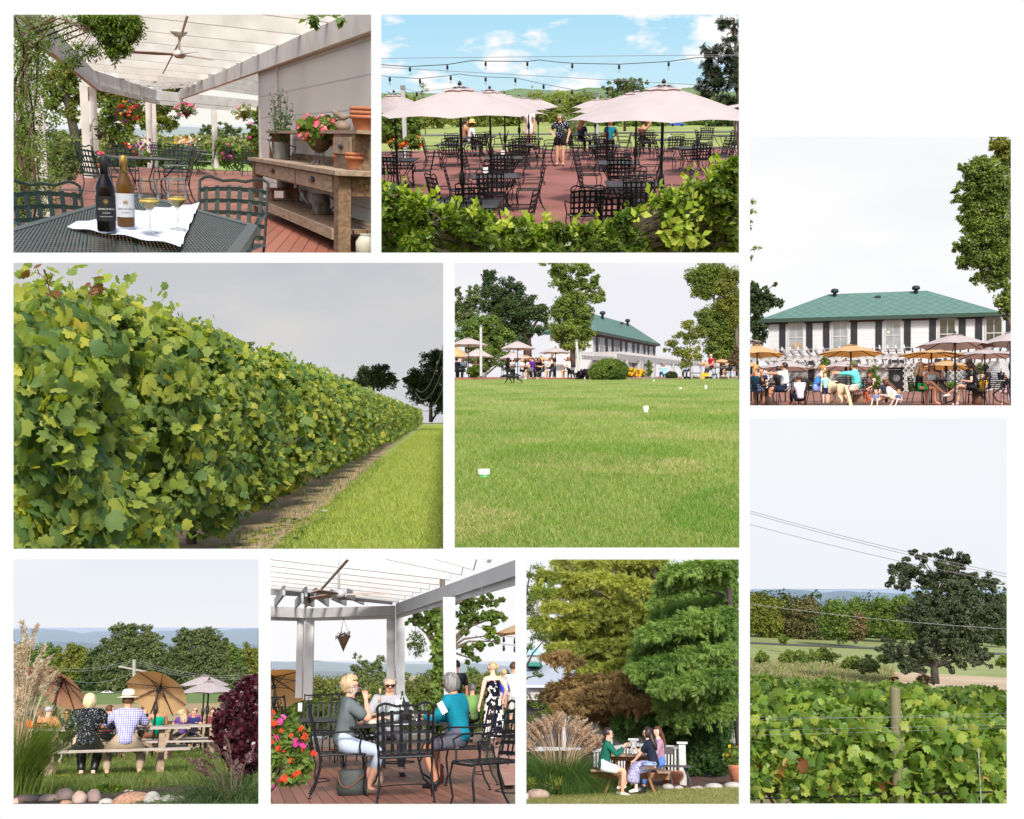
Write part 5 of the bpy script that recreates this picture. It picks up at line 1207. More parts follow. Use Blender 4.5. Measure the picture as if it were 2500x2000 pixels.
 tree(pl,'tree','tree top showing behind the crest of the vine row',180,[(1160,440,45,30),(1030,440,26,25),(1100,460,60,30)],[(1130,800,16),(1130,470,8)],LEAF_DARK,.35,5000,None,.8,.2,33)
 WIRE=mat('grey_wire',())
 for i,(a,c) in enumerate([((2125,405),(1990,640)),((2125,520),(1985,655)),((2125,620),(1980,690))]):
  wire('overhead_wire',['steepest wire at the right edge before the dark oak','middle wire at the right edge before the dark oak','flattest wire at the right edge before the dark oak'][i],sagging(pl.P(*a,150),pl.P(*c,200),3),.05,WIRE,'wire','wires before the dark oak')
 rock('small pale stone on the bare soil beside the path',pl.G(1540,1240),(.14,.1,.06),mat('grey_stone',(.30,.28,.26),c2=(.45,.42,.39),scale=5,rough=.8),3)
 n=160;y=rng.uniform(9,16,n);x=-2.0+.35*rng.normal(size=n)
 stuff('fallen_leaves',leaves('fallen_leaves',np.stack([x,y,pl.gz(0)+.04+0*x],1),.1,VINE,rng,np.tile((0,0,1.),(n,1)),.8),GV,'vine leaves lying on the soil below the row','fallen leaves')
 # ---------------------------------------------------------------- the white house with the green roof
ROOF_G=mat('green_shingles',srgb(92,138,122),c2=srgb(118,160,142),rough=.8,scale=4)
def shingle_mat():
 """diamond tabs drawn by their dark lower edges"""
 m,n,b=_new('diamond_shingles');L=n.links.new;b.inputs['Roughness'].default_value=.85
 tc=n.nodes.new('ShaderNodeTexCoord');sp=n.nodes.new('ShaderNodeSeparateXYZ');L(tc.outputs['Object'],sp.inputs[0])
 def mth(op,a,c=None):
  k=n.nodes.new('ShaderNodeMath');k.operation=op
  for i,v in enumerate((a,c)):
   if v is None:continue
   if isinstance(v,(int,float)):k.inputs[i].default_value=v
   else:L(v,k.inputs[i])
  return k.outputs[0]
 zz=mth('MULTIPLY',sp.outputs[2],2.6);xx=mth('MULTIPLY',sp.outputs[0],1.35)
 f=None
 for sg in(1,-1):
  q=mth('PINGPONG',mth('ADD',xx,mth('MULTIPLY',zz,sg)),.5);e=mth('LESS_THAN',q,.035);f=e if f is None else mth('MAXIMUM',f,e)
 nz=n.nodes.new('ShaderNodeTexNoise');nz.inputs['Scale'].default_value=2.5;L(tc.outputs['Object'],nz.inputs['Vector'])
 rp=n.nodes.new('ShaderNodeValToRGB');rp.color_ramp.elements[0].color=(*srgb(72,102,94),1);rp.color_ramp.elements[1].color=(*srgb(94,126,116),1);L(nz.outputs[0],rp.inputs[0])
 mx=n.nodes.new('ShaderNodeMixRGB');L(f,mx.inputs[0]);L(rp.outputs[0],mx.inputs[1]);mx.inputs[2].default_value=(*srgb(52,84,74),1);L(mx.outputs[0],b.inputs['Base Color']);return m
SHINGLE=shingle_mat()
def siding_mat(name,step,c=(.52,.52,.53)):
 m,n,b=_new(name);L=n.links.new;b.inputs['Roughness'].default_value=.7
 tc=n.nodes.new('ShaderNodeTexCoord');sp=n.nodes.new('ShaderNodeSeparateXYZ');L(tc.outputs['Object'],sp.inputs[0])
 k=n.nodes.new('ShaderNodeMath');k.operation='FRACT';d=n.nodes.new('ShaderNodeMath');d.operation='DIVIDE';d.inputs[1].default_value=step;L(sp.outputs[2],d.inputs[0]);L(d.outputs[0],k.inputs[0])
 rp=n.nodes.new('ShaderNodeValToRGB');e=rp.color_ramp.elements;e[0].position,e[1].position=.0,.07;e[0].color=(c[0]*.5,c[1]*.5,c[2]*.52,1);e[1].color=(*c,1);L(k.outputs[0],rp.inputs[0]);L(rp.outputs[0],b.inputs['Base Color'])
 bp=n.nodes.new('ShaderNodeBump');bp.inputs['Strength'].default_value=.4;bp.inputs['Distance'].default_value=.02;L(k.outputs[0],bp.inputs['Height']);L(bp.outputs[0],b.inputs['Normal']);return m
SIDING=siding_mat('white_siding',.36)
SHUTTER=mat('black_shutter',(.012,.012,.016),rough=.5,var=.1)
PANE=mat('window_pane',(.16,.18,.20),rough=.08,c2=(.30,.32,.34),scale=1.5,spec=.6)
PANE_DARK=mat('dark_window_pane',(.015,.02,.015),rough=.08,c2=(.05,.06,.05),scale=1.5,spec=.6)
GUTTER=mat('green_gutter',srgb(40,62,52),rough=.5)
TRIM_RED=mat('maroon_trim',srgb(96,44,54),rough=.6)
def house(label,W,H,DP,ov,rise,inset,wins,win_z,win_h,door=None,low_wins=(),sx=1.0):
 """two-storey hip-roofed house: front wall in the plane y = 0, x 0..W; wins: [(x, kind)] window centres on the upper floor"""
 t=thing('white_house',label,'house')
 part('wall',MB().bb((0,0,0),(W,DP,H)),SIDING,t)
 e=H+.02;f=[(-ov,-ov,e),(W+ov,-ov,e),(W+ov,DP+ov,e),(-ov,DP+ov,e),(inset,DP/2,e+rise),(W-inset,DP/2,e+rise)]
 rf=part('roof',MB().add(f,[(0,1,5,4),(1,2,5),(2,3,4,5),(3,0,4),(3,2,1,0)]),SHINGLE,t)
 part('fascia',MB().bb((-ov,-ov-.02,e-.26),(W+ov,-ov+.10,e-.006)).bb((-ov-.02,-ov+.11,e-.26),(-ov+.1,DP+ov,e-.006)).bb((W+ov-.1,-ov+.11,e-.26),(W+ov+.02,DP+ov,e-.006)),GUTTER,t)
 part('trim_board',MB().bb((-.03,-.04,H-.36),(W+.03,-.003,H-.24)),TRIM_RED,t)
 for x,y in((W*.30,1),(W*.68,1)):
  v=part('roof_vent',MB().lathe([(.12,-.3),(.13,.12),(.26,.16),(.28,.3),(.2,.42),(0,.46)],12,(x,DP/2-.5,e+rise-.1),cap=False),mat('dark_green_vent',srgb(24,44,38),rough=.5),rf,True)
 part('roof_vent',MB().bb((W*.49,DP/2-1.2,e+rise-.55),(W*.49+.4,DP/2-.9,e+rise-.33)),mat('dark_green_vent',()),rf)
 for i,(x,kind) in enumerate(wins):window(t,x,win_z,.92*sx,win_h,PANE_DARK if kind else PANE,True,sx)
 for x,z,w_,h_,k in low_wins:window(t,x,z,w_,h_,PANE_DARK if k else PANE,k!=2,sx)
 if door:
  x=door;d=part('door',MB().bb((x-.5,-.06,0),(x+.5,-.004,2.15)),mat('black_door',(.014,.016,.018),rough=.4),t)
  part('door_light',MB().bb((x-.36,-.08,1.62),(x+.36,-.062,1.95)),PANE,d);part('door_glass',MB().lathe([(.0,0),(.24,0),(.24,.015)],16,(x,-.085,.9),1,Matrix.Rotation(R(90),3,'X')),PANE,d)
 return t
def window(t,x,z,w_,h_,pane,shutters=True,sx=1.0):
 fr=MB()
 for a,b in(((x-w_/2-.1,z-.1),(x-w_/2,z+h_+.1)),((x+w_/2,z-.1),(x+w_/2+.1,z+h_+.1)),((x-w_/2,z+h_),(x+w_/2,z+h_+.1)),((x-w_/2,z-.1),(x+w_/2,z))):fr.bb((a[0],-.05,a[1]),(b[0],-.003,b[1]))
 wd=part('window',fr,WHITE_PAINT,t);part('pane',MB().quad((x-w_/2,-.012,z),(x+w_/2,-.012,z),(x+w_/2,-.012,z+h_),(x-w_/2,-.012,z+h_)),pane,wd)
 part('muntins',MB().bb((x-.02,-.04,z+.001),(x+.02,-.016,z+h_/2-.03)).bb((x-.02,-.04,z+h_/2+.03),(x+.02,-.016,z+h_-.001)).bb((x-w_/2+.001,-.045,z+h_/2-.03),(x+w_/2-.001,-.014,z+h_/2+.03)),WHITE_PAINT,wd)
 if shutters:
  for k in(-1,1):
   a=x+k*(w_/2+.46*sx);mb=MB().bb((a-.215*sx,-.05,z-.08),(a+.215*sx,-.003,z+h_+.08))
   for q in(0,1):mb.bb((a-.16*sx,-.065,z+.02+q*h_/2),(a+.16*sx,-.052,z+h_/2-.10+q*h_/2))
   part('shutter',mb,SHUTTER,t)
def lattice_panel(t,x0,x1,z0,z1,y,step=.17):
 mb=MB();w_,h_=x1-x0,z1-z0;n=int((w_+h_)/step)
 for k in range(n+1):
  c=k*step
  for sg in(0,1):
   a=(max(0,c-h_),min(c,h_));b=(min(c,w_),max(0,c-w_))
   p=[(q[0] if sg==0 else w_-q[0],q[1]) for q in(a,b)]
   if abs(p[0][0]-p[1][0])>.02:mb.beam((x0+p[0][0],y+sg*.012,z0+p[0][1]),(x0+p[1][0],y+sg*.012,z0+p[1][1]),.01,.045,(0,0,1))
 return part('lattice',mb,WHITE_PAINT,t)
def dog(label,loc,rz,m,L=.75,h=.62,head=(0,.2),running=False,fluffy=False,tail=1.0):
 """faces +y; deep chest, tucked belly, jointed legs"""
 t=thing('dog',label,'dog',loc,rz);s=h/.62;b=[]
 V=Vector;sh,hp=V((0,.24*s,.48*s)),V((0,-.26*s,.48*s));hd=V((.0+head[0]*s,.50*s,(.58+head[1])*s));f=V((head[0]*1.2,.8,-.1)).normalized()
 b.append([(V((0,0,.46*s)),.115*s),(V((0,.13*s,.45*s)),.145*s),(sh,.13*s),(V((head[0]*.5*s,.37*s,(.54+head[1]*.6)*s)),.09*s),(hd,.092*s),(hd+f*.09*s-V((0,0,.02*s)),.058*s),(hd+f*.18*s-V((0,0,.04*s)),.04*s)])
 b.append([(V((0,0,.46*s)),.115*s),(hp,.125*s),(hp+V((0,-.1*s,.02*s)),.05*s),(hp+V((0,-.2*s,(-.08+.1*tail)*s)),.035*s if not fluffy else .055*s),(hp+V((0,-.34*s,(-.22+.3*tail)*s)),.02*s if not fluffy else .05*s)])
 for k in(1,-1):
  sp=(.22*k if running else 0.0)
  b.append([(sh,.13*s),(V((k*.085*s,.24*s+sp*s*.3,.36*s)),.06*s),(V((k*.09*s,(.22+sp*.6)*s,.2*s)),.038*s),(V((k*.09*s,(.235+sp)*s,.05*s)),.03*s),(V((k*.09*s,(.28+sp)*s,.025*s)),.034*s)])
  b.append([(hp,.125*s),(V((k*.085*s,(-.22-sp*.3)*s,.36*s)),.08*s),(V((k*.09*s,(-.19-sp*.5)*s,.26*s)),.05*s),(V((k*.09*s,(-.33-sp)*s,.16*s)),.033*s),(V((k*.09*s,(-.30-sp)*s,.05*s)),.03*s),(V((k*.09*s,(-.25-sp)*s,.025*s)),.034*s)])
  sd=V((0,0,1)).cross(f).normalized()*-k
  b.append([(hd,.092*s),(hd+sd*.085*s+V((0,0,.03*s)),.03*s),(hd+sd*.105*s-V((0,0,.06*s)),.03*s)])
 part('body',skin(b,2),m,t)
 part('nose',MB().ball(hd+f*.22*s-V((0,0,.035*s)),.022*s,8,6),DARK,t,True)
 return t
 # ================================================================ wide lawn below the terrace
def lawn_terrace():
 pl=Place((1110,642,1805,1337),1100,630,.41739,1457,918,40.0,0,h=1.085,slope=.0148);use(pl)
 L_,R_=wedge(pl)
 backdrop(pl,500,skymat('lilac_white_sky',srgb(240,240,246),srgb(246,246,249),1/120,.45,.6))
 sheet('lawn',mat('lawn_patchy',(.14,.21,.04),c2=(.29,.33,.11),rough=1,scale=.55,bump=.3,detail=6),flat(pl),L_,R_,4.5,62,40,60)
 sheet('terrace_ground',mat('terrace_paving',(.22,.12,.10),c2=(.32,.2,.16),rough=.95,scale=2),lambda x,y:pl.gz(60)+.02+.001*(y-60),lambda y:L_(y)-2,lambda y:R_(y)+2,61,130,20,10)
 LG=leafmat('lawn_blade',[(.12,.22,.03),(.17,.29,.045),(.25,.36,.07),(.36,.40,.12),(.46,.43,.2)],.45)
 lawn(pl,L_,R_,4.6,60,280000,.034,.006,21,m=LG,label='mown lawn grass with dry patches',dens=1.15)
 rng=np.random.default_rng(3)
 def patch(b):  # clumps where the dry straw lies
  return(np.sin(b[:,0]*2.1+b[:,1]*.7)+np.sin(b[:,1]*1.9-b[:,0]*.6)+np.sin(b[:,0]*.9+1.3*b[:,1]))>.8
 lawn(pl,L_,R_,4.6,50,110000,.034,.006,22,m=leafmat('straw_blade',[(.50,.40,.19),(.60,.50,.27),(.42,.38,.15)],.35),label='dry straw-coloured patches in the lawn',keep=patch,name='dry_grass')
 lawn(pl,L_,R_,4.6,50,120000,.045,.006,23,m=leafmat('fresh_blade',[(.10,.22,.03),(.15,.29,.04),(.21,.33,.06)],.45),label='fresh deep green patches in the lawn',keep=lambda b:(np.sin(b[:,0]*1.3+b[:,1]*.5+2)+np.sin(b[:,1]*1.1-b[:,0]*.8+1))>.7,name='clover')
 c_=pl.G(1165,1044);mb=MB();ring=[(c_.x+.17*math.cos(a_)*(1+.25*math.sin(3*a_+1)),c_.y+.5*math.sin(a_)*(1+.2*math.sin(5*a_))) for a_ in np.linspace(0,6.28,40)[:-1]]
 struct('bare_patch',mb.quad(*[(x_,y_,pl.gz(y_)+.008) for x_,y_ in ring]),mat('bare_earth',(.34,.25,.16),c2=(.46,.36,.24),rough=1,scale=6))
 # caps of pipes
 CAP=mat('ivory_plastic',(.66,.64,.52),rough=.5,var=.06)
 for x,y,w_,h_,lb in[(195,1284,72,50,'nearest ivory pipe cap with a green collar in the lawn'),(1142,905,34,40,'ivory pipe cap in the middle of the lawn by the bare patch'),(1344,770,18,14,'small ivory pipe cap far right below the terrace'),(1493,770,16,26,'taller ivory pipe stub at the far right'),(1189,722,12,9,'tiny white pipe cap on the far lawn by the brick edging')]:
  g=pl.G(x,y);u=pl.m(g.y);r=w_*u/2;t=thing('pipe_cap',lb,'pipe cap',g,0,'pipe caps in the lawn')
  part('cap',MB().lathe([(r,.4*h_*u),(r,.92*h_*u),(r*.94,h_*u),(0,h_*u)],20,cap=False),CAP,t,True);part('pipe',MB().lathe([(r*.85,-.03),(r*.85,.42*h_*u)],20),mat('green_collar',srgb(90,190,140),rough=.6) if w_>60 else CAP,t,True)
  # the house, turned so that its front recedes to the right
 A,B=pl.P(832,520,84),pl.P(1200,560,119);v=Vector((B.x-A.x,B.y-A.y,0));W=v.length;H=4.25
 hs=house('white two-storey house with green hip roof and black shutters behind the terrace',W,H,3.6,.45,1.95,7.0,[(W*(.105+.199*i),i%2) for i in range(5)],2.5,1.3,door=W*.45,low_wins=[(W*.8,.7,2.0,1.3,1),(W*.62,.7,2.0,1.3,1),(W*.2,.7,2.0,1.3,1)],sx=2.3)
 ang=math.atan2(v.y,v.x);vn=v.normalized();pass
 top=pl.P(1200,504,119).z;org=Vector((B.x,B.y,0))-vn*W;hs.location=(org.x,org.y,top-H);hs.rotation_euler=(0,0,ang)
 base=top-H
 # white pergola along the front
 pg=thing('pergola','long white pergola with beams and posts in front of the house','pergola',(org.x,org.y,base),ang);ph=1.85;yo=-3.2
 part('front_beam',MB().bb((-7,yo-.06,ph),(W+30,yo+.06,ph+.42)),WHITE_PAINT,pg);part('back_beam',MB().bb((-7,-.2,ph+.05),(W+30,-.08,ph+.38)),WHITE_PAINT,pg)
 for k in range(int((W+37)/1.3)):part('rafter',MB().bb((-6.8+1.3*k,yo-.6,ph+.425),(-6.8+1.3*k+.10,-.06,ph+.56)),WHITE_PAINT,pg)
 for x in(-2.5,4.0,5.2,12,18.5,26,35,44,55,64):
  if x<W+30:part('post',MB().bb((x-.3,yo-.15,0),(x+.3,yo+.15,ph-.003)),WHITE_PAINT,pg)
 def front(x,y,z):return Vector((org.x,org.y,base))+Matrix.Rotation(ang,3,'Z')@Vector((x,y,z))
 for i,(zx,zy,lb,fl) in enumerate([(825,572,'brown hanging basket, leftmost under the pergola beam',[]),(945,578,'dry brown hanging basket next to the corner posts',[]),(1035,590,'hanging basket with orange blooms before the black door',[(YELLOW_FL,20)]),(1105,608,'dark purple hanging basket under the pergola',[(PURPLE_FL,60)]),(1236,622,'hanging basket with red flowers on the pergola',[(RED_FL,60)]),(1300,634,'green hanging basket, second from the pergola end',[]),(1350,640,'small dark hanging basket at the pergola end',[])]):
  hanging_basket(pl,lb,92+i*4,zx,zy,13,10,zy-22,fl,LEAF_OLIVE if fl else leafmat('dry_brown_leaf',[(.12,.06,.03),(.2,.12,.06),(.12,.1,.04)],.3),(10,14),30+i,220,'hanging baskets under the pergola')
  # trees
 tree(pl,'tree','dark evergreen with feathered pointed top at the left edge',86,[(60,300,50,80),(45,220,22,50),(130,230,50,70),(140,170,20,30),(90,340,70,80)],[(90,640,18),(90,300,9)],LEAF_OLIVE,.5,9000,None,.8,.16,41)
 tree(pl,'tree','big dark tree left behind the parasols with ragged pointed top',92,[(225,110,45,70),(330,170,70,55),(250,240,110,90),(390,200,50,55),(360,300,120,100),(480,300,70,80),(540,330,45,60),(540,410,40,50),(290,400,110,90),(420,440,70,80)],[(450,660,60),(450,470,40),(400,300,22),(300,190,12)],LEAF_DARK,.5,34000,None,.8,.24,42,per=70,bark=mat('red_brown_bark',(.06,.035,.028),c2=(.13,.08,.065),rough=1,scale=3))
 tree(pl,'tree','mid green rounded tree behind the left parasols',76,[(200,400,110,70),(120,450,110,90),(290,480,100,80),(200,560,120,80),(330,600,60,60)],[(200,690,20),(200,480,12)],LEAF,.36,16000,None,.8,.14,43)
 tree(pl,'tree','tall leafy tree with open crown in front of the house',72,[(640,70,70,50),(760,60,70,45),(660,150,80,55),(790,150,70,45),(850,130,40,30),(850,230,50,35),(720,250,110,60),(640,320,70,60),(760,330,80,60),(700,420,120,70),(800,430,50,50),(640,440,50,50),(720,510,90,40),(580,30,60,20),(880,190,30,22)],[(715,640,34),(715,400,26),(705,250,18),(690,120,10)],LEAF_SUN,.40,24000,None,.8,.22,44,per=60,cov=9)
 tree(pl,'tree','large green tree at the right edge behind the parasols',80,[(1450,100,80,60),(1530,80,90,60),(1490,180,80,60),(1600,330,110,90),(1540,400,90,90),(1640,450,80,90),(1560,520,90,60),(1480,340,50,50),(1600,560,80,50)],[(1590,690,34),(1590,450,26),(1540,240,14)],LEAF_SUN,.5,24000,None,.8,.24,45,cov=9)
 tree(pl,'tree','yellowing tree at the top right edge',74,[(1640,110,70,60),(1600,170,60,50),(1660,220,60,70),(1600,270,60,50),(1670,330,50,70)],[(1680,690,26),(1670,300,14)],LEAF_YEL,.40,14000,None,.8,.24,46,cov=9)
 tree(pl,'young_tree','young thin tree with airy foliage before the right end of the pergola',58,[(1400,390,55,32),(1350,450,45,26),(1290,510,45,26),(1410,470,60,40),(1350,550,60,30),(1420,560,60,40),(1460,430,40,40),(1390,610,50,26),(1265,530,26,14)],[(1403,745,7),(1400,600,5),(1400,430,3)],LEAF_YEL,.22,3600,None,.8,.3,47,cov=5)
 tree(pl,'young_tree','young reddish tree at the right edge of the lawn',56,[(1670,540,28,32),(1655,600,32,30),(1680,620,26,34)],[(1684,775,6),(1682,600,4)],leafmat('reddish_green_leaf',[(.10,.10,.03),(.15,.11,.05),(.17,.08,.05)],.3),.2,1400,None,.8,.22,48)
 bush(pl,'bush','clipped round dark green bush at the top of the lawn',58,[(930,660,108,66),(880,670,70,56),(985,665,50,60)],LEAF,.11,26000,None,.8,.05,49,'bush',(930,728),inner=.9)
 bush(pl,'bush','small clipped round shrub at the pergola end',70,[(1291,690,32,22)],LEAF_DARK,.1,4000,None,.8,.07,50,'bush',(1291,712),inner=.85)
 bush(pl,'flower_bush','yellow flowering bushes before the pergola',70,[(1060,672,34,22),(1105,674,28,22)],LEAF,.12,2200,None,.8,.16,51,'bush',(1080,696),[(YELLOW_FL,700,.12)])
 bush(pl,'bush','bright chartreuse leafy plant beside the grey planter',60,[(138,664,38,34),(160,650,26,24)],LEAF_BRIGHT,.14,2600,VINE_LOW,.8,.16,52,'plant',(140,698))
 bush(pl,'bush','dark purple bushy plant beside the right slanted post',59.5,[(775,685,40,34)],leafmat('purple_black_leaf',[(.012,.008,.016),(.03,.02,.035)],.15),.12,1800,None,.8,.18,53,'plant',(775,718))
 bush(pl,'bush','loose green climber at a pergola post',78,[(1165,660,16,40),(1160,625,12,24)],LEAF,.12,900,None,.8,.2,54,'plant',(1165,700))
 g=pl.on(190,60,0,690);u=pl.m(60);t=thing('planter','grey barrel planter with olive foliage at the left post','planter',g);part('tub',MB().lathe([(19*u,0),(23*u,42*u),(21*u,42*u)],16),mat('grey_plastic',(.16,.16,.16),rough=.6),t,True)
 rng=np.random.default_rng(6);Cc,Oc=cloud([((0,0,58*u),(34*u,30*u,20*u))],900,rng,.2);part('foliage',leaves('foliage',Cc,.12,SLIM,rng,Oc,.4),LEAF_OLIVE,t)
 for i,(pts,lb) in enumerate([([(178,690),(177,405)],'upright white post with cap, left among the parasols'),([(751,660),(736,490)],'leaning white post with cap, right of the parasols'),([(762,600),(758,550)],'short white post behind the leaning one')]):
  a,b=pl.P(*pts[0],58),pl.P(*pts[1],58);t=thing('lamp_post',lb,'post',a,0,'white posts of the string lights');part('shaft',MB().tube([(0,0,0),b-a],8*pl.m(58),8),WHITE_PAINT,t);part('cap',MB().lathe([(9*pl.m(58),0),(9*pl.m(58),.12),(0,.14)],8,b-a),mat('grey_metal',(.4,.4,.4),rough=.4,metal=.8),t)
  # brick edging and lawn strip
 for i,(x0,x1,y0,y1,d,lb) in enumerate([(1000,1115,705,722,60,'low red brick edging right of the clipped bush'),(1120,1340,724,736,59,'long low red brick edging before the pergola lawn'),(30,290,700,712,59.5,'red brick edge of the terrace, left'),(1340,1700,729,738,59,'red brick edge of the terrace, right'),(540,820,700,714,59.5,'red brick edge of the terrace under the seated group')]):
  mb=MB().pbox(pl,x0,y0,x1,y1,d,d+.4);solo('brick_edging',mb,mat('red_brick',(.20,.07,.05),c2=(.30,.12,.085),scale=5,rough=.9),lb,'edging')
  # parasols, tables and people
 def para(lb,x,ytop,yrim,half,d,cloth,bright=False):
  u=pl.m(d);a=pl.P(x,ytop,d);zr=pl.P(x,yrim,d).z;g=pl.gz(60)+.03;o=umbrella(lb,half*u,zr-g,a.z-g-.1,cloth,(2.5,180),base=False);o.location=(a.x,d,g);return o
 P_=[('large pink parasol left of the white post',104,456,515,128,61,BLUSH),('tan parasol at the left edge behind the pink ones',20,505,585,110,74,TAN_CLOTH),('pink parasol low behind the white post',160,520,582,98,66,BLUSH),('low pale parasol behind the first table at the left',165,586,615,88,80,BLUSH),('lowest small pale parasol at the left edge',40,575,612,60,84,BLUSH),('large pink parasol with rippled rim in the middle',392,476,535,112,61,BLUSH),('smaller pink parasol under the rippled one',368,541,592,96,68,BLUSH),('beige parasol behind the two middle pink ones',440,560,597,70,76,TAN_CLOTH),('pink parasol above the seated group',613,514,558,98,61,BLUSH),('small beige parasol behind the seated group',530,568,600,58,84,TAN_CLOTH),('yellow-beige parasol far right behind the cart',1585,582,614,75,68,TAN_CLOTH),('pink parasol right with the man in red',1548,616,646,62,64,BLUSH),('small beige parasol left of the right group',1490,598,626,50,74,TAN_CLOTH),('low beige parasol at the right edge',1640,636,660,46,66,TAN_CLOTH),('cream parasol cut by the right edge',1690,590,625,60,70,TAN_CLOTH)]
 for a in P_:para(*a)
 kc=Kind(slat_chair);gz=pl.gz(60)+.03
 def at(x,d):p=pl.P(x,690,d);return Vector((p.x,d,gz))
 def G_(lb,x,d,rz,seat=.43,**k):return person(lb,at(x,d),R(rz),k.pop('H',1.68),seat,k.pop('lean',8),k.pop('hands',[(.18,.35,.75),(-.18,.35,.75)]),look=k.pop('look',(0,0)),face=True,**k)
 PPL=[('dark-haired woman in black at the middle table seen from the side',330,61.5,-70,dict(hair=('long','dark'),shirt=DARK,legs=DARK)),('person in white cap next to the dark-haired woman',365,63,150,dict(hair=('short','brown'),shirt=C(225,225,225),legs=DARK,hat=('cap',C(240,240,240)))),('woman in white with brown hair behind the man in purple',462,63,-150,dict(hair=('long','brown'),shirt=C(230,228,226),legs=DARK)),('bald man in purple shirt and white trainers',484,60.6,60,dict(hair=('fringe','brown'),shirt=C(84,36,130),legs=C(90,90,96),leglen=.42,shoe=C(238,238,238),build=1.3,H=1.75)),('woman in black hat and dark top facing the lawn',520,62,170,dict(hair=('long','dark'),shirt=C(30,26,30),legs=DARK,shades=True)),('person crouching in black in the seated group',545,60.5,110,dict(hair=('short','brown'),shirt=DARK,legs=DARK,H=1.4)),('woman in black crop top and denim shorts sitting on the edge',598,60,70,dict(hair=('bun','brown'),shirt=DARK,sleeve=0,legs=C(44,56,96),leglen=.22,skinm=SKIN_PALE)),('man in black with cap behind the seated group',595,63,180,dict(hair=('short','dark'),shirt=DARK,legs=DARK,shades=True,seat=.7)),('woman in white drinking with bare legs, right of the group',695,61,70,dict(hair=('bob','auburn'),shirt=C(236,230,226),sleeve=.3,legs=C(236,230,226),leglen=.25,shoe=C(238,238,238),hands=[(.05,.3,1.15),(-.15,.3,.75)])),('child in pink under the left parasol',150,63,180,dict(hair=('short','brown'),shirt=C(240,130,160),legs=DARK,H=1.45)),('man in red shirt at the right table',1528,62,120,dict(hair=('short','white'),shirt=C(206,36,50),legs=DARK,seat=.6)),('man in dark shirt seated at the right edge, bare legs',1640,61,60,dict(hair=('fringe','brown'),shirt=C(40,44,60),legs=DARK,leglen=.4,seat=.5)),('person in light blue under the pergola',1248,66,20,dict(hair=('short','auburn'),shirt=C(130,200,226),legs=C(40,60,120),H=1.4,seat=.2)),('woman in pale blue behind the chartreuse plant',75,63,160,dict(hair=('bob','brown'),shirt=C(150,176,206),legs=DARK)),('man in dark shirt at the left edge of the terrace',38,61.8,30,dict(hair=('short','dark'),shirt=C(44,44,60),legs=DARK)),('woman in white top under the lower middle parasol',415,64,-120,dict(hair=('long','blond'),shirt=C(220,216,212),legs=DARK)),('person in dark red between the purple shirt and the hat',505,62.6,150,dict(hair=('bob','dark'),shirt=C(120,40,50),legs=DARK)),('person in a white cap by the cart',1385,64,150,dict(hair=('short','brown'),shirt=C(150,180,230),legs=DARK,hat=('cap',C(236,236,236)),H=1.5))]
 for lb,x,d,rz,k in PPL:G_(lb,x,d,rz,**k)
 for x,d,rz,lb in[(40,61,20,'black slat chair nearest the left edge of the terrace'),(75,61.5,-40,'black slat chair next to the left edge one'),(325,61.6,-70,'black slat chair of the dark-haired woman'),(484,60.8,60,'black slat chair of the man in purple'),(640,62,180,'empty black slat chair between the group and the drinker'),(695,61.1,70,'black slat chair of the woman in white'),(560,62,140,'black slat chair behind the seated group'),(1605,62,180,'black slat chair behind the cart'),(1645,61.2,60,'black slat chair of the man at the right edge')]:kc(at(x,d),R(rz),lb,'black slat chairs on the terrace')
 for x,d,lb in[(400,61.8,'black patio table under the rippled parasol'),(95,62,'black patio table under the large left parasol'),(1560,62.8,'black patio table of the man in red')]:o=square_table(lb,1.1,1.1,.74,base=False);o.location=at(x,d)
 dog('black dog running across the grass below the terrace',pl.G(362,736)+Vector((0,0,.0)),R(82),mat('black_coat',(.008,.008,.009),rough=.5,var=.2),.8,.52,(0,-.12),True,tail=.5)
 dog('black dog standing by the chair of the woman in white',at(705,60.2),R(160),mat('black_coat',()),.7,.58,(0,.05))
 t=thing('garden_figure','small white animal figure in front of the dark purple plant','figurine',pl.P(785,722,58.5));u=pl.m(58.5);part('body',skin([[(Vector((0,0,5*u)),6*u),(Vector((0,0,16*u)),5*u),(Vector((0,0,24*u)),4*u),(Vector((3*u,-2*u,25*u)),2.5*u)]],1),mat('ivory_plastic',()),t)
 # service carts and bins at the right
 for x,w_,lb in[(1432,50,'black service cart with white uprights, left one'),(1593,56,'black service cart with white uprights, right one')]:
  u=pl.m(60);a=pl.P(x,736,60);t=thing('service_cart',lb,'cart',a)
  for zz in(6,34,62):part('shelf',MB().box((0,0,zz*u),(w_*u,.5,5*u)),DARK,t)
  for xx in(-1,1):part('upright',MB().bb((xx*w_*u/2-2*u,-.26,0),(xx*w_*u/2+2*u,-.2,62*u)),WHITE_PAINT,t)
  part('load',MB().ball((0,0,44*u),(w_*.3*u,.2,7*u),8,6).ball((w_*.2*u,0,14*u),(w_*.2*u,.2,5*u),8,6),C(200,190,184),t,True)
 u=pl.m(60)
 for x,y,r,h_,c,lb in[(1508,736,20,36,(.02,.02,.022),'black round bin between the carts'),(1543,735,16,50,(.20,.24,.28),'grey blue bin with black lid'),(1381,733,18,34,(.05,.055,.06),'dark planter bin left of the cart')]:
  t=thing('bin',lb,'bin',pl.P(x,y,60.2));part('tub',MB().lathe([(r*.85*u,0),(r*u,h_*u)],16),mat('bin_%d'%x,c,rough=.5),t,True);part('lid',MB().lathe([(r*1.08*u,h_*u),(r*1.08*u,(h_+3)*u),(r*.6*u,(h_+6)*u)],16),DARK,t,True)
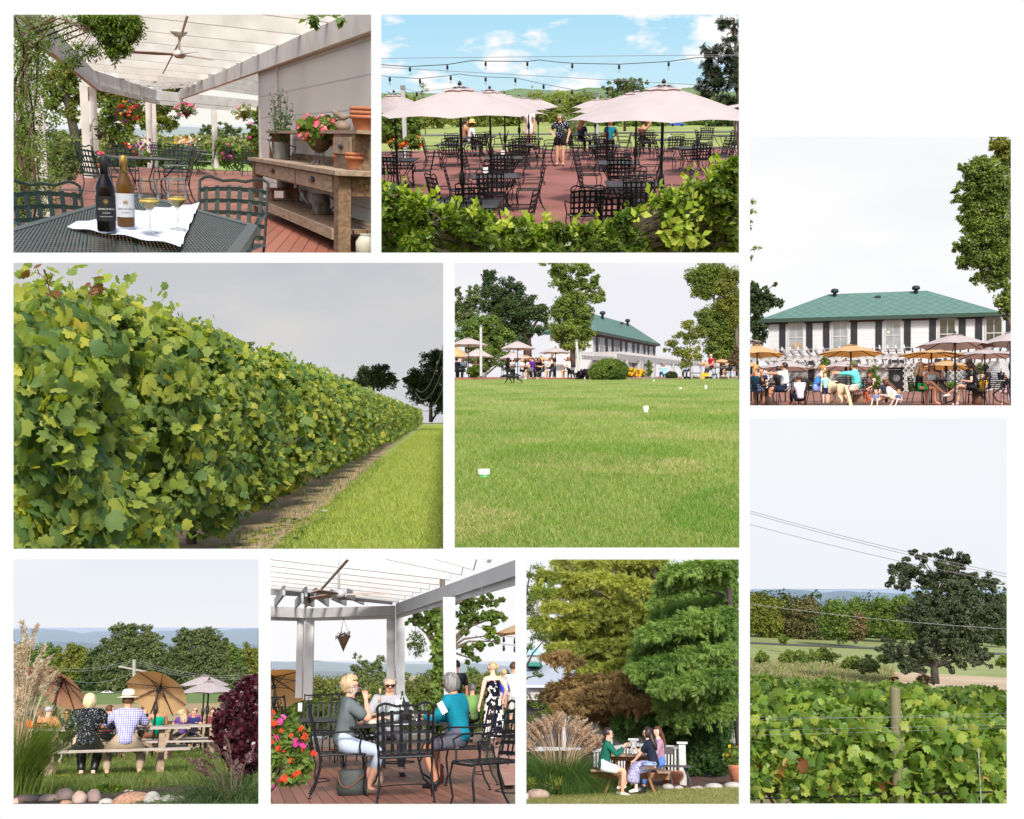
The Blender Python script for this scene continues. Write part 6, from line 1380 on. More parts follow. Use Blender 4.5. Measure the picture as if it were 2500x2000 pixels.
 for x,y,lb in[(1489,714,'lower yellow crate between the bins'),(1489,692,'upper yellow crate between the bins')]:
  t=thing('crate',lb,'crate',pl.P(x,y,60.6),0,'yellow crates');part('box',MB().box((0,0,9*u),(48*u,.4,17*u)),mat('yellow_plastic',srgb(238,178,40),rough=.5),t);part('lid',MB().box((0,0,18.6*u),(51*u,.43,2*u)),mat('yellow_plastic',()),t)
  # ================================================================ terrace with guests in front of the house
def house_front():
 pl=Place((1831,334,2468,990),1820,320,.39427,2150,929,80.0,0,h=.75);use(pl)
 L_,R_=wedge(pl)
 backdrop(pl,400,skymat('white_sky',srgb(254,254,254),srgb(247,248,251),1/90,.5,.7,low=srgb(247,249,253),zr=(5,45)))
 A=lambda X:(10+X/6.7375)/.39427
 B=lambda X:(330+X/6.7375)/.39427
 Yz=lambda Y:(500+Y/6.7375)/.39427
 gz=-.75
 sheet('terrace',mat('terrace_brick',(.20,.085,.06),c2=(.30,.14,.10),scale=4,rough=.9),lambda x,y:gz,lambda y:L_(y)-1,lambda y:R_(y)+1,32.2,90,12,20)
 sheet('lawn',GRASS,lambda x,y:gz-.12,L_,R_,28,32.3,10,5)
 # house
 Dh=75.0;a=pl.P(145,1545,Dh);b=pl.P(1530,1545,Dh);W=b.x-a.x;u=pl.m(Dh);H=(1545-1172)*u+.75
 X=lambda zx:(zx-145)*u
 hs=house('white house with green diamond-shingled hip roof, black shutters and black door',W,H,8.0,.5,1.95,3.9,[(X(303),0),(X(555),0),(X(847),0),(X(1137),1),(X(1378),1)],2.86,1.95,door=X(865),low_wins=[(X(310),.5,1.0,1.6,0),(X(1170),.5,1.0,1.6,0),(X(560),.5,1.0,1.6,0)])
 hs.location=(a.x,Dh,gz)
 WIN=[c for c in D.objects if c.parent==hs and c.name.startswith('window')]
 part('paper',MB().box((X(303)+.1,-.03,3.25),(.55,.01,.45),Matrix.Rotation(.7,3,'Y')),mat('brown_card',(.34,.22,.13)),WIN[0])
 part('lamp_glow',MB().ball((X(822),-.02,4.05),.05,8,6),_lamp(),WIN[2],True)
 # pergola in front of the ground floor
 Dp=70.0;up=pl.m(Dp);p0=pl.P(-40,1412,Dp);Xp=lambda zx:pl.P(zx,1412,Dp).x;zt,zb=pl.P(800,1380,Dp).z,pl.P(800,1412,Dp).z
 pg=thing('pergola','white pergola with tapered rafter ends along the ground floor of the house','pergola',(0,Dp,gz))
 part('front_beam',MB().bb((Xp(-40),-.08,zb-gz),(Xp(1750),.08,zt-gz)),WHITE_PAINT,pg)
 part('back_beam',MB().bb((Xp(-40),4.7,zb-gz-.5),(Xp(1750),4.85,zb-gz-.25)),WHITE_PAINT,pg)
 for i in range(34):
  x=80+50*i;xx=Xp(x);part('rafter',MB().beam((xx,-.55,zt-gz+.42),(xx+.25,4.7,zb-gz-.15),.09,.24),WHITE_PAINT,pg)
 part('rail',MB().tube([(Xp(-40),-.5,zt-gz+.36),(Xp(1750),-.5,zt-gz+.36)],.02,5),WHITE_PAINT,pg)
 for x in(60,1590):part('post',MB().bb((Xp(x)-.16,-.06,0),(Xp(x)+.16,.06,zb-gz-.003)),WHITE_PAINT,pg)
 for x0,x1,y0 in((135,215,1412),(440,512,1412),(745,822,1412),(976,1046,1414),(1266,1342,1470)):
  lattice_panel(pg,Xp(x0),Xp(x1),0,pl.P(0,y0,Dp).z-gz,.12,.34)
 for i,(x,r) in enumerate([(490,1),(790,1),(800,1)]):bush(pl,'climber',['climbing vine on the lattice left of the door','climbing vine beside the black door, upper part','climbing vine beside the black door, lower part'][i],Dp-.2,[(x,1440+50*i*(i>0),26,30),(x+10,1500+30*i,22,50)],LEAF,.18,500,None,.5,.25,30+i,'climber',(x,1600))
 ceiling_fan('small ceiling fan below the pergola left of the door',tuple(pl.P(868,1478,Dp+2)),1.0,4,blade=mat('fan_blade_dark',(.2,.16,.13)),drop=.7)
 ceiling_fan('small ceiling fan below the pergola, right of the door',tuple(pl.P(1075,1470,Dp+3)),.8,4,blade=mat('fan_blade_dark',()),drop=.6)
 bush(pl,'hanging_plant','dark bushy hanging plant under the pergola, right',Dp-.5,[(1450,1475,34,26)],LEAF_OLIVE,.14,900,None,.8,.2,34,'hanging plant',(1450,1500))
 mb=MB();
 for z in np.arange(1425,1600,11):
  a_=pl.P(1660,z,71);mb.bb((a_.x-1.4,71,a_.z-.06),(a_.x+1.6,71.03,a_.z+.02))
 solo('slatted_screen',mb,WHITE_PAINT,'white louvred screen right of the house under the pergola end','screen')
 for x,yb,r,lb in[(70,1590,60,'low green shrub by the lattice, left'),(400,1590,60,'yellow flowering shrub below the left windows'),(1080,1600,60,'green shrub right of the lattice by the door'),(1250,1600,70,'shrub under the tan parasols')]:
  bush(pl,'bush',lb,62,[(x,yb-14,r,24)],LEAF,.14,1400,None,.6,.2,int(x),'bush',(x,yb+10),[(YELLOW_FL,60,.1)] if 'yellow' in lb else None)
  # trees
 tree(pl,'tree','large leafy green tree reaching in from the right edge',40,[(1480,250,110,80),(1420,330,80,70),(1560,360,110,100),(1400,420,70,60),(1500,500,110,90),(1380,470,50,50),(1440,580,90,60),(1560,620,110,100),(1400,690,70,60),(1350,730,40,40),(1370,800,50,45),(1470,760,100,80),(1580,800,90,90),(1470,900,60,40),(1580,940,70,60),(1610,1050,60,60),(1620,1130,40,40),(1450,180,40,40),(1340,230,24,30),(1310,350,36,26),(1320,420,40,30),(1300,720,36,26),(1325,830,36,24),(1350,540,40,30),(1430,930,40,24)],[(1720,1540,60),(1700,900,46),(1650,500,30)],LEAF_SUN,.2,100,None,.8,.22,51,hang=.5,px=6.5,cov=9)
 tree(pl,'tree','yellowing tree behind the green one at the top right',52,[(1600,90,70,60),(1560,60,50,40),(1620,190,60,60),(1590,150,60,50)],[(1740,1540,60),(1700,300,30)],LEAF_YEL,.2,100,None,.8,.17,52,px=6)
 tree(pl,'tree','thin twig tips with sparse leaves at the left edge',38,[(45,450,30,30),(60,500,40,30),(35,590,24,40),(50,730,34,24),(40,790,24,30)],[(-60,1540,30),(-40,800,22),(0,560,6)],LEAF_YEL,.2,100,None,.8,.3,53,px=7,cov=1.0)
 tree(pl,'tree','dark evergreen behind the left corner of the house',88,[(70,1010,70,60),(110,1060,70,70),(40,1120,80,90),(80,1220,70,90),(170,1060,60,36),(180,945,20,12),(60,950,30,20)],[(60,1540,40),(60,1100,24)],LEAF_DARK,.2,100,None,.8,.17,54,px=7)
 # parasols
 def para(lb,x,ytop,yrim,half,d,cloth):
  u_=pl.m(d);zr=pl.P(x,yrim,d).z-gz;za=pl.P(x,ytop,d).z-gz;p=pl.P(x,1500,d);o=umbrella(lb,half*u_,zr,za-.07,cloth,(4.5,180),base=False);o.location=(p.x,d,gz);return o
 for a_ in[('tan parasol at the left edge above the woman with the ponytail',72,1312,1392,172,34,TAN_CLOTH),('pink parasol cut off by the left edge',20,1280,1312,84,37,BLUSH),('low pink parasol behind the man in white',246,1405,1478,160,38,BLUSH),('tan parasol above the man in the aqua hoodie',652,1310,1386,190,34,TAN_CLOTH),('pink parasol below the tan one in the middle',622,1408,1474,156,38,BLUSH),('large pink parasol over the right table',1298,1243,1338,212,32.5,BLUSH),('tan parasol left of the large pink one',1152,1340,1394,180,35.5,TAN_CLOTH),('lower tan parasol behind the large pink one',1242,1408,1470,156,38,TAN_CLOTH),('pink parasol at the far right behind the table',1482,1336,1400,172,36,BLUSH),('topmost pink parasol cut by the right edge',1640,1230,1325,170,32.6,BLUSH),('small tan parasol low at the left edge',35,1420,1466,60,40,TAN_CLOTH)]:para(*a_)
 def at(zx,d):p=pl.P(zx,1545,d);return Vector((p.x,d,gz))
 def G_(lb,zx,d,rz,seat=.43,**k):return person(lb,at(zx,d),R(rz),k.pop('H',1.68),seat,k.pop('lean',6),**k)
 NAVY=C(36,40,66);
 G_('woman with blond ponytail in teal tank top, back turned, at the left edge',A(95),33,-10,hair=('pony','golden'),shirt=C(18,72,88),sleeve=0,legs=C(120,150,200),leglen=.3,skinm=SKIN_TAN,face=False)
 G_('man in white T-shirt and sunglasses with navy shorts, seen from the side',A(585),33,88,hair=('short','dark'),shirt=C(240,236,232),sleeve=.7,legs=NAVY,leglen=.42,shades=True,hands=[(.12,.62,1.0),(-.1,.62,1.0)],build=1.2,lean=2,H=1.78,skinm=SKIN_TAN)
 G_('dark-haired man in charcoal shirt behind the man in white',A(485),36,60,hair=('short','dark'),shirt=C(50,48,52),legs=DARK,H=1.66,face=False)
 G_('man in pale pink shirt sitting low with his back turned',A(825),34.2,25,seat=.12,hair=('fringe','brown'),shirt=C(226,206,224),sleeve=.8,legs=NAVY,skinm=SKIN_TAN,H=1.66,build=1.2,face=False)
 G_('blond woman in bright blue top bending towards the toddler',A(1070),33,-80,hair=('bun','golden'),shirt=C(70,140,220),sleeve=0,legs=C(150,164,220),leglen=.34,lean=24,hands=[(.1,.55,.72),(-.1,.55,.72)],look=(0,-25),skinm=SKIN_PALE)
 G_('toddler in mint shirt and navy shorts standing by the dog',A(1240),32.8,-160,seat=None,H=.98,hair=('short','golden'),shirt=C(150,214,206),legs=NAVY,leglen=.45,lean=0,skinm=SKIN_PALE,face=False)
 G_('man in cap and aqua hoodie leaning over the table',A(1770),33,82,hair=('short','brown'),shirt=C(104,214,206),sleeve=1.6,legs=C(224,196,186),leglen=.42,hat=('cap',C(96,100,70)),hands=[(.15,.62,1.02),(-.12,.66,.98)],lean=10,H=1.76,build=1.25)
 G_('child with auburn hair in pink dress behind the dog owner',A(1975),34.5,150,seat=.35,H=1.3,hair=('bob','auburn'),shirt=C(232,186,180),skirt=(C(232,186,180),.4),lean=0,face=False)
 G_('toddler girl with a pink bow in a denim dress, sitting on the terrace edge',A(2080),32.4,170,seat=.02,H=.86,hair=('bob','platinum'),shirt=C(110,124,164),sleeve=.4,skirt=(C(110,124,164),.4),hat=('bow',C(244,120,160)),skinm=SKIN_PALE,feet=[(.08,.26,.04),(-.08,.26,.04)],hands=[(.06,.16,.22),(-.06,.16,.22)],lean=10)
 G_('woman in cream jumper with dark hair crouching over the small child',B(300),32.8,70,seat=.06,hair=('long','brown'),shirt=C(226,214,196),sleeve=1.8,legs=C(206,196,184),leglen=.2,lean=40,H=1.66,look=(0,-30),feet=[(.15,.75,.07),(-.12,.7,.07)],hands=[(.1,.45,.3),(-.2,.4,.3)],skinm=SKIN_PALE)
 G_('blond child in a dark top behind the crouching woman',B(70),33.6,170,seat=.2,H=1.2,hair=('curly','golden'),shirt=C(60,66,84),legs=DARK,skinm=SKIN_PALE)
 G_('toddler girl with an orange clip in a denim dress, right one',B(310),32.35,140,seat=.02,H=.86,hair=('bob','blond'),shirt=C(110,124,164),sleeve=.4,skirt=(C(110,124,164),.4),skinm=SKIN_PALE,feet=[(.08,.26,.04),(-.08,.26,.04)],hands=[(.06,.16,.2),(-.06,.16,.2)],hat=('bow',C(240,130,40)))
 G_('blond woman in black strapless top and green shorts covering her face',B(625),32.9,-75,hair=('long','blond'),shirt=DARK,sleeve=0,legs=C(20,176,88),leglen=.3,hands=[(.06,.2,1.22),(-.1,.25,1.2)],feet=[(.1,.45,.1),(.12,.62,.42)],skinm=SKIN_TAN,lean=4)
 G_('woman in floral sleeveless top and sunglasses facing the viewer',B(840),34,175,hair=('long','brown'),shirt=pattern('floral','blotch',srgb(150,220,210),srgb(246,150,170),14,srgb(240,230,210)),sleeve=0,legs=C(220,180,160),leglen=.3,shades=True,skinm=SKIN_TAN,look=(0,6))
 G_('small child in grey standing beside the right table',B(1010),33.5,-170,seat=None,H=.96,hair=('short','golden'),shirt=C(120,116,124),legs=C(130,126,134),lean=0,skinm=SKIN_PALE)
 G_('woman in black dress with white trainers and long dark hair, legs crossed',B(1560),32.7,78,hair=('long','brown'),shirt=DARK,sleeve=.5,legs=DARK,leglen=.3,shoe=C(242,240,240),hands=[(.1,.3,.72),(-.1,.3,.72)],feet=[(.1,.5,.08),(.1,.74,.34)],lean=12,look=(0,-28),skinm=SKIN_PALE,H=1.72)
 G_('man with sunglasses behind the right table',B(1750),37,120,hair=('short','dark'),shirt=C(90,90,110),legs=DARK,shades=True,H=1.6)
 G_('blond child in pale pink shirt at the right edge',B(2070),34,170,seat=.3,H=1.15,hair=('short','blond'),shirt=C(238,200,214),legs=C(240,200,210),skinm=SKIN_PALE)
 G_('person in a yellow top hidden behind the right chairs',B(1680),34.4,150,seat=.3,H=1.2,hair=('bob','blond'),shirt=C(236,176,40),legs=DARK)
 G_('man far left behind the ponytail woman, in navy',A(200),36,170,hair=('short','brown'),shirt=NAVY,legs=DARK,H=1.55)
 dog('curly cream dog standing by the toddler, tail down',at(A(1440),32.7),R(38),mat('cream_curly_coat',srgb(196,160,120),c2=srgb(232,206,172),scale=28,rough=.95,bump=1.0),.95,.72,(-.16,.2),False,True,-1.1)
 kc=Kind(slat_chair)
 for zx,d,rz,lb in[(A(95),33,-10,'black slat chair of the woman with the ponytail'),(A(585),33,88,'black slat chair of the man in the white T-shirt'),(A(870),34.5,150,'black slat chair behind the man in pink'),(A(1070),33,-80,'black slat chair of the woman in blue'),(A(1560),33.4,0,'empty black slat chair beside the dog'),(A(1770),33,82,'black slat chair of the man in the aqua hoodie'),(A(1960),34,-150,'black slat chair of the child in the pink dress'),(B(625),32.9,-75,'black slat chair of the woman in green shorts'),(B(840),34.1,175,'black slat chair of the woman in the floral top'),(B(1560),32.7,78,'black slat chair of the woman in the black dress'),(B(1900),33,10,'black slat chair right of the woman in black'),(B(2050),33.6,60,'black slat chair at the right edge'),(B(1400),35,30,'black slat chair behind the right table'),(A(320),35,140,'black slat chair behind the left table')]:kc(at(zx,d),R(rz),lb,'black slat chairs of the guests')
 for zx,d,w_,lb in[(A(285),33.4,.85,'small black table between the two guests at the left'),(B(1545),33.6,2.4,'long black table in front of the woman in black'),(A(1530),34.2,1.1,'black table between the dog and the man in the hoodie')]:
  o=square_table(lb,w_,.8,.75,base=False);o.location=at(zx,d)
 for i,X_ in enumerate([1035,1240,1300]):tumbler(['pink drink in a tall glass at the left end of the right table','clear tumbler in the middle of the right table','second clear tumbler on the right table'][i],at(B(X_),33.5)+Vector((0,0,.755)),.16,.04,fill=mat('pink_drink',srgb(220,60,120),rough=.2) if i==0 else None)
 for i,X_ in enumerate([1370,1400,1890]):wine_glass(['white wine glass on the right table before the woman in black','second wine glass next to the white wine','wine glass at the right end of the table'][i],at(B(X_),33.5)+Vector((0,0,.755)),WHITE_WINE if i==0 else None)
 t=thing('ice_bucket','dark wine bucket on the right table','bucket',at(B(1980),33.6)+Vector((0,0,.755)));part('tub',MB().lathe([(.08,0),(.11,.2),(.1,.2),(.07,.02)],14),DARK,t,True);part('bottle_neck',MB().lathe([(.035,.05),(.035,.2),(.014,.25),(.014,.32)],10),mat('green_bottle_glass',(.02,.05,.02),rough=.1),t,True)
 for zx,d,c,s_,lb in[(A(330),32.6,srgb(64,44,36),.3,'brown leather bag beside the man in white'),(A(1790),33.2,srgb(128,96,68),.36,'tan bag on the ground behind the dog'),(B(1590),33,srgb(96,58,40),.3,'brown handbag under the right table')]:
  t=thing('bag',lb,'bag',at(zx,d));part('pouch',MB().lathe([(s_*.42,0),(s_*.5,s_*.3),(s_*.42,s_*.75),(s_*.3,s_*.9)],12,(0,0,0),.55),mat('bag_%d'%int(zx),c,rough=.6),t,True);part('handle',MB().tube([(s_*.25*math.cos(a_),0,s_*.85+s_*.4*math.sin(a_)) for a_ in np.linspace(0,3.14,8)],.012,5),mat('bag_%d'%int(zx),c),t)
 t=thing('toy_chair','small folded orange frame leaning by the pink-bow girl','frame',at(A(1915),32.6));part('frame',MB().tube([(-.05,0,0),(-.01,0,.42),(.16,0,.0)],.018,6).tube([(-.01,0,.4),(.22,.05,.03)],.016,6),mat('orange_plastic',srgb(240,90,30),rough=.5),t)
 mb=MB().pbox(pl,425,1683,1040,1702,32.25,32.45);solo('timber_edging',mb,mat('dark_timber',(.06,.035,.03),c2=(.10,.06,.05)),'dark timber kerb below the dog and the toddlers','kerb')
 mb=MB().pbox(pl,1040,1697,1660,1705,32.2,32.4);solo('brick_edging',mb,mat('red_brick',(.30,.09,.07),c2=(.40,.15,.12),scale=5,rough=.9),'thin red brick edge of the terrace, right half','edging')
 lawn(pl,L_,R_,29,32.2,3000,.06,.012,5,fz=lambda x,y:gz-.12)
def _lamp():
 m=D.materials.new('lamp_bulb');m.use_nodes=True;b=m.node_tree.nodes['Principled BSDF'];b.inputs['Emission Color'].default_value=(1,.62,.2,1);b.inputs['Emission Strength'].default_value=2.5;return m
 # ================================================================ couple at the picnic table under the cypress
def tree_table():
 pl=Place((1285,1366,1804,1963),1275,1350,.35952,1544,1799,.2,.5,h=1.09);use(pl)
 L_,R_=wedge(pl)
 backdrop(pl,160,skymat('bright_sky',srgb(250,251,255)))
 gz=lambda x,y:-1.09+.045*x+.012*(y-21.7)
 def at(zx,d,zy=1590):p=pl.P(zx,zy,d);return Vector((p.x,d,gz(p.x,d)))
 sheet('lawn',mat('dry_lawn',(.17,.19,.06),c2=(.30,.27,.12),rough=1,scale=1.6,bump=.3),gz,lambda y:L_(y)-.4,lambda y:R_(y)+.4,12,23.4,30,30)
 sheet('mulch',mat('mulch',(.06,.028,.02),c2=(.14,.075,.05),rough=1,scale=7,bump=.8),lambda x,y:gz(x,y)+.02*math.sin(9*x),lambda y:L_(y)-.4,lambda y:R_(y)+.4,23.4,60,60,30)
 lawn(pl,lambda y:L_(y)-.3,lambda y:R_(y)+.3,15,23.4,60000,.045,.008,31,fz=gz,m=leafmat('dry_lawn_blade',[(.14,.18,.04),(.22,.26,.06),(.34,.32,.12),(.46,.38,.2)],.4),dens=1.0)
 # picnic table seen from its end
 d=21.9;c=at(722,d+.8)
 pt=picnic_table('brown wooden picnic table seen from its end, with two wine drinkers',1.85,.80,.74,wood=mat('red_brown_timber',(.20,.085,.035),c2=(.33,.16,.075),rough=.7,scale=3,stretch=(1,8,8),bump=.1),top=mat('worn_brown_board',(.20,.12,.075),c2=(.32,.22,.15),rough=.75,scale=3,stretch=(1,8,8)),bench_out=.66)
 pt.location=c;pt.rotation_euler=(0,0,R(90+3))
 GREEN=C(28,96,80)
 person('man with dark hair and glasses in green jumper and white shorts, hands clasped',at(552,d-.30),R(-86),1.64,.46,12,[(.05,.40,.92),(-.05,.42,.92)],[(.10,.36,.08),(-.16,.30,.08)],(0,4),SKIN,('short','dark'),GREEN,1.95,C(226,222,226),.40,C(236,236,238),1.08,glasses=True,elbows=[(.4,.1,-1),(-.4,.1,-1)])
 SK=pattern('lilac_printed_cloth','blotch',srgb(136,136,176),srgb(206,204,226),16,srgb(110,108,150))
 person('woman with long dark hair, navy top and lilac printed skirt, legs crossed',at(900,d-.30),R(84),1.60,.46,14,[(-.10,.34,.84),(.12,.42,.60)],[(-.02,.36,.10),(.02,.60,.16)],(0,2),SKIN_PALE,('long','dark'),C(36,40,58),.9,None,1,C(236,234,232),1.0,glasses=True,skirt=(SK,.9),elbows=[(.4,.1,-1),(-.4,.2,-1)])
 person('woman in striped cardigan and jeans half hidden behind the woman in navy',at(945,d+1.15),R(100),1.58,.46,6,None,None,(40,0),SKIN_PALE,('long','brown'),pattern('multi_stripe','stripe',srgb(196,120,110),srgb(86,84,140),12,srgb(120,150,190)),1.9,C(80,120,190),1,C(60,60,60))
 pz=c.z+.745
 for i,(x,dd) in enumerate([(728,.35),(756,.2),(788,.45)]):wine_glass(['red wine glass on the left of the three','red wine glass in the middle, nearest','red wine glass on the right of the three'][i],Vector((pl.P(x,1370,d+dd).x,d+dd,pz)),RED_WINE,.23,.046,.55,scale=1.02)
 for i,(x,dd) in enumerate([(690,.5),(745,.6),(800,.6)]):tumbler(['water tumbler left on the picnic table','water tumbler behind the red wine glasses','water tumbler right on the picnic table'][i],Vector((pl.P(x,1370,d+dd).x,d+dd,pz)),.11,.036)
 p=pl.P(860,1415,d-.5);t=thing('clutch_bag','pale blue clutch bag on the lap of the woman in navy','bag',(p.x-.0,d-.55,p.z-.08));part('pouch',MB().ball((0,0,.03),(.16,.09,.05),12,8),mat('pale_blue_leather',srgb(140,156,196),rough=.5),t,True);part('zip',MB().tube([(-.13,-.075,.05),(.13,-.075,.05)],.006,5),DARK,t)
 t=thing('backpack','black bag on the ground under the picnic table','bag',at(785,d-.1));part('body',MB().lathe([(.13,0),(.16,.06),(.12,.15),(.06,.19)],12,(0,0,0),.7),DARK,t,True);part('strap',MB().tube([(-.1,-.1,.2),(0,-.15,.28),(.1,-.1,.2)],.012,5),DARK,t)
 # white railing behind
 Dr=25.5;mb=MB();t=thing('railing','white deck railing with balusters and capped posts behind the table','railing',(0,0,0))
 def rail(x0,y0,x1,y1,d0,d1,yb0,yb1,n):
  a,b=pl.P(x0,y0,d0),pl.P(x1,y1,d1);a2,b2=pl.P(x0,yb0,d0),pl.P(x1,yb1,d1)
  part('top_rail',MB().beam(a,b,.09,.07),WHITE_PAINT,t);part('bottom_rail',MB().beam(a2,b2,.05,.07),WHITE_PAINT,t);q=MB()
  for i in range(1,n):f=i/n;q.beam(a.lerp(b,f)-Vector((0,0,.036)),a2.lerp(b2,f)+Vector((0,0,.036)),.04,.04)
  part('balusters',q,WHITE_PAINT,t)
 rail(755,1302,1085,1322,Dr,Dr-.6,1480,1500,15);rail(470,1345,755,1302,Dr-1.2,Dr,1500,1480,14);rail(20,1190,210,1190,36,36,1240,1240,14)
 for x,y,dd,yb in((755,1275,Dr-.02,1500),(1085,1298,Dr-.65,1560)):
  a=pl.P(x,y,dd);b=pl.P(x,yb,dd);part('post',MB().bb((a.x-.075,dd-.06,b.z-.3),(a.x+.075,dd+.09,a.z)),WHITE_PAINT,t);part('post_cap',MB().bb((a.x-.12,dd-.1,a.z+.002),(a.x+.12,dd+.13,a.z+.05)),WHITE_PAINT,t)
  # dark bench at the right
 t=thing('bench','dark metal bench behind the striped cardigan','bench',at(1035,24.2,1560));
 part('seat',MB().bb((-.5,-.18,.40),(.36,.22,.44)),mat('dark_bench',(.05,.04,.045),rough=.5),t);part('backrest',MB().bb((-.5,.2,.66),(.0,.24,.82)),mat('dark_bench',()),t)
 for x in(-.18,.22):part('leg',MB().tube([(x,0,.40),(x+.06,0,.25),(x+.12,-.02,.1),(x+.10,-.04,0)],.028,7),mat('dark_bench',()),t)
 POT=mat('terracotta',(.36,.13,.07),c2=(.46,.2,.11),rough=.85,scale=4)
 for zx,dd,r,h_,lb in[(1030,25.0,.30,.30,'wide terracotta pot on its side behind the dark bench'),(520,23.6,.42,.22,'low orange planter box behind the green-jumpered man')]:
  t=thing('plant_pot',lb,'pot',at(zx,dd,1550));part('bowl',MB().lathe([(r*.7,0),(r*1.02,h_*.5),(r,h_),(r*.92,h_),(r*.8,h_*.8)],20,cap=True),POT,t,True);part('soil',MB().lathe([(r*.8,h_*.82),(0,h_*.86)],18,cap=False),SOIL,t)
 g=at(1462,24.5,1510);t=thing('plant_pot','terracotta pot with yellow-flowered plant at the right edge','pot',g);part('bowl',MB().lathe([(.13,0),(.2,.34),(.21,.4),(.18,.4)],18),POT,t,True)
 rng=np.random.default_rng(2);Cc,Oc=cloud([((0,0,.55),(.3,.25,.2))],500,rng,.25);part('plant',leaves('plant',Cc,.09,DIAMOND,rng,Oc,.4),LEAF,t);part('blossoms',leaves('blossoms',Cc[:14]*1.05,.07,VINE_LOW,rng),YELLOW_FL,t)
 # stones
 for i,(x,y,w_,h_,m_,lb) in enumerate([(105,1612,160,66,'pink_stone','flat red sandstone slab below the tall grass, left'),(990,1575,80,44,'grey_stone','pale stone below the dark bench, left one'),(1060,1570,60,30,'grey_stone','pale stone between the bench legs'),(1300,1545,120,40,'grey_stone','long grey stone at the mulch edge'),(1430,1530,120,44,'grey_stone','grey stone at the right edge'),(1200,1552,60,24,'grey_stone','small stone left of the long grey one'),(1160,1556,40,22,'grey_stone','smallest stone in the row'),(520,1608,70,22,'pink_stone','half-buried red stone under the bench end')]):
  dd=23.2 if i else 21.2;g=at(x,dd,y);u=pl.m(dd);rock(lb,g-Vector((0,0,.02)),(w_*u,w_*u*.7,h_*u*1.1),mat(m_,()),80+i,'stones along the mulch bed')
  # ornamental grass
 rng=np.random.default_rng(4);tips=[]
 for k in range(95):a=rng.uniform(.15,3.0);r=rng.uniform(.72,1.0);tips.append((255-262*math.cos(a)*r,1365-245*math.sin(a)*r))
 plume_grass(pl,'big clump of green grass with sandy plumes, left of the table',(255,1620),22.4,tips,leafmat('lush_grass_blade',[(.06,.13,.025),(.10,.19,.04),(.18,.27,.08)],.4),leafmat('sandy_plume',[(.38,.26,.17),(.55,.42,.30),(.68,.56,.44)],.4),7000,1.15,.62,3,.010,1.25,(.30,.05))
 bush(pl,'weed','yellow-green tuft at the foot of the big grass',21.6,[(235,1570,40,36),(75,1555,40,24)],leafmat('yellow_tuft',[(.22,.26,.04),(.34,.34,.06)],.4),.12,300,SLIM,.8,.3,71,'plant',(235,1605),hang=-.5)
 bush(pl,'weed','green hosta-like plant under the table',23.2,[(690,1565,40,22)],LEAF_BRIGHT,.12,220,DIAMOND,.8,.3,72,'plant',(690,1590))
 # buildings behind
 t=thing('outbuilding','pale building with a grey metal roof and a teal cupola behind the trees','building',(0,0,0));Db=48
 mr=mat('metal_roof',(.42,.46,.52),rough=.5,var=.08,scale=3,stretch=(12,1,1))
 def pz(x0,y0,x1,y1,da,db,name,m_):part(name,MB().pbox(pl,x0,y0,x1,y1,da,db),m_,t)
 a,b,c2,e=pl.P(-60,897,Db),pl.P(1000,897,Db),pl.P(860,765,Db+5),pl.P(-60,765,Db+5)
 part('roof',MB().add([a,b,c2,e,a-Vector((0,0,.12)),b-Vector((0,0,.12)),c2-Vector((0,0,.12)),e-Vector((0,0,.12))],[(0,1,2,3),(7,6,5,4),(0,4,5,1),(1,5,6,2),(2,6,7,3),(3,7,4,0)]),mr,t)
 pz(-60,905,1500,1010,Db+.4,Db+.7,'wall',mat('grey_wall',(.40,.37,.37),var=.1));pz(-60,1008,1500,1330,Db+1.4,Db+1.7,'interior_shade',mat('porch_shade',(.02,.018,.018),var=.3))  # near-black sheet under the grey wall: shade of the interior put into its colour
 for x in(285,600,900):pz(x-12,1010,x+12,1340,Db+.5,Db+.8,'porch_post',mat('grey_wall',()))
 pz(30,695,112,742,Db+3,Db+5,'cupola_window',WHITE_PAINT);pz(36,702,106,736,Db+2.96,Db+2.99,'cupola_pane',PANE);pz(20,742,118,768,Db+2.9,Db+5.1,'cupola_trim',mat('teal_trim',srgb(30,110,96),rough=.6))
 a,b,tp=pl.P(10,695,Db+2.8),pl.P(150,695,Db+2.8),pl.P(85,632,Db+4);a2,b2=pl.P(10,695,Db+5.2),pl.P(150,695,Db+5.2)
 part('cupola_roof',MB().add([a,b,b2,a2,tp],[(0,1,4),(1,2,4),(2,3,4),(3,0,4)]),mat('pale_teal_roof',srgb(150,190,196),rough=.6),t)
 t=thing('porch','grey clapboard porch with white baluster fence at the right behind the shrub','porch',(0,0,0));Dq=34
 part('wall',MB().pbox(pl,1290,1090,1500,1180,Dq,Dq+.3),mat('grey_wall',()),t);part('opening',MB().pbox(pl,1300,1180,1500,1420,Dq+.5,Dq+.8),mat('porch_shade',()),t);part('wall',MB().pbox(pl,1370,1200,1500,1330,Dq+.35,Dq+.45),mat('straw_light',(.35,.32,.16)),t)  # the opening is a near-black block, its inner shade painted on
 q=MB();q.pbox(pl,1375,1196,1500,1208,Dq-.1,Dq);q.pbox(pl,1375,1322,1500,1332,Dq-.1,Dq)
 for i in range(8):q.pbox(pl,1380+15*i,1209,1386+15*i,1321,Dq-.07,Dq-.03)
 part('balusters',q,mat('grey_wall',()),t)
 t=thing('pathway_light','small white garden light at the left edge','garden light',at(36,20.8,1615));part('box',MB().bb((-.03,-.04,0),(.02,.04,.12)),WHITE_PAINT,t);part('lens',MB().bb((-.06,-.02,.12),(-.032,.02,.3)),mat('blue_lens',srgb(150,180,220)),t)
 # trees
 NB=mat('dark_limb',(.035,.025,.025),c2=(.09,.07,.06),rough=1,scale=5)
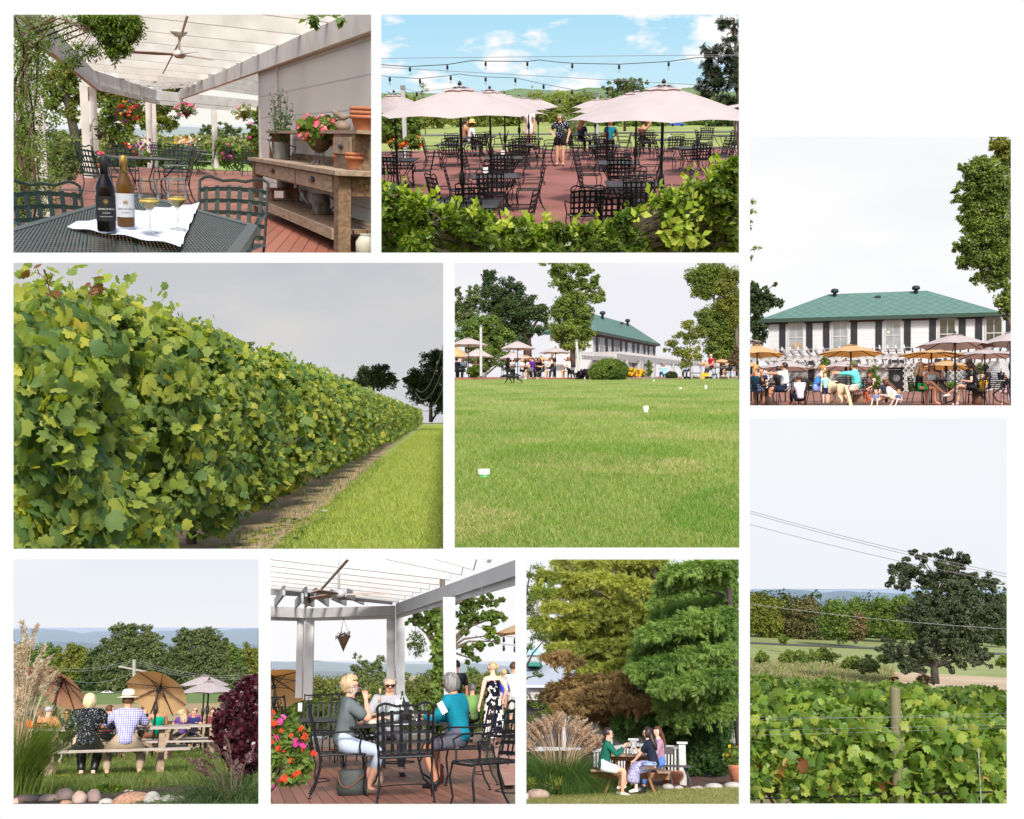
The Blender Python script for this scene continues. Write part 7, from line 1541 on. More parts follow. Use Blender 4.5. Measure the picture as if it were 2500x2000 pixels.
 def fronds(name,label,d0,regions,lm,size,seed,limbs,foot,group=None,per=20,cov=3.0,twig=None):
  """feathery crown built in drooping sprays along limbs; regions: (x0, y0, x1, y1, half width, droop)"""
  rng=np.random.default_rng(seed);base=pl.P(foot[0],foot[1],d0);t=thing(name,label,'tree',base);u=pl.m(d0);cs,ax,os=[],[],[];tw=MB()
  for x0,y0,x1,y1,hw,dr,*dz in regions:
   L=math.hypot(x1-x0,y1-y0);n=int(L*hw*cov*.0013)+4;off=dz[0] if dz else 0.0
   for k in range(n):
    f=rng.uniform();g=rng.uniform(-1,1);x=x0+(x1-x0)*f;y=y0+(y1-y0)*f;dd=rng.normal()*hw*u*.6
    st=pl.P(x,y,d0+dd*.5+off)-base;ang=math.atan2(y1-y0,x1-x0)+g*.9;y+=g*hw*.35
    ln=hw*u*(.45+1.3*rng.uniform()**1.6);e=st+Vector((math.cos(ang)*ln,rng.normal()*ln*.6,-math.sin(ang)*ln-dr*ln*rng.uniform(.3,1)))
    if k%3==0:tw.tube([st,st.lerp(e,.5)+Vector((0,0,.06*ln)),e],[.012,.008,.003],4)
    m=per
    for j in range(m):
     q=rng.uniform(.1,1.1);p=st.lerp(e,q)+Vector((0,0,.24*ln*q*(1-q)))+Vector(rng.normal(size=3))*.075*ln;dn=(e-st).normalized()+Vector((rng.normal()*.5,rng.normal()*.5,-.45*dr-.2));cs.append(p);ax.append(dn);os.append((rng.normal()*.4,-.5+rng.normal()*.4,.7))
  cs,ax,os=np.array(cs),np.array(ax),nrm(np.array(os))
  part('crown',leaves('crown',cs,size,SPRAY,rng,os,.5,0,ax),lm,t)
  mb=MB()
  for pts in limbs:mb.tube([pl.P(x,y,d0+(.0 if len(q)<1 else q[0]))-base for x,y,w_,*q in pts],[w_*u/2 for _,_,w_,*q in pts],7)
  part('trunk',mb,NB,t,True);part('twigs',tw,twig or NB,t);return t
 def strips(lines,hw,dr,seed):
  rng=np.random.default_rng(seed);out=[]
  for x0,y0,x1,y1 in lines:
   m=((x0+x1)/2,(y0+y1)/2-25);o=rng.uniform(-1.6,1.6);out+=[(x0,y0,*m,hw,dr,o),(*m,x1,y1,hw*.8,dr,o)]
  return out
 CY=leafmat('cypress_yellow',[(.30,.34,.06),(.42,.45,.10),(.56,.56,.16)],.5,clump=(.9,(.18,.23,.05)))
 CB=leafmat('cypress_brown',[(.30,.20,.09),(.44,.30,.15),(.34,.27,.10)],.45,clump=(.9,(.14,.10,.04)))
 CG=leafmat('cypress_green',[(.16,.27,.06),(.24,.37,.09),(.36,.45,.13)],.45,clump=(.9,(.10,.19,.045)))
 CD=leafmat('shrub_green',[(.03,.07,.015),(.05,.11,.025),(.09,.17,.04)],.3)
 fronds('cypress_tree','tall cypress with yellow-green feathery sprays on dark limbs, upper left',31,strips([(990,60,430,40),(1000,150,250,60),(1000,240,150,150),(1000,330,110,250),(1000,410,180,360),(1000,490,90,470),(1000,560,240,560),(1000,630,200,650),(990,700,330,730),(960,770,420,800),(940,120,560,-20),(800,480,330,640),(760,330,420,470)],48,.55,1)+[(250,120,900,300,130,.5,1.5),(250,450,900,520,120,.5,1.5)],CY,.15,5,[[(1010,900,60),(960,500,44),(900,100,36),(880,-40,30)],[(940,440,24),(720,220,16),(560,60,10)],[(950,470,24),(700,400,18),(400,180,12),(280,40,8)],[(960,600,22),(800,500,15),(540,300,10),(360,140,6)],[(960,700,18),(760,570,12),(560,560,8)],[(970,780,18),(700,690,12),(480,700,8)]],(1010,1500),cov=7)
 fronds('cypress_boughs','rust-brown cypress boughs hanging low above the seated people',29,strips([(1000,860,330,850),(1000,900,200,900),(1000,950,150,960),(980,1000,240,1040),(960,1040,430,1110),(900,1060,560,1150),(420,740,180,700),(700,900,300,980)],38,.8,2),CB,.14,6,[[(1010,1500,34),(1005,980,32),(1010,900,30)],[(1010,900,30),(760,900,18),(480,930,12),(200,880,6)],[(1000,980,24),(760,1020,14),(520,1060,8)]],(1010,1500),cov=7)
 fronds('cypress_tree','bright green cypress with heavy drooping boughs at the right',26.5,strips([(1480,40,1000,120),(1480,120,960,220),(1480,210,900,330),(1480,300,930,420),(1480,390,860,520),(1480,470,820,590),(1480,550,800,680),(1480,640,760,780),(1480,720,850,830),(1480,800,930,900),(1480,880,960,980),(1480,960,1000,1060),(1480,1020,1100,1100),(1300,560,1200,800),(1400,300,1250,520)],52,.75,3)+[(1050,200,1480,500,130,.7,2),(1000,650,1480,900,130,.7,2)],CG,.15,7,[[(1480,1400,50),(1440,700,50),(1400,200,40),(1380,-40,30)],[(1430,500,24),(1200,480,16),(950,560,8)],[(1420,300,22),(1200,240,14),(1020,200,8)],[(1440,800,20),(1200,760,14),(1000,800,7)]],(1480,1560),cov=7)
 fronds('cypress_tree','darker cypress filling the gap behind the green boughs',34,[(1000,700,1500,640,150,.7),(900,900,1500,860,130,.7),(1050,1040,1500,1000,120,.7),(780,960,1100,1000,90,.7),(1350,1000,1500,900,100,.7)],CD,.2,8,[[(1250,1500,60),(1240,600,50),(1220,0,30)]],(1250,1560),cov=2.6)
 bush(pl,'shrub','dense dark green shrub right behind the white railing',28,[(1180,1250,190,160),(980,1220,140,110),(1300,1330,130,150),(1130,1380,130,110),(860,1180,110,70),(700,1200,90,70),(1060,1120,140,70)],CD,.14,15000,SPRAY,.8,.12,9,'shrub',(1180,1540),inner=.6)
 tree(pl,'birch_tree','thin-leaved light tree with hanging twigs at the left edge',24,[(70,110,60,70),(60,280,50,90),(170,250,70,80),(90,470,70,60),(60,620,40,60),(110,830,70,30),(60,990,50,50),(120,1060,80,50),(50,1120,50,40),(180,560,60,50)],[(-60,1620,40),(-30,900,30),(10,400,16),(60,80,6)],LEAF_BRIGHT,.1,100,None,.7,.32,10,px=5,cov=1.3,bark=NB)
 tree(pl,'tree','pale grey-green tree far behind the cypress, left',64,[(170,560,110,90),(250,640,90,60),(150,480,60,60),(380,420,80,60),(90,380,90,90)],[(170,1300,20),(170,620,10)],leafmat('pale_grey_leaf',[(.13,.15,.08),(.18,.20,.10),(.24,.24,.12)],.4),.2,100,None,.8,.2,11,px=5,cov=3)
 # ---------------------------------------------------------------- boarded decks and pergolas
def deck_mat(name,ang,step,c1,c2):
 m,n,b=_new(name);L=n.links.new;b.inputs['Roughness'].default_value=.55
 tc=n.nodes.new('ShaderNodeTexCoord');mp=n.nodes.new('ShaderNodeMapping');mp.inputs['Rotation'].default_value=(0,0,ang);L(tc.outputs['Object'],mp.inputs[0])
 sp=n.nodes.new('ShaderNodeSeparateXYZ');L(mp.outputs[0],sp.inputs[0]);dv=n.nodes.new('ShaderNodeMath');dv.operation='DIVIDE';dv.inputs[1].default_value=step;L(sp.outputs[0],dv.inputs[0])
 fr=n.nodes.new('ShaderNodeMath');fr.operation='FRACT';L(dv.outputs[0],fr.inputs[0]);fl=n.nodes.new('ShaderNodeMath');fl.operation='FLOOR';L(dv.outputs[0],fl.inputs[0])
 gap=n.nodes.new('ShaderNodeMath');gap.operation='GREATER_THAN';gap.inputs[1].default_value=.93;L(fr.outputs[0],gap.inputs[0])
 wn=n.nodes.new('ShaderNodeTexWhiteNoise');wn.noise_dimensions='1D';L(fl.outputs[0],wn.inputs['W'])
 s2=n.nodes.new('ShaderNodeMapping');s2.inputs['Scale'].default_value=(14,1.2,1);L(mp.outputs[0],s2.inputs[0]);nz=n.nodes.new('ShaderNodeTexNoise');nz.inputs['Scale'].default_value=2.2;nz.inputs['Detail'].default_value=5;L(s2.outputs[0],nz.inputs['Vector'])
 ad=n.nodes.new('ShaderNodeMath');ad.operation='MULTIPLY_ADD';ad.inputs[1].default_value=.45;L(wn.outputs[0],ad.inputs[0]);hf=n.nodes.new('ShaderNodeMath');hf.operation='MULTIPLY';hf.inputs[1].default_value=.6;L(nz.outputs[0],hf.inputs[0]);L(hf.outputs[0],ad.inputs[2])
 rp=n.nodes.new('ShaderNodeValToRGB');rp.color_ramp.elements[0].color=(*c1,1);rp.color_ramp.elements[1].color=(*c2,1);rp.color_ramp.elements[0].position=.15;rp.color_ramp.elements[1].position=.85;L(ad.outputs[0],rp.inputs[0])
 mx=n.nodes.new('ShaderNodeMixRGB');L(gap.outputs[0],mx.inputs[0]);L(rp.outputs[0],mx.inputs[1]);mx.inputs[2].default_value=(c1[0]*.22,c1[1]*.22,c1[2]*.22,1);L(mx.outputs[0],b.inputs['Base Color'])
 bp=n.nodes.new('ShaderNodeBump');bp.inputs['Strength'].default_value=.5;bp.inputs['Distance'].default_value=.01;iv=n.nodes.new('ShaderNodeMath');iv.operation='SUBTRACT';iv.inputs[0].default_value=1;L(gap.outputs[0],iv.inputs[1]);L(iv.outputs[0],bp.inputs['Height']);L(bp.outputs[0],b.inputs['Normal']);return m
 # ================================================================ four guests at a table on the covered deck
def deck_table():
 pl=Place((661,1366,1258,1963),650,1350,.35942,960,1680,.2,0,h=1.245);use(pl)
 L_,R_=wedge(pl)
 backdrop(pl,1500,skymat('white_sky_deck',srgb(252,252,254)))
 hills(pl,[(-60,738),(40,736),(130,742),(330,732),(420,736),(520,748),(640,756),(800,752),(960,752),(1060,756),(1200,752),(1420,750),(1560,764),(1700,768),(1790,770)],860,900,HILL,.2,22)
 hills(pl,[(-60,806),(300,800),(600,806),(960,815),(1700,812),(1790,812)],880,700,mat('far_wood',()),.1,25,2.0)
 haze(pl,300,1300,1.5e-3,(.80,.90,1.0),top=732)
 def gf(x,y):return -1.245 if y<26 else -1.245-.035*(y-26)
 sheet('stubble_field',mat('pink_stubble',(.44,.32,.24),c2=(.52,.40,.31),rough=1,scale=.02),lambda x,y:.35+(y-150)*.014,L_,R_,200,520,10,8)
 sheet('deck',deck_mat('red_brown_deck',R(-8),.14,(.20,.075,.045),(.33,.145,.095)),lambda x,y:-1.245,L_,lambda y:np.minimum(R_(y),1.35+(y-14)*.055),8.5,24.5,12,12)
 sheet('ground',mat('mulch_ground',(.11,.075,.05),c2=(.2,.15,.1),rough=1,scale=3,bump=.6),lambda x,y:gf(x,y)-.12,L_,R_,9,60,12,20)
 sheet('path',mat('pink_paving',(.38,.19,.14),c2=(.46,.26,.2),rough=.9,scale=2),lambda x,y:-1.245-.06,lambda y:1.45+(y-14)*.075,lambda y:R_(y),14.5,26,8,10)
 def at(zx,d,up=0.0):p=pl.P(zx,1400,d);return Vector((p.x,d,-1.245+up))
 # pergola
 pg=thing('pergola','white pergola roof with square posts over the deck','pergola',(0,0,0))
 u17=pl.m(19)
 def post(x0,x1,y0,y1,d):part('post',MB().pbox(pl,x0,y0,x1,y1,d,d+.2),WHITE_PAINT,pg)
 dl=23.0;dc=21.0;dn=14.5
 post(203,248,440,985,dl+.2);post(255,318,440,1000,dl);post(817,878,424,1160,dc+.25);post(881,941,412,1180,dc);post(1207,1291,300,1330,dn)
 part('post_base',MB().pbox(pl,1196,1255,1302,1338,dn-.03,dn+.25),WHITE_PAINT,pg)
 def q8(pts_near,d0,pts_far,d1,th,name):  # beam whose front face runs between two picture edges (top, bottom)
  a,b=pl.P(*pts_near[0],d0),pl.P(*pts_near[1],d0);c,e=pl.P(*pts_far[0],d1),pl.P(*pts_far[1],d1);o=Vector((0,th,0))
  vs=[a,b,e,c,a+o,b+o,e+o,c+o];part(name,MB().add(vs,[(0,1,2,3),(7,6,5,4),(0,4,5,1),(1,5,6,2),(2,6,7,3),(3,7,4,0)]),WHITE_PAINT,pg)
 q8([(1710,40),(1710,150)],11.2,[(880,345),(880,424)],dc-.1,.12,'beam');q8([(1710,150),(1710,212)],11.5,[(880,424),(880,448)],dc+.1,.1,'beam')
 q8([(878,358),(878,424)],dc,[(232,378),(232,442)],dl,.12,'beam');q8([(872,424),(872,446)],dc+.14,[(232,442),(232,462)],dl+.14,.1,'beam');q8([(232,372),(232,440)],dl,[(-20,360),(-20,432)],dl-.8,.12,'beam');q8([(232,442),(232,462)],dl+.14,[(-20,434),(-20,456)],dl-.6,.1,'beam')
 # rafters: their near lower edges in the picture, left end and right end on the long beam
 for i,(x0,y0,x1,y1) in enumerate([(1300,-40,1530,72),(840,-40,1422,118),(560,-10,1335,152),(-20,40,1255,186),(-20,85,1180,218),(-20,122,1112,248),(-20,155,1052,272),(-20,186,998,296),(-20,214,946,318),(-20,240,902,338),(-20,262,860,352),(-20,282,560,312)]):
  def dep(x):f=min(max((x-880)/(1710-880),0),1);return(dc-.05)+(11.2-dc)*f
  d1=dep(x1);a=pl.P(x1,y1,d1);s_=pl.m(d1);b=pl.P(x0,y0,d1+.3);hh=.2
  part('rafter',MB().beam(a+Vector((0,0,hh/2)),b+Vector((0,0,hh/2)),.10,hh),WHITE_PAINT,pg)
 for x0,y0,x1,y1 in[(60,372,120,292),(200,380,270,300),(265,376,335,310),(320,372,245,345),(420,368,335,308),(540,362,440,318),(660,356,555,312)]:
  part('short_rafter',MB().beam(pl.P(x0,y0,dl-.2)+Vector((0,0,.1)),pl.P(x1,y1,dl-3.5)+Vector((0,0,.1)),.045,.18),WHITE_PAINT,pg)
 part('conduit',MB().tube([pl.P(265,372,dl-.3),pl.P(560,40,13.5)],.022,6),mat('tan_conduit',(.36,.28,.22)),pg)
 c=pl.P(492,282,15.6);ceiling_fan('white ceiling fan with three wooden blades hanging under the pergola',tuple(c),.72,3,blade=mat('pale_wood_blade',(.46,.34,.28),rough=.5),drop=.98,rz=.1)
 hanging_basket(pl,'brown cone basket with dried plant hanging under the pergola beam',20.5,525,562,56,30,440,[],leafmat('dried_plant',[(.08,.035,.03),(.15,.07,.05),(.1,.08,.03)],.3),(44,100),61,420)
 hanging_basket(pl,'large ball of trailing green plant hanging from the long beam',17.5,1022,600,66,66,418,[],LEAF_BRIGHT,(30,20),62,1500,droop=100)
 mb=MB();a=pl.P(1462,215,12.6);mb.tube([a,a+Vector((0,0,-.06)),a+Vector((.03,0,-.09)),a+Vector((.03,0,-.05))],.005,5);solo('hook',mb,mat('grey_wire',()),'bare hanging hook on the near end of the long beam','hook')
 # background
 T=[('olive tree in the valley, left of the white-haired man',100,[(640,780,70,70),(600,860,60,60),(700,800,60,60),(680,900,90,80),(620,710,30,24)],(650,1010),LEAF_OLIVE),('taller olive tree behind the double post',104,[(770,760,60,56),(790,860,70,80),(740,900,60,80),(840,850,60,70)],(780,1010),LEAF_OLIVE),('small tree crown far left in the valley',140,[(100,820,48,26)],(100,900),LEAF_OLIVE),('yellow-green bushes between the left posts',120,[(60,880,80,30),(180,880,60,30),(370,890,90,44),(290,900,60,40),(470,910,60,40)],(200,985),LEAF_YEL),('tree right of the double post behind the white-haired man',96,[(960,830,40,30),(950,940,60,70),(1000,960,70,70),(930,1000,60,50)],(960,1080),LEAF),('green tree behind the ivy-covered trunk',110,[(1100,850,70,70),(1060,930,70,80),(1130,960,60,90)],(1100,1080),LEAF_OLIVE),('large green tree right of the near post',100,[(1400,840,80,70),(1460,900,90,80),(1380,940,70,80),(1340,880,50,60)],(1420,1080),LEAF),('green tree behind the standing woman',104,[(1520,870,60,80),(1620,900,80,60),(1660,960,60,80),(1560,960,80,80)],(1560,1080),LEAF_YEL),('pointed small evergreen on the skyline right',130,[(1635,820,22,36),(1635,850,34,30)],(1635,960),LEAF_OLIVE)]
 for i,(lb,d,bl,ft,lm) in enumerate(T):tree(pl,'tree',lb,d*1.5,bl,[(ft[0],ft[1],10),(ft[0],ft[1]-100,6)],lm,.3,100,None,.8,.18,120+i,'trees in the valley',cov=4.5)
 stuff('shrubbery',leaves('shrubbery',*(lambda C_,O_:(C_,.17,DIAMOND,np.random.default_rng(9),O_))(*cloud([(pl.P(x,1030,70),(4,1.5,1.9)) for x in range(-40,1800,140)],70000,np.random.default_rng(8),.12,.3))),leafmat('valley_shrub',[(.10,.14,.03),(.15,.18,.04),(.2,.2,.06)],.35),'sunlit scrub on the slope below the deck','shrubbery')
 stuff('ground_cover',leaves('ground_cover',*(lambda C_,O_:(C_,.12,DIAMOND,np.random.default_rng(9),O_))(*cloud([(pl.P(x,1115,27),(.8,.4,.45)) for x in range(260,1800,90)],6000,np.random.default_rng(8),.25,.3))),LEAF_BRIGHT,'low bright green shrubs along the edge of the deck','shrubs')
 tree(pl,'tree','tree with ivy-covered trunk right of the double post',22.5,[(1060,440,110,50),(1150,410,60,40),(1000,470,60,40),(1110,520,60,40),(1400,330,100,50),(1520,320,70,40),(1590,330,50,26),(1380,430,90,60),(1500,430,100,50),(1600,420,50,40),(1360,520,60,50),(1520,560,60,60),(1560,600,50,30),(1440,640,60,40),(1400,720,50,50),(1340,640,30,40)],[(1165,1120,46),(1180,700,42),(1190,380,38),(1200,150,34)],LEAF_BRIGHT,.2,100,VINE_LOW,.8,.22,131,px=7,cov=4.2)
 rng=np.random.default_rng(5);n=2200;h_=rng.uniform(size=n);x=1168+15*h_+22*rng.normal(size=n)*(1-.2*h_);P_=np.array([tuple(pl.P(a_,1120-700*b_,22.2+.15*rng.normal())) for a_,b_ in zip(x,h_)])
 t=thing('ivy','dark ivy climbing the tree trunk','ivy',pl.P(1165,1120,22.3));b0=np.array(pl.P(1165,1120,22.3));part('foliage',leaves('foliage',P_-b0,.085,VINE_LOW,rng,np.tile((0,-1.,.2),(n,1)),.5,.3),LEAF,t);part('stem',MB().tube([(0,.15,0),(.05,.15,2)],.03,6),BARK,t)
 for i,(y0,y1,yb) in enumerate([(490,575,545),(560,628,600)]):
  a,b=pl.P(1420,y0,24),pl.P(1720,y1,22);t=thing('string_lights',['upper string of bulbs right of the near post','lower string of bulbs right of the near post'][i],'string lights',a);part('cord',MB().tube(sagging((0,0,0),b-a,.06),.006,5),DARK,t)
  for f in(.66,.9):p=(b-a)*f-Vector((0,0,.06*4*f*(1-f)+.02));part('bulb',MB().lathe([(.02,.0),(.028,-.05),(.03,-.1),(.0,-.14)],8,p),DARK,t,True)
 o=umbrella('tan parasol tilted behind the left posts',1.0,1.35,1.75,TAN_CLOTH,(30,200),base=False);o.location=at(40,26,-.1)
 o=umbrella('tan parasol tip cut off at the right edge',1.0,2.35,2.7,TAN_CLOTH,base=False);o.location=at(1845,24)
 # furniture
 kc=Kind(lambda lb:lattice_chair(lb,BLACK_IRON));ks=Kind(scroll_chair)
 gp='iron chairs at the deck table'
 kc(at(945,12.55),0,'black lattice chair in the centre with its back to the viewer',gp,1.13)
 kc(at(508,13.5),R(-86),'black lattice chair of the woman in the grey T-shirt',gp,1.13)
 kc(at(1345,13.7),R(76),'black lattice chair of the woman in teal',gp,1.13)
 kc(at(1500,11.1),R(108),'black lattice chair at the right, empty, cut by the picture edge',gp,1.13)
 kc(at(800,17.6),R(184),'black lattice chair of the man with sunglasses',gp,1.1)
 kc(at(1690,17.5),R(110),'black chair farther back at the right edge',gp,1.0)
 for zx,d,rz,lb in[(150,15.6,-68,'scroll-backed chair at the left edge turned to the oval table'),(352,19.6,178,'scroll-backed chair behind the oval table'),(655,17.8,96,'scroll-backed chair right of the oval table'),(520,20,170,'scroll-backed chair behind the woman in grey'),(70,17.5,-20,'scroll-backed chair beyond the left edge one')]:ks(at(zx,d),R(rz),lb,'scroll-backed chairs at the oval table',1.1)
 tb=square_table('black mesh dining table with tableware in the middle of the deck',1.2,1.9,.80,base=False);tb.location=at(905,14.3)
 t=thing('oval_table','dark oval iron table at the left with empty chairs','table',at(395,17.6));part('tabletop',MB().lathe([(.02,.80),(.80,.80),(.82,.79),(.80,.765),(.02,.765)],32,(0,0,0),1.3),MESH_TOP,t,True)
 for k in range(4):a_=.8+k*1.57;part('leg',MB().tube([(.5*math.cos(a_),.65*math.sin(a_),.77),(.3*math.cos(a_),.4*math.sin(a_),.4),(.45*math.cos(a_),.6*math.sin(a_),0)],.016,6),BLACK_IRON,t)
 t=thing('number_stand','small table number stand on the oval table','stand',at(222,17.4,.80));part('rod',MB().tube([(0,0,0),(0,0,.14)],.005,5),DARK,t);part('card',MB().bb((-.03,-.003,.13),(.03,.003,.26)),C(225,225,220),t)
 # people
 person('woman with short blond hair in grey T-shirt and pale jeans drinking from a glass',at(525,13.5),R(-84),1.80,.50,8,[(.02,.27,1.10),(-.18,.42,.86)],[(.12,.30,.08),(-.12,.26,.08)],(0,2),SKIN,('curly','blond'),C(98,106,108),.85,C(168,178,196),.8,C(120,100,90),1.12,glasses=True,elbows=[(.3,.5,-1),(-.2,.5,-1)])
 person('white-haired man in sunglasses and grey polo shirt on the far side of the table',at(835,16.4),R(184),1.86,.50,10,[(.25,.40,.86),(-.25,.40,.86)],None,(0,-14),SKIN,('fringe','white'),C(160,158,164),.9,C(90,90,96),1,DARK,1.15,shades=True)
 person('woman with grey bob in teal knit top and grey skirt, looking at a phone',at(1320,13.7),R(58),1.80,.50,10,[(.05,.40,.88),(-.14,.46,.90)],[(.10,.40,.09),(-.06,.34,.09)],(0,-14),SKIN_TAN,('bob','grey'),pattern('teal_knit','spots',srgb(14,110,132),srgb(30,132,150),150,thresh=.5),1.9,C(92,92,106),.42,DARK,1.15,shades=True)
 FL=pattern('black_white_leaf_print','blotch',srgb(16,18,36),srgb(226,218,214),8,thresh=.52)
 w_=person('woman in black and white patterned dress standing with her back turned at the right',at(1552,22.7),R(25),1.70,None,0,[(.26,.02,.92),(-.30,.10,.80)],[(.10,.0,.075),(-.14,.10,.10)],(38,0),SKIN_PALE,('bun','blond'),FL,0,None,1,mat('sandal',(.05,.03,.025)),1.15,skirt=(FL,.78))
 person('dark-haired man standing behind the white post',at(1300,24),R(10),1.80,None,0,None,None,(-20,0),SKIN,('short','dark'),DARK,.8,DARK,1,DARK,face=True)
 person('grey-haired guest seated far back behind the woman in teal',at(1412,24),R(20),1.66,.45,4,None,None,(0,0),SKIN,('short','grey'),C(120,160,90),.8,DARK,1,DARK)
 person('woman in blue sleeveless top and pink shorts far back at the right',at(1632,30),R(0),1.66,None,0,None,None,(0,0),SKIN,('short','blond'),C(40,70,200),0,C(236,190,190),.4,DARK)
 person('person in white checked shirt at the right edge',at(1700,25),R(-20),1.74,None,0,None,None,(0,0),SKIN,('short','brown'),C(220,220,220),.9,C(190,186,180),.5,DARK)
 # tableware
 tz=.80
 def on(zx,d):return at(zx,d,tz+.004)
 t=wine_glass('wine glass tipped to the lips of the woman in grey',Vector((0,0,0)),None,.22,.05);e=pl.P(600,905,13.2);t.location=e;t.rotation_euler=(0,R(-98),0);t.location=pl.P(680,915,13.2)
 bottle('clear water carafe bottle with cork at the front of the table',on(768,13.9),glassmat('carafe_glass',(.88,.93,.94)),mat('cork',(.5,.36,.22)),None,.34,.05)
 bottle('taller clear bottle behind the carafe',on(772,14.8),glassmat('carafe_glass',()),mat('cork',()),None,.44,.05)
 t=thing('ice_jug','glass jug full of ice in the middle of the table','jug',on(862,14.0));part('wall',MB().lathe([(.085,0),(.11,.05),(.115,.16),(.10,.26)],18,cap=False),GLASS,t,True);part('ice',MB().lathe([(.08,.01),(.10,.06),(.10,.18),(.0,.2)],12),mat('ice',(.5,.55,.54),rough=.2),t,True)
 t=thing('wine_bucket','black wine bucket with a bottle neck and a number card','bucket',on(925,14.1));part('tub',MB().lathe([(.075,0),(.10,.26),(.095,.26),(.07,.03)],18),mat('steel_dark',(.03,.028,.03),rough=.2),t,True);part('bottle_neck',MB().lathe([(.04,.1),(.04,.28),(.016,.33),(.016,.40)],12),mat('green_bottle_glass',(.02,.05,.02),rough=.1),t,True)
 cd=part('number_card',MB().bb((-.09,-.125,.14),(-.005,-.118,.29)),C(228,228,226),t)
 text_on(cd,'84',(-.048,-.13,.175),.075,DARK)
 for i,(x,d) in enumerate([(832,15.4),(905,15.2),(955,15.0)]):wine_glass(['pink wine glass before the man with sunglasses','empty wine glass beside the bucket','pale wine glass right of the bucket'][i],on(x,d),mat('rose_wine',srgb(220,120,130),rough=.1) if i!=1 else None,.24,.05)
 wine_glass('red wine glass near the woman in teal',on(1066,14.2),RED_WINE,.24,.052,.45)
 tumbler('short water glass at the front right of the table',on(1025,13.6),.13,.05);tumbler('short water glass behind the wine bucket',on(810,14.6),.12,.045)
 t=thing('plate_stack','stack of cream plates at the left front of the table','plates',on(705,13.8));part('plates',MB().lathe([(.08,0),(.12,.012),(.12,.05),(.08,.05)],20),C(220,212,190),t,True);part('napkin',MB().box((0,0,.062),(.12,.1,.012),Matrix.Rotation(.3,3,'Z')),C(235,232,226),t)
 t=thing('menu','white menu sheets on the table edge','menu',on(660,14.1));part('sheet',MB().box((0,0,.004),(.3,.22,.004)),C(235,235,238),t);part('pen',MB().tube([(-.05,0,.012),(.08,.05,.012)],.006,5),DARK,t)
 solo('menu',MB().box((0,0,.003),(.34,.2,.004)),C(235,235,238),'white menu sheet in front of the centre chair','menu',on(880,13.45))
 t=thing('tray','dark tray with a dish right of the bucket','tray',on(1000,15.2));part('tray',MB().box((0,0,.012),(.3,.2,.02)),WOOD,t);part('dish',MB().lathe([(.05,.022),(.08,.05),(.07,.05)],14),DARK,t)
 t=thing('phone','white phone in the hand of the woman in teal','phone',pl.P(1196,1052,13.2));part('case',MB().box((0,0,0),(.075,.008,.15),Matrix.Rotation(-.5,3,'Y')),C(226,224,232),t);part('screen',MB().box((0,-.006,0),(.065,.004,.135),Matrix.Rotation(-.5,3,'Y')),mat('phone_screen',srgb(190,186,214),rough=.2),t)
 # bags
 for zx,d,c1,lb,w_,h_ in[(585,13.4,(.035,.042,.04),'dark green handbag with brown strap on the deck under the chair',.37,.30),(735,14.6,(.36,.25,.17),'beige cloth bag on the deck under the table',.24,.28),(1165,14.6,(.30,.05,.04),'dark red bag on the deck under the table',.16,.24)]:
  t=thing('bag',lb,'bag',at(zx,d));part('pouch',MB().lathe([(w_*.45,0),(w_*.52,h_*.3),(w_*.46,h_*.9),(w_*.40,h_)],16,(0,0,0),.5),mat('bag_d%d'%zx,c1,rough=.6),t,True);part('strap',MB().tube([(w_*.45*math.cos(a_),-.1,h_*.9+.05*math.sin(a_*2)-h_*.5*math.sin(a_)) for a_ in np.linspace(0,3.14,9)],.012,5),mat('brown_strap',(.12,.045,.02)),t)
 bush(pl,'flower_pot_plant','red and magenta flowering plant at the lower left corner',9.6,[(60,1300,150,170),(150,1250,110,110),(190,1400,110,130),(60,1480,140,100),(80,1180,90,80)],LEAF,.075,2600,DIAMOND,.7,.14,77,'flowering plant',(20,1640),[(RED_FL,70,.055),(MAGENTA_FL,30,.055),(flowermat('orange_red_flower',srgb(240,70,40)),30,.055)],hang=.4)
def text_on(parent,s,loc,size,m,rot=None,align='CENTER',name='lettering'):
 """raised letters as a mesh, facing the viewer"""
 cu=D.curves.new('t','FONT');cu.body=s;cu.size=size;cu.align_x=align;cu.extrude=size*.01;cu.resolution_u=2
 o=D.objects.new('t',cu);TMP.collection.objects.link(o);me=_evaluated(o);D.objects.remove(o);D.curves.remove(cu)
 me.materials.clear();M_=(rot or Matrix.Rotation(R(90),3,'X')).to_4x4();me.transform(Matrix.Translation(loc)@M_)
 return part(name,me,m,parent)
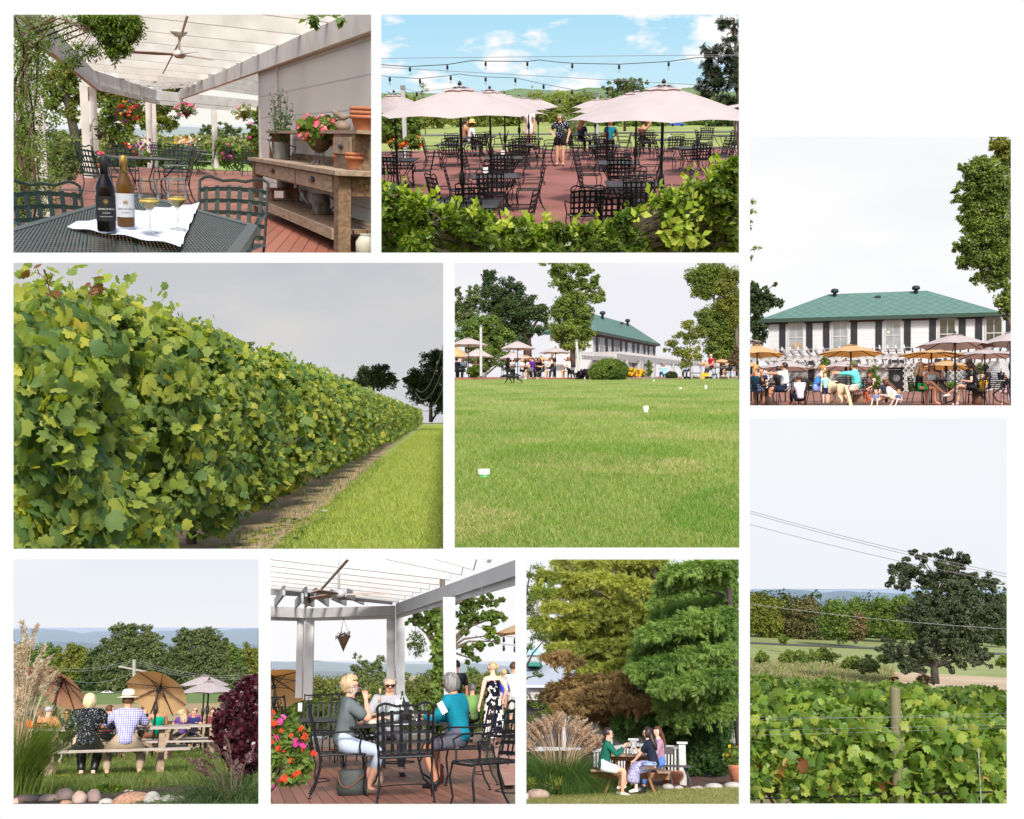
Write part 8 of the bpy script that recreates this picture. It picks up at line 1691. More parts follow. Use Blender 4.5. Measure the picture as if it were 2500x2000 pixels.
 # ================================================================ patio full of parasols and iron tables
def umbrella_patio():
 pl=Place((931,36,1804,617),920,20,.41744,1367,217,560.0,0,h=2.5);use(pl)
 L_,R_=wedge(pl);gz=-2.5
 backdrop(pl,260,skymat('blue_sky_clouds',srgb(172,224,250),srgb(255,255,255),1/15.0,.52,.62,(1,1,2.6),8,low=srgb(206,238,251),zr=(-2,18)))
 hills(pl,[(-60,505),(25,500),(200,492),(420,500),(700,490),(830,470),(900,474),(1000,480),(1080,486),(1160,476),(1230,466),(1300,468),(1420,478),(1600,480),(1740,470),(1830,462),(1900,480),(2200,490)],560,190,mat('green_hills',(.06,.11,.03),c2=(.11,.16,.05),rough=1,scale=.8,detail=8),.08,32,2.0)
 haze(pl,150,200,2.2e-3,(.8,.9,1),top=470)
 sheet('patio',mat('red_concrete',(.17,.062,.05),c2=(.25,.10,.082),scale=.5,rough=.75,detail=6),lambda x,y:gz,L_,R_,9,46,10,20)
 mb=MB()
 for y in(15.5,20,26,33,40):mb.quad((-12,y,gz+.006),(12,y,gz+.006),(12,y+.02,gz+.006),(-12,y+.02,gz+.006))
 for x in(-3.2,1.5,4.6):mb.quad((x,9,gz+.005),(x+.015,9,gz+.005),(x+.015,46,gz+.005),(x,46,gz+.005))
 struct('floor_joints',mb,mat('joint',(.10,.035,.03)))
 sheet('meadow',mat('sunny_meadow',(.17,.22,.05),c2=(.26,.29,.09),rough=1,scale=.3),lambda x,y:gz-.1-.012*(y-46),L_,R_,46,150,12,12)
 sheet('road',ASPHALT,lambda x,y:gz-.1-.012*(y-46)+.03,L_,R_,70,73,10,2)
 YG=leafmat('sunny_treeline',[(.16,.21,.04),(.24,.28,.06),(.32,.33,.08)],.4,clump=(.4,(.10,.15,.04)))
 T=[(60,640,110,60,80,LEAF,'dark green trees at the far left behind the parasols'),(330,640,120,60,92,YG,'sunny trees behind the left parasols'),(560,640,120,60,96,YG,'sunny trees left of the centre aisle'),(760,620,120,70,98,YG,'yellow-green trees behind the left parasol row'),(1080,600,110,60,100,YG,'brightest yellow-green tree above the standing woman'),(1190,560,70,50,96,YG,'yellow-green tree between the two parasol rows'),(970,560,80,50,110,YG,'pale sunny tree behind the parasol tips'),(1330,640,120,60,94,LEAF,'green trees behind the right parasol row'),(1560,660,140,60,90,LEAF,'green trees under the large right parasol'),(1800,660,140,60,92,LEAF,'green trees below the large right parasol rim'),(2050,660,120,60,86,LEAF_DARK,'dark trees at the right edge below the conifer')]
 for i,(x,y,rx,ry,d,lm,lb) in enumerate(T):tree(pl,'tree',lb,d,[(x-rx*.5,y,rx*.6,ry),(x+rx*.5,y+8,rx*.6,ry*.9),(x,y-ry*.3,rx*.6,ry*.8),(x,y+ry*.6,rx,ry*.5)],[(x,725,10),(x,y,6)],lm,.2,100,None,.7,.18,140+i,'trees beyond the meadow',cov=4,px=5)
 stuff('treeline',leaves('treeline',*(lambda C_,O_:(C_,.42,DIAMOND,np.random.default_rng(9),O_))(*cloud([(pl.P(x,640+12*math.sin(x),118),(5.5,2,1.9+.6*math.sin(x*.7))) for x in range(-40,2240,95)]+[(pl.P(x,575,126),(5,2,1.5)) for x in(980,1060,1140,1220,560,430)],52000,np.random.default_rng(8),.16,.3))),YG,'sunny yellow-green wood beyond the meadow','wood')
 tree(pl,'tree','sparse olive tree standing out against the sky, right of centre',70,[(1450,450,80,40),(1390,430,40,26),(1540,450,50,34),(1360,480,50,34),(1480,500,100,40)],[(1450,720,16),(1450,480,10)],LEAF_OLIVE,.2,100,None,.8,.2,33,cov=3.5,px=5)
 tree(pl,'tree','bare-twigged small tree at the left behind the white post',60,[(265,470,40,30),(250,490,30,24)],[(285,740,6),(270,480,3)],LEAF_YEL,.2,100,None,.8,.3,34,cov=.7,px=4)
 tree(pl,'conifer_tree','tall dark drooping conifer at the right edge',30,[(2080,120,60,60),(2060,60,70,26),(2070,220,90,80),(2000,300,110,70),(1930,250,60,30),(2060,380,120,80),(1960,400,90,60),(2040,480,130,60),(1920,470,60,40),(2090,540,80,40)],[(2130,900,30),(2110,400,24),(2090,60,10)],leafmat('conifer_leaf',[(.015,.025,.01),(.025,.04,.015),(.045,.06,.025)],.2),.2,100,SPRAY,.8,.2,35,cov=3.2,px=11,hang=.6)
 # white posts
 for x,y0,y1,d,lb in[(166,455,790,40,'white square post with metal cap, left behind the parasols'),(1286,500,700,44,'white post between the right parasols'),(2112,640,740,44,'white post at the right edge')]:
  a=pl.P(x,y1,d);h_=pl.P(x,y0,d).z-gz;t=thing('post',lb,'post',(a.x,d,gz),0,'white posts carrying the string lights');part('shaft',MB().bb((-.075,-.075,0),(.075,.075,h_)),WHITE_PAINT,t);part('cap',MB().bb((-.085,-.085,h_-.13),(.085,.085,h_+.02)),mat('grey_metal',(.4,.4,.4),rough=.4,metal=.8),t)
  # strings of bulbs
 def lights(lb,pts,bulbs,d,drop=22,r=.006):
  P_=[pl.P(x,y,d) for x,y in pts];o0=P_[0];t=thing('string_lights',lb,'string lights',o0);part('cord',MB().tube([p-o0 for p in P_],r,5),DARK,t)
  for x,y in bulbs:
   p=pl.P(x,y,d)-o0;u=pl.m(d)
   part('socket',MB().lathe([(3*u,0),(6*u,-4*u),(6.5*u,-22*u),(3.5*u,-24*u)],8,p),DARK,t,True);part('bulb',MB().lathe([(3.5*u,-24*u),(6.5*u,-34*u),(5*u,-42*u),(0,-44*u)],8,p),glassmat('bulb_glass',(.9,.92,.9)),t,True)
 lights('upper string of hanging bulbs across the sky',[(10,330),(193,342),(412,330),(560,306),(640,310),(880,312),(950,303),(1060,316),(1143,322),(1417,328),(1600,318),(1707,312),(1870,290),(2130,276)],[(193,344),(412,332),(636,312),(880,312),(1143,324),(1417,330),(1707,313),(2005,296)],18,24,.007)
 lights('lower string of hanging bulbs above the left parasols',[(10,392),(75,402),(252,412),(432,394),(480,385),(560,396),(636,402),(810,408),(975,444),(1142,476),(1300,500)],[(75,403),(252,413),(432,395),(636,403),(810,409),(975,446),(1142,478)],24,14,.007)
 lights('thin far string of bulbs low over the tree line',[(160,470),(233,490),(420,470),(700,500),(1070,530),(1300,500)],[(233,490),(1070,530)],40,8,.006)
 for lb,a,c in[('straight support cable of the upper string',(10,294),(2140,272)),('thin support cable of the lower string',(10,345),(1900,450))]:wire('support_cable',lb,[pl.P(*a,26),pl.P(*c,26)],.006,mat('grey_wire',()),'cable','support cables of the string lights')
 # parasols
 def para(lb,x,ytop,yrim,half,d,cloth=BLUSH):
  u_=pl.m(d);zr=pl.P(x,yrim,d).z-gz;za=pl.P(x,ytop,d).z-gz;p=pl.P(x,900,d);o=umbrella(lb,half*u_,zr,za-.08,cloth,base=True);o.location=(p.x,d,gz);return o
 for a in[('large pink parasol in the left foreground',497,432,632,492,17.0),('large pink parasol in the right foreground',1665,420,655,545,16.2),('pink parasol behind the large left one',668,458,606,335,24.2),('pink parasol at the left edge',118,482,612,240,27.5),('third pink parasol of the left row',752,490,595,262,31),('fourth pink parasol of the left row',835,508,588,215,37.5),('farthest pink parasol of the left row',945,520,583,125,46),('fifth parasol of the left row, half hidden',890,516,590,150,42),('pink parasol behind the large right one',1512,466,612,370,23.8),('third pink parasol of the right row',1345,514,585,205,33),('farthest pink parasol of the right row',1275,522,582,135,42),('beige parasol cut by the right edge',2150,535,582,130,27)]:para(*a)
 # tables with chairs
 kt=Kind(lambda lb:square_table(lb,1.0,1.35,.72,base=False));kc=Kind(lattice_chair);gp='black lattice chairs on the red patio'
 def at(x,d):p=pl.P(x,900,d);return Vector((p.x,d,gz))
 S=[(525,17.0,0,'front left table','NRFL'),(690,22.6,6,'table behind the front left one','NFLR'),(742,28.8,4,'third table left of the aisle','NLR'),(835,35.6,3,'fourth table left of the aisle','NLRF'),(892,40,3,'last table left of the aisle','NLR'),(440,36.5,-3,'table with umbrella base, left','NLR'),(488,41.5,-4,'table of the straw-hatted woman','NR'),(120,28.4,0,'table at the left edge','NFLR'),(1500,20.4,0,'front right table','LNRF'),(1412,26.3,-3,'second table right of the aisle','LNRF'),(1330,34.2,-3,'third table right of the aisle','LNR'),(1300,38.8,-2,'last table right of the aisle','LNR'),(1850,32.6,5,'table with round base, right','LRNF'),(1702,38,4,'table behind the right pole','LRN'),(2045,40.5,5,'far table, right edge','LRN'),(1560,42,0,'table of the dark-haired guest','NL'),(620,42,0,'far table beside the white T-shirt','NR'),(1215,43,0,'table of the woman in navy','R')]
 nm={'N':'near side','F':'far side','L':'left side','R':'right side'};rng=np.random.default_rng(12)
 for x,d,rz,lb,sd in S:
  o=at(x,d);a=R(rz);kt(o,a,'black '+lb+' of the red patio','black square tables on the red patio')
  for c in sd:
   off,fr={'N':((0,-.92),0),'F':((0,.92),180),'L':((-.74,.05),-90),'R':((.74,-.05),90)}[c]
   q=Matrix.Rotation(a,3,'Z')@Vector((off[0]+.06*rng.normal(),off[1]+.06*rng.normal(),0));kc(o+q,a+R(fr+8*rng.normal()),'lattice chair on the %s of the %s'%(nm[c],lb),gp)
 for x,d,rz,lb in[(405,20.6,-60,'lattice chair turned aside, behind the front left table'),(330,34.5,-80,'lattice chair facing the umbrella base, left of the aisle'),(1215,17.8,8,'foreground lattice chair at the right of the aisle with its back to the viewer'),(1390,16.6,0,'foreground lattice chair next to the aisle one, low behind the hedge'),(1790,17.2,40,'lattice chair half hidden by the hedge at the right'),(1160,40.5,-60,'far lattice chair at the right of the aisle'),(1985,33.6,100,'lattice chair right of the table with the round base'),(1915,44,160,'far lattice chair on the grass edge, right'),(2110,37,90,'lattice chair at the far right edge'),(1020,37.5,95,'lattice chair at the left of the aisle by the standing woman')]:kc(at(x,d),R(rz),lb,gp)
 # table cards
 for x,d,lb in[(635,22.4,'small white table card on the second left table'),(738,28.7,'small white table card on the third left table'),(135,28.2,'white table card on the left edge table'),(1312,34,'white table card on the third right table'),(1705,37.6,'white table card behind the large right pole')]:
  t=thing('table_card',lb,'card',at(x,d)+Vector((0,0,.72)),0,'table cards');part('stand',MB().tube([(0,0,0),(0,0,.08)],.005,5),DARK,t);part('card',MB().bb((-.05,-.003,.07),(.05,.003,.2)),C(226,226,222),t)
  # people
 BF=pattern('black_floral','spots',srgb(18,18,24),srgb(190,196,210),34,thresh=.62)
 person('grey-haired woman in black floral blouse and black shorts standing in the aisle',at(1072,35.6),R(172),1.68,None,0,[(.20,.22,1.05),(-.26,.04,.90)],None,(-40,0),SKIN,('short','grey'),BF,.7,DARK,.34,mat('sandal',(.05,.03,.025)),1.18,elbows=[(.6,-.3,-.7),(-.6,-.3,-.6)])
 def G_(lb,x,d,rz,seat=.44,**k):return person(lb,at(x,d),R(rz),k.pop('H',1.72),seat,k.pop('lean',8),**k)
 G_('woman in wide straw hat and white top at the far left table',550,42.5,-70,shirt=C(232,228,226),hair=('bob','brown'),legs=C(200,196,190),hat=('brim',C(214,176,110)),sleeve=1.6)
 G_('man in tan shirt beside the straw-hatted woman',513,43.5,-60,shirt=C(170,120,90),hair=('short','dark'),legs=DARK,H=1.8)
 G_('person in white T-shirt and shorts standing behind the left row',895,44,150,seat=None,shirt=C(226,220,222),hair=('short','grey'),legs=C(210,206,206),leglen=.4,H=1.85,lean=0)
 G_('auburn-haired woman in navy at the far right-aisle table',1192,43,-40,shirt=C(40,52,90),hair=('long','auburn'),legs=DARK)
 G_('curly blond guest in teal with back turned',1362,42,0,shirt=C(24,110,130),hair=('curly','golden'),legs=DARK,face=False)
 G_('dark-haired guest in brown top with raised hand',1548,42,-30,shirt=C(100,60,54),hair=('bun','dark'),legs=DARK,sleeve=0,hands=[(.1,.25,1.2),(-.2,.3,.8)],skinm=SKIN_TAN)
 # planting at the left
 bush(pl,'bush','round dark green hedge bush at the left edge behind the tables',44,[(110,700,110,70),(190,690,70,66),(50,720,60,60)],LEAF,.16,5000,None,.8,.1,36,'bush',(130,780),inner=.8)
 bush(pl,'flower_bush','orange flowering plants at the foot of the left white post',36,[(210,785,44,34),(120,790,44,26)],LEAF,.12,900,None,.8,.2,37,'bush',(200,820),[(flowermat('orange_flower',srgb(240,120,30)),160,.1)])
 bush(pl,'ornamental_grass','silvery tuft of grass behind the standing woman',52,[(1125,735,36,40)],leafmat('silver_grass',[(.22,.26,.12),(.32,.35,.2)],.4),.6,400,SLIM,.8,.3,38,'grass',(1125,770),hang=-.7)
 car(pl.P(1756,692,71.5),0,'small blue car on the far road at the right',srgb(40,90,180),.22)
 # hedge in front
 HG=leafmat('hedge_leaf',[(.07,.13,.018),(.12,.20,.025),(.22,.31,.04),(.36,.42,.06)],.45,rough=.4,spec=.4,clump=(2.5,(.05,.09,.02)))
 HB=leafmat('hedge_shoot',[(.22,.32,.03),(.36,.45,.06),(.48,.52,.10)],.5,rough=.4)
 bl=[]
 for x in range(-40,2240,75):
  top=np.interp(x,[0,60,300,500,700,900,1100,1300,1500,1650,1800,2000,2150],[1045,1040,1130,1190,1230,1262,1275,1250,1180,1110,1040,930,880]);y=top+70
  while y<1520:bl.append((x+20*math.sin(y),y,75,70,.5*math.sin(x*.7+y)));y+=95
 bush(pl,'hedge','leafy green hedge running across the foreground, higher at the right',9.0,bl,HG,.06,60000,DIAMOND,.9,.2,39,'hedge',(1000,1560),inner=.55,per=45,hang=-.15)
 t=thing('shoots','bright yellow-green young shoots standing up from the right of the hedge','shoots',pl.P(1780,1450,8.2));o0=pl.P(1780,1450,8.2);mb=MB();cs,ax=[],[];rng=np.random.default_rng(5)
 for x0,y0,x1,y1 in[(1770,1450,1860,1040),(1760,1450,1700,1210),(1790,1420,1800,1180),(1830,1440,1890,1130),(1740,1460,1670,1290),(1850,1440,1900,1330)]:
  a,b=pl.P(x0,y0,8.2)-o0,pl.P(x1,y1,8.1)-o0;mb.tube([a,a.lerp(b,.5)+Vector((.02,0,0)),b],[.006,.005,.003],5)
  for k in range(9):f=.25+.75*k/8;cs.append(a.lerp(b,f));ax.append(((-1)**k*1.1,-.5,.8))
 part('stems',mb,LEAF_BRIGHT,t);part('leaves',leaves('leaves',np.array(cs),.08,DIAMOND,rng,np.tile((0,-1.,.3),(len(cs),1)),.6,0,np.array(ax,float)),HB,t)
 rng=np.random.default_rng(6);cs=[]
 for k in range(60):
  x=rng.uniform(30,2110);top=np.interp(x,[0,60,300,500,700,900,1100,1300,1500,1650,1800,2000,2150],[1045,1040,1130,1190,1230,1262,1275,1250,1180,1110,1040,930,880]);p=pl.P(x,top+rng.uniform(-20,90),8.6+.4*rng.normal())
  for j in range(5):cs.append(np.array(p)+np.array((.015*rng.normal(),.015*rng.normal(),.022*j)))
 cs=np.array(cs);part('foliage',leaves('foliage',cs-np.array(o0),.07,DIAMOND,rng,None,0,-.7),HB,t)
 # ================================================================ shaded deck with wine on the table, potting bench at the right
def pergola_deck():
 pl=Place((33,36,906,617),20,20,.41744,216,323,900.0,.5,h=1.17);use(pl)
 L_,R_=wedge(pl);gz=-1.17
 P=pl.P
 def at(zx,d,up=0.0):p=P(zx,725,d);return Vector((p.x,d,gz+up))
 backdrop(pl,420,skymat('bright_evening_sky',srgb(252,250,242)))
 hills(pl,[(-200,715),(250,708),(420,706),(700,700),(950,696),(1040,694),(1150,700),(1300,694),(1420,700),(1520,706),(1700,710)],745,330,HILL,.12,42,1.0)
 haze(pl,180,380,5e-3,(.85,.92,1.0),top=680)
 sheet('deck',deck_mat('terracotta_deck',R(14),.14,(.19,.062,.035),(.31,.115,.07)),lambda x,y:gz,lambda y:np.minimum(-.35+.035*(y-10),.9+0*y)-1.0,lambda y:9.5+0*y,4,41,12,16)
 sheet('garden_ground',mat('garden_soil',(.07,.05,.03),c2=(.13,.11,.05),rough=1,scale=4,bump=.5),lambda x,y:gz-.06,L_,R_,5,44,10,12)
 sheet('lawn',mat('sunny_lawn',(.16,.26,.05),c2=(.24,.33,.08),rough=1,scale=.6),lambda x,y:gz-.1-.012*(y-44),L_,R_,44,200,10,12)
 OW=mat('old_white_paint',(.50,.475,.43),c2=(.66,.635,.59),rough=.7,scale=2.2,bump=.1,detail=8)
 # wall of the house
 WX=3.2;t=thing('house_wall','white painted shingle-sided house wall behind the potting bench','wall',(WX,0,gz))
 sd=siding_mat('wall_shingles',.40,(.56,.53,.48));part('siding',MB().bb((0,8,-.05),(2.5,21.6,2.77)),sd,t);part('corner_board',MB().bb((-.02,21.602,-.05),(.5,21.75,2.76)),OW,t)
 part('conduit',MB().tube([(-.03,19.4,.8),(-.03,19.4,2.3),(-.04,19.2,2.6),(-.05,18.6,2.72)],.016,6),OW,t)
 # pergola
 pg=thing('pergola','white pergola over the deck with heavy beams, rafters and square posts','pergola',(0,0,gz));ZB=1.6+1.17
 part('ledger_beam',MB().bb((WX-.10,8,ZB-.30),(WX-.004,40.5,ZB)),OW,pg)
 LB=[(P(180,50,17.46).x-.5,13.0)]+[(P(x,y,d).x,d) for x,y,d in((180,50,17.46),(485,360,30.7),(855,478,41.1),(1470,540,45.0),(1800,560,47.0))]
 for a,b in zip(LB[:-1],LB[1:]):part('beam',MB().beam((a[0],a[1],ZB-.17),(b[0],b[1],ZB-.17),.14,.34),OW,pg);part('beam',MB().beam((a[0]+.13,a[1]+.1,ZB-.42),(b[0]+.13,b[1]+.1,ZB-.42),.1,.15),OW,pg)
 def lx(y):return float(np.interp(y,[p[1] for p in LB],[p[0] for p in LB]))
 for y in(10.6,12.4,14.3,16.3,18.4,20.6,23,25.6,28.4,31.4,34.6,37.8):
  part('rafter',MB().beam((lx(y-.6)-.3,y-.6,ZB+.125),(WX+.1,y+.5,ZB+.125),.07,.24),OW,pg)
 for y in(24,26.5,29,31.5,34,36.5):part('short_rafter',MB().beam((WX,y,ZB+.1),(WX+4.5,y+6,ZB+.1),.05,.2),OW,pg)
 for y,x in((33,1.2),(35,1.7),(36.8,2.2)):part('short_rafter',MB().beam((x,y+3.5,ZB+.06),(WX-.1,y-1,ZB+.06),.05,.2),OW,pg)
 part('conduit',MB().tube([P(905,382,30)-Vector((0,0,gz)),P(1000,200,19)-Vector((0,0,gz)),P(1050,40,14)-Vector((0,0,gz))],.018,6),OW,pg)
 def post(x0,x1,d,yb,top=None):
  mb=MB();a,b=P(x0,725,d),P(x1,725,d);mb.bb((a.x,d,(yb if yb is not None else 0)),(b.x,d+.2,ZB-.35));part('post',mb,OW,pg)
 post(100,215,15.4,0);post(430,478,30.1,0);post(484,527,31.3,0);post(808,842,40.8,0);post(845,869,42,0);post(1194,1224,44.2,0)
 for x0,x1,d in((422,484,30.05),(1190,1228,44.15)):a,b=P(x0,725,d),P(x1,725,d);part('post_base',MB().bb((a.x,d-.02,0),(b.x,d+.28,.36)),OW,pg)
 c=P(1002,272,18);ceiling_fan('three-bladed ceiling fan with wooden blades under the pergola',tuple(c),.74,3,body=mat('ivory_fan',(.50,.46,.38),rough=.5),blade=mat('fan_wood',(.26,.20,.15),c2=(.36,.29,.22),rough=.5),drop=.36,rz=-1.35)
 # potting bench (real front along the line x = 2.43)
 OLD=mat('old_grey_wood',(.12,.07,.038),c2=(.26,.17,.10),rough=.85,scale=4,stretch=(6,1,6),bump=.3);OLD2=mat('old_bleached_wood',(.22,.155,.10),c2=(.37,.28,.20),rough=.85,scale=4,stretch=(6,1,6),bump=.3)
 bx0,bx1,by0,by1,bh=2.50,3.17,11.3,17.8,.895
 def onb(zx,x,up=0.0):r=P(zx,800,1.0).x;return Vector((x,x/r,gz+bh+up))
 t=thing('potting_bench','weathered wooden potting bench with two drawers and a lower slatted shelf','bench',(0,0,gz))
 part('benchtop',MB().bb((bx0-.06,by0-.1,bh-.05),(bx1,by1+.15,bh)),OLD2,t)
 for x in(bx0,bx1-.16):
  for y in(by0,by1-.16):part('leg',MB().bb((x,y,0),(x+.14,y+.22,bh-.052)),OLD,t)
 part('apron',MB().bb((bx0+.03,by0+.23,bh-.27),(bx0+.08,by1-.17,bh-.052)),OLD,t);part('end_board',MB().bb((bx0+.15,by0+.03,bh-.27),(bx1-.17,by0+.07,bh-.052)),OLD,t)
 HDL=mat('dark_iron_pull',(.04,.035,.03),rough=.35,metal=.6)
 for y0,y1 in((by0+.35,by0+2.55),(by0+2.65,by1-.3)):
  dw=part('drawer',MB().bb((bx0-.0,y0,bh-.25),(bx0+.028,y1,bh-.07)),OLD2,t);part('pull',MB().ball((bx0-.01,(y0+y1)/2,bh-.15),(.03,.17,.035),10,6),HDL,dw,True)
 for i in range(4):part('shelf_slat',MB().bb((bx0+.03+.16*i,by0+.05,.21),(bx0+.17+.16*i,by1-.05,.25)),OLD,t)
 part('shelf_rail',MB().bb((bx0-.02,by0+.24,.13),(bx0+.026,by1-.2,.25)),OLD2,t)
 for y in(by0+.02,by0-.04):part('hook',MB().tube([(bx0+.3,y,bh-.15),(bx0+.3,y-.05,bh-.18),(bx0+.3,y-.05,bh-.14)],.008,5),mat('brass',(.4,.28,.12),rough=.3,metal=.9),t)
 part('upstand',MB().bb((bx1-.03,by0,bh+.001),(bx1+.0,by1,bh+.10)),OLD,t)
 t=thing('hutch','wooden hutch shelf with a small drawer box standing on the potting bench','shelf',(0,0,gz+bh));part('shelf',MB().bb((bx1-.42,by0+.2,.40),(bx1-.02,by1+.2,.44)),OLD2,t);part('end_bracket',MB().bb((bx1-.38,by1,.002),(bx1-.05,by1+.12,.398)),OLD,t)
 bx=part('drawer_box',MB().bb((bx1-.40,by0+.4,.002),(bx1-.05,by0+1.5,.398)),OLD,t);dw=part('drawer',MB().bb((bx1-.43,by0+.5,.17),(bx1-.402,by0+1.4,.36)),OLD2,t);part('pull',MB().ball((bx1-.44,by0+.95,.25),(.03,.1,.03),10,6),HDL,dw,True)
 TC=mat('terracotta_pot',(.34,.115,.05),c2=(.44,.17,.085),rough=.85,scale=5)
 def pots(lb,zx,yb,d,r,h_,n=2,tilt=0):
  p=onb(zx,d,yb);t=thing('flower_pots',lb,'flower pots',p,0,'terracotta pots on the bench')
  for k in range(n):
   z=k*h_*.28;part('pot',MB().lathe([(r*.68,z),(r*.92,z+h_*.74),(r*.94,z+h_*.75),(r*1.04,z+h_*.755),(r*1.06,z+h_),(r*.98,z+h_),(r*.9,z+h_*.7)],18,cap=False),TC,t,True)
 pots('two stacked terracotta pots on the bench, left pair',1955,.003,2.86,.115,.15);pots('two stacked terracotta pots on the bench, right pair',2032,.003,2.80,.115,.15);pots('stack of larger terracotta pots on the hutch shelf at the right edge',2085,.443,2.98,.17,.17,3)
 p=onb(1600,2.84,.002);ZN=mat('zinc',(.20,.21,.205),c2=(.32,.33,.32),rough=.5,metal=.3,scale=6);t=thing('watering_can','grey zinc watering can with leafy twigs on the bench','watering can',p)
 part('can',MB().lathe([(.135,0),(.14,.01),(.125,.25),(.13,.26),(.11,.25)],18),ZN,t,True);part('spout',MB().tube([(-.12,0,.06),(-.17,-.02,.18),(-.18,-.05,.27)],[.025,.018,.016],8),ZN,t,True);part('rose',MB().lathe([(.016,0),(.05,.05),(.045,.06),(0,.065)],14,(-.18,-.05,.27),1,Matrix.Rotation(-.5,3,'Y')),ZN,t,True);part('handle',MB().tube([(.12,0,.22),(.22,0,.2),(.2,0,.08),(.13,0,.04)],.012,6),ZN,t)
 rng=np.random.default_rng(3);mb=MB();cs=[]
 for k in range(16):
  a=k*.7;e=Vector((.30*math.cos(a)*rng.uniform(.4,1),.3*math.sin(a),.55+.5*rng.uniform()));mb.tube([(0,0,.2),(e.x*.3,e.y*.3,.5),e],[.006,.005,.003],4)
  for j in range(26):f=rng.uniform(.3,1);q=Vector((0,0,.2)).lerp(e,f);cs.append(np.array(q)+.045*rng.normal(size=3))
 part('twigs',mb,LEAF_DARK,t);part('leaves',leaves('leaves',np.array(cs),.05,DIAMOND,rng),leafmat('eucalyptus_leaf',[(.05,.09,.04),(.08,.13,.06),(.13,.18,.08)],.3),t)
 p=onb(1822,2.78,.002);u=pl.m(13.0);t=thing('flower_basket','pink begonia in a moss basket on a wire stand','flower basket',p)
 part('basket',MB().lathe([(.03,70*u),(.6*78*u,90*u),(80*u,135*u),(84*u,155*u)],18,cap=True),mat('moss_basket',(.05,.028,.015),c2=(.12,.075,.04),rough=1,scale=30,bump=.8),t,True)
 mb=MB()
 for k in range(9):a=k*.7;mb.tube([(70*u*math.cos(a),70*u*math.sin(a),0),(20*u*math.cos(a),20*u*math.sin(a),35*u),(30*u*math.cos(a),30*u*math.sin(a),80*u)],.004,4)
 part('wire_stand',mb,mat('grey_wire',()),t);Cc,Oc=cloud([((0,0,200*u),(125*u,110*u,75*u))],900,rng,.25,.5,20);part('foliage',leaves('foliage',Cc,.075,VINE_LOW,rng,Oc,.5),LEAF,t)
 Cf,Of=cloud([((0,0,205*u),(130*u,118*u,82*u))],420,rng,.15,.85,8);part('blossoms',leaves('blossoms',Cf,.045,VINE_LOW,rng,nrm(Of+np.array((-.3,-.7,.2))),.7),flowermat('begonia_pink',srgb(232,70,110),srgb(246,130,150)),t)
 p=onb(1930,2.98,.443);ST=mat('stone_bird',(.16,.12,.09),c2=(.27,.21,.17),rough=.9,scale=12,bump=.3);t=thing('bird_ornament','stone bird ornament perched on a round base on the hutch','ornament',p);part('base',MB().ball((.05,0,.06),(.11,.1,.075),14,8),ST,t,True);part('bird',skin([[(Vector((-.02,0,.18)),.045),(Vector((.06,0,.17)),.055),(Vector((.14,0,.19)),.02),(Vector((.19,0,.2)),.012)],[(Vector((-.02,0,.18)),.045),(Vector((-.05,0,.235)),.03),(Vector((-.09,0,.235)),.008)]],2),ST,t)
 # under the bench
 p=Vector((2.86,16.9,gz+.255));t=thing('stool','small reddish wooden stool on the lower shelf','stool',p);part('seat',MB().bb((-.26,-.2,.16),(.26,.2,.19)),mat('red_wood',(.16,.06,.03),c2=(.26,.11,.06),rough=.7,scale=4),t)
 for x in(-.2,.2):part('leg',MB().bb((x-.02,-.15,0),(x+.02,.15,.158)),mat('red_wood',()),t)
 t=thing('milk_can','dull metal milk can on the small stool','milk can',p+Vector((-.02,0,.192)));part('can',MB().lathe([(.085,0),(.09,.01),(.09,.17),(.07,.2),(.07,.23),(.085,.24),(.06,.25)],16),ZN,t,True);part('handle',MB().tube([(-.08,0,.21),(-.05,-.02,.27),(.05,-.02,.27),(.08,0,.21)],.006,5),ZN,t)
 p=Vector((2.84,13.9,gz+.255));t=thing('watering_can','rusty galvanised watering can with long spout on the lower shelf','watering can',p);RU=mat('rusty_zinc',(.13,.10,.08),c2=(.22,.22,.21),rough=.7,metal=.2,scale=9,sharp=(.42,.55));part('can',MB().lathe([(.125,0),(.13,.01),(.115,.25),(.12,.26),(.1,.255),(.1,.1)],18,cap=False),RU,t,True);part('spout',MB().tube([(-.11,0,.06),(-.2,.05,.18),(-.28,.1,.33)],[.022,.018,.012],8),RU,t,True);part('rose',MB().lathe([(.012,0),(.035,.05),(0,.055)],12,(-.28,.1,.33),1,Matrix.Rotation(-.9,3,'Y')),RU,t,True);part('handle',MB().tube([(.1,0,.24),(.19,0,.2),(.18,0,.1),(.12,0,.05)],.01,6),RU,t)
 t=thing('crock','white stoneware crock jar at the lower right corner','jar',pl.G(2100,1450));part('jar',MB().lathe([(.10,0),(.125,.06),(.13,.15),(.09,.21),(.075,.225),(.09,.24),(.07,.24)],20),mat('stoneware',(.52,.48,.40),rough=.25,var=.06),t,True)
 # front table: iron mesh top on four legs
 zt=.80
 A_,B0,L0=pl.G(1430,1275,zt),pl.G(750,1090,zt),pl.G(31,1300,zt);C0=B0+(L0-B0)*1.45;D0=A_+(C0-B0);cn=[Vector((q.x,q.y,zt)) for q in(A_,B0,C0,D0)]
 t=thing('patio_table','dark green iron mesh table in the foreground with wine and a white cloth','table',(0,0,gz));mb=MB();A,B_,Cn,Dn=cn
 def bil(u,v):return Dn.lerp(A,u).lerp(Cn.lerp(B_,u),v)
 n=62
 for k in range(-n,n+1):
  for sg in(1,-1):
   pts=[]
   for j in range(41):
    v=j/40;u_=k/n*1.0+(v*.55 if sg>0 else .55-v*.55)
    if 0<=u_<=1:pts.append(bil(u_,v))
   if len(pts)>1:mb.beam(pts[0],pts[-1],.0075,.004)
 part('tabletop',mb,GREEN_IRON,t);f=MB()
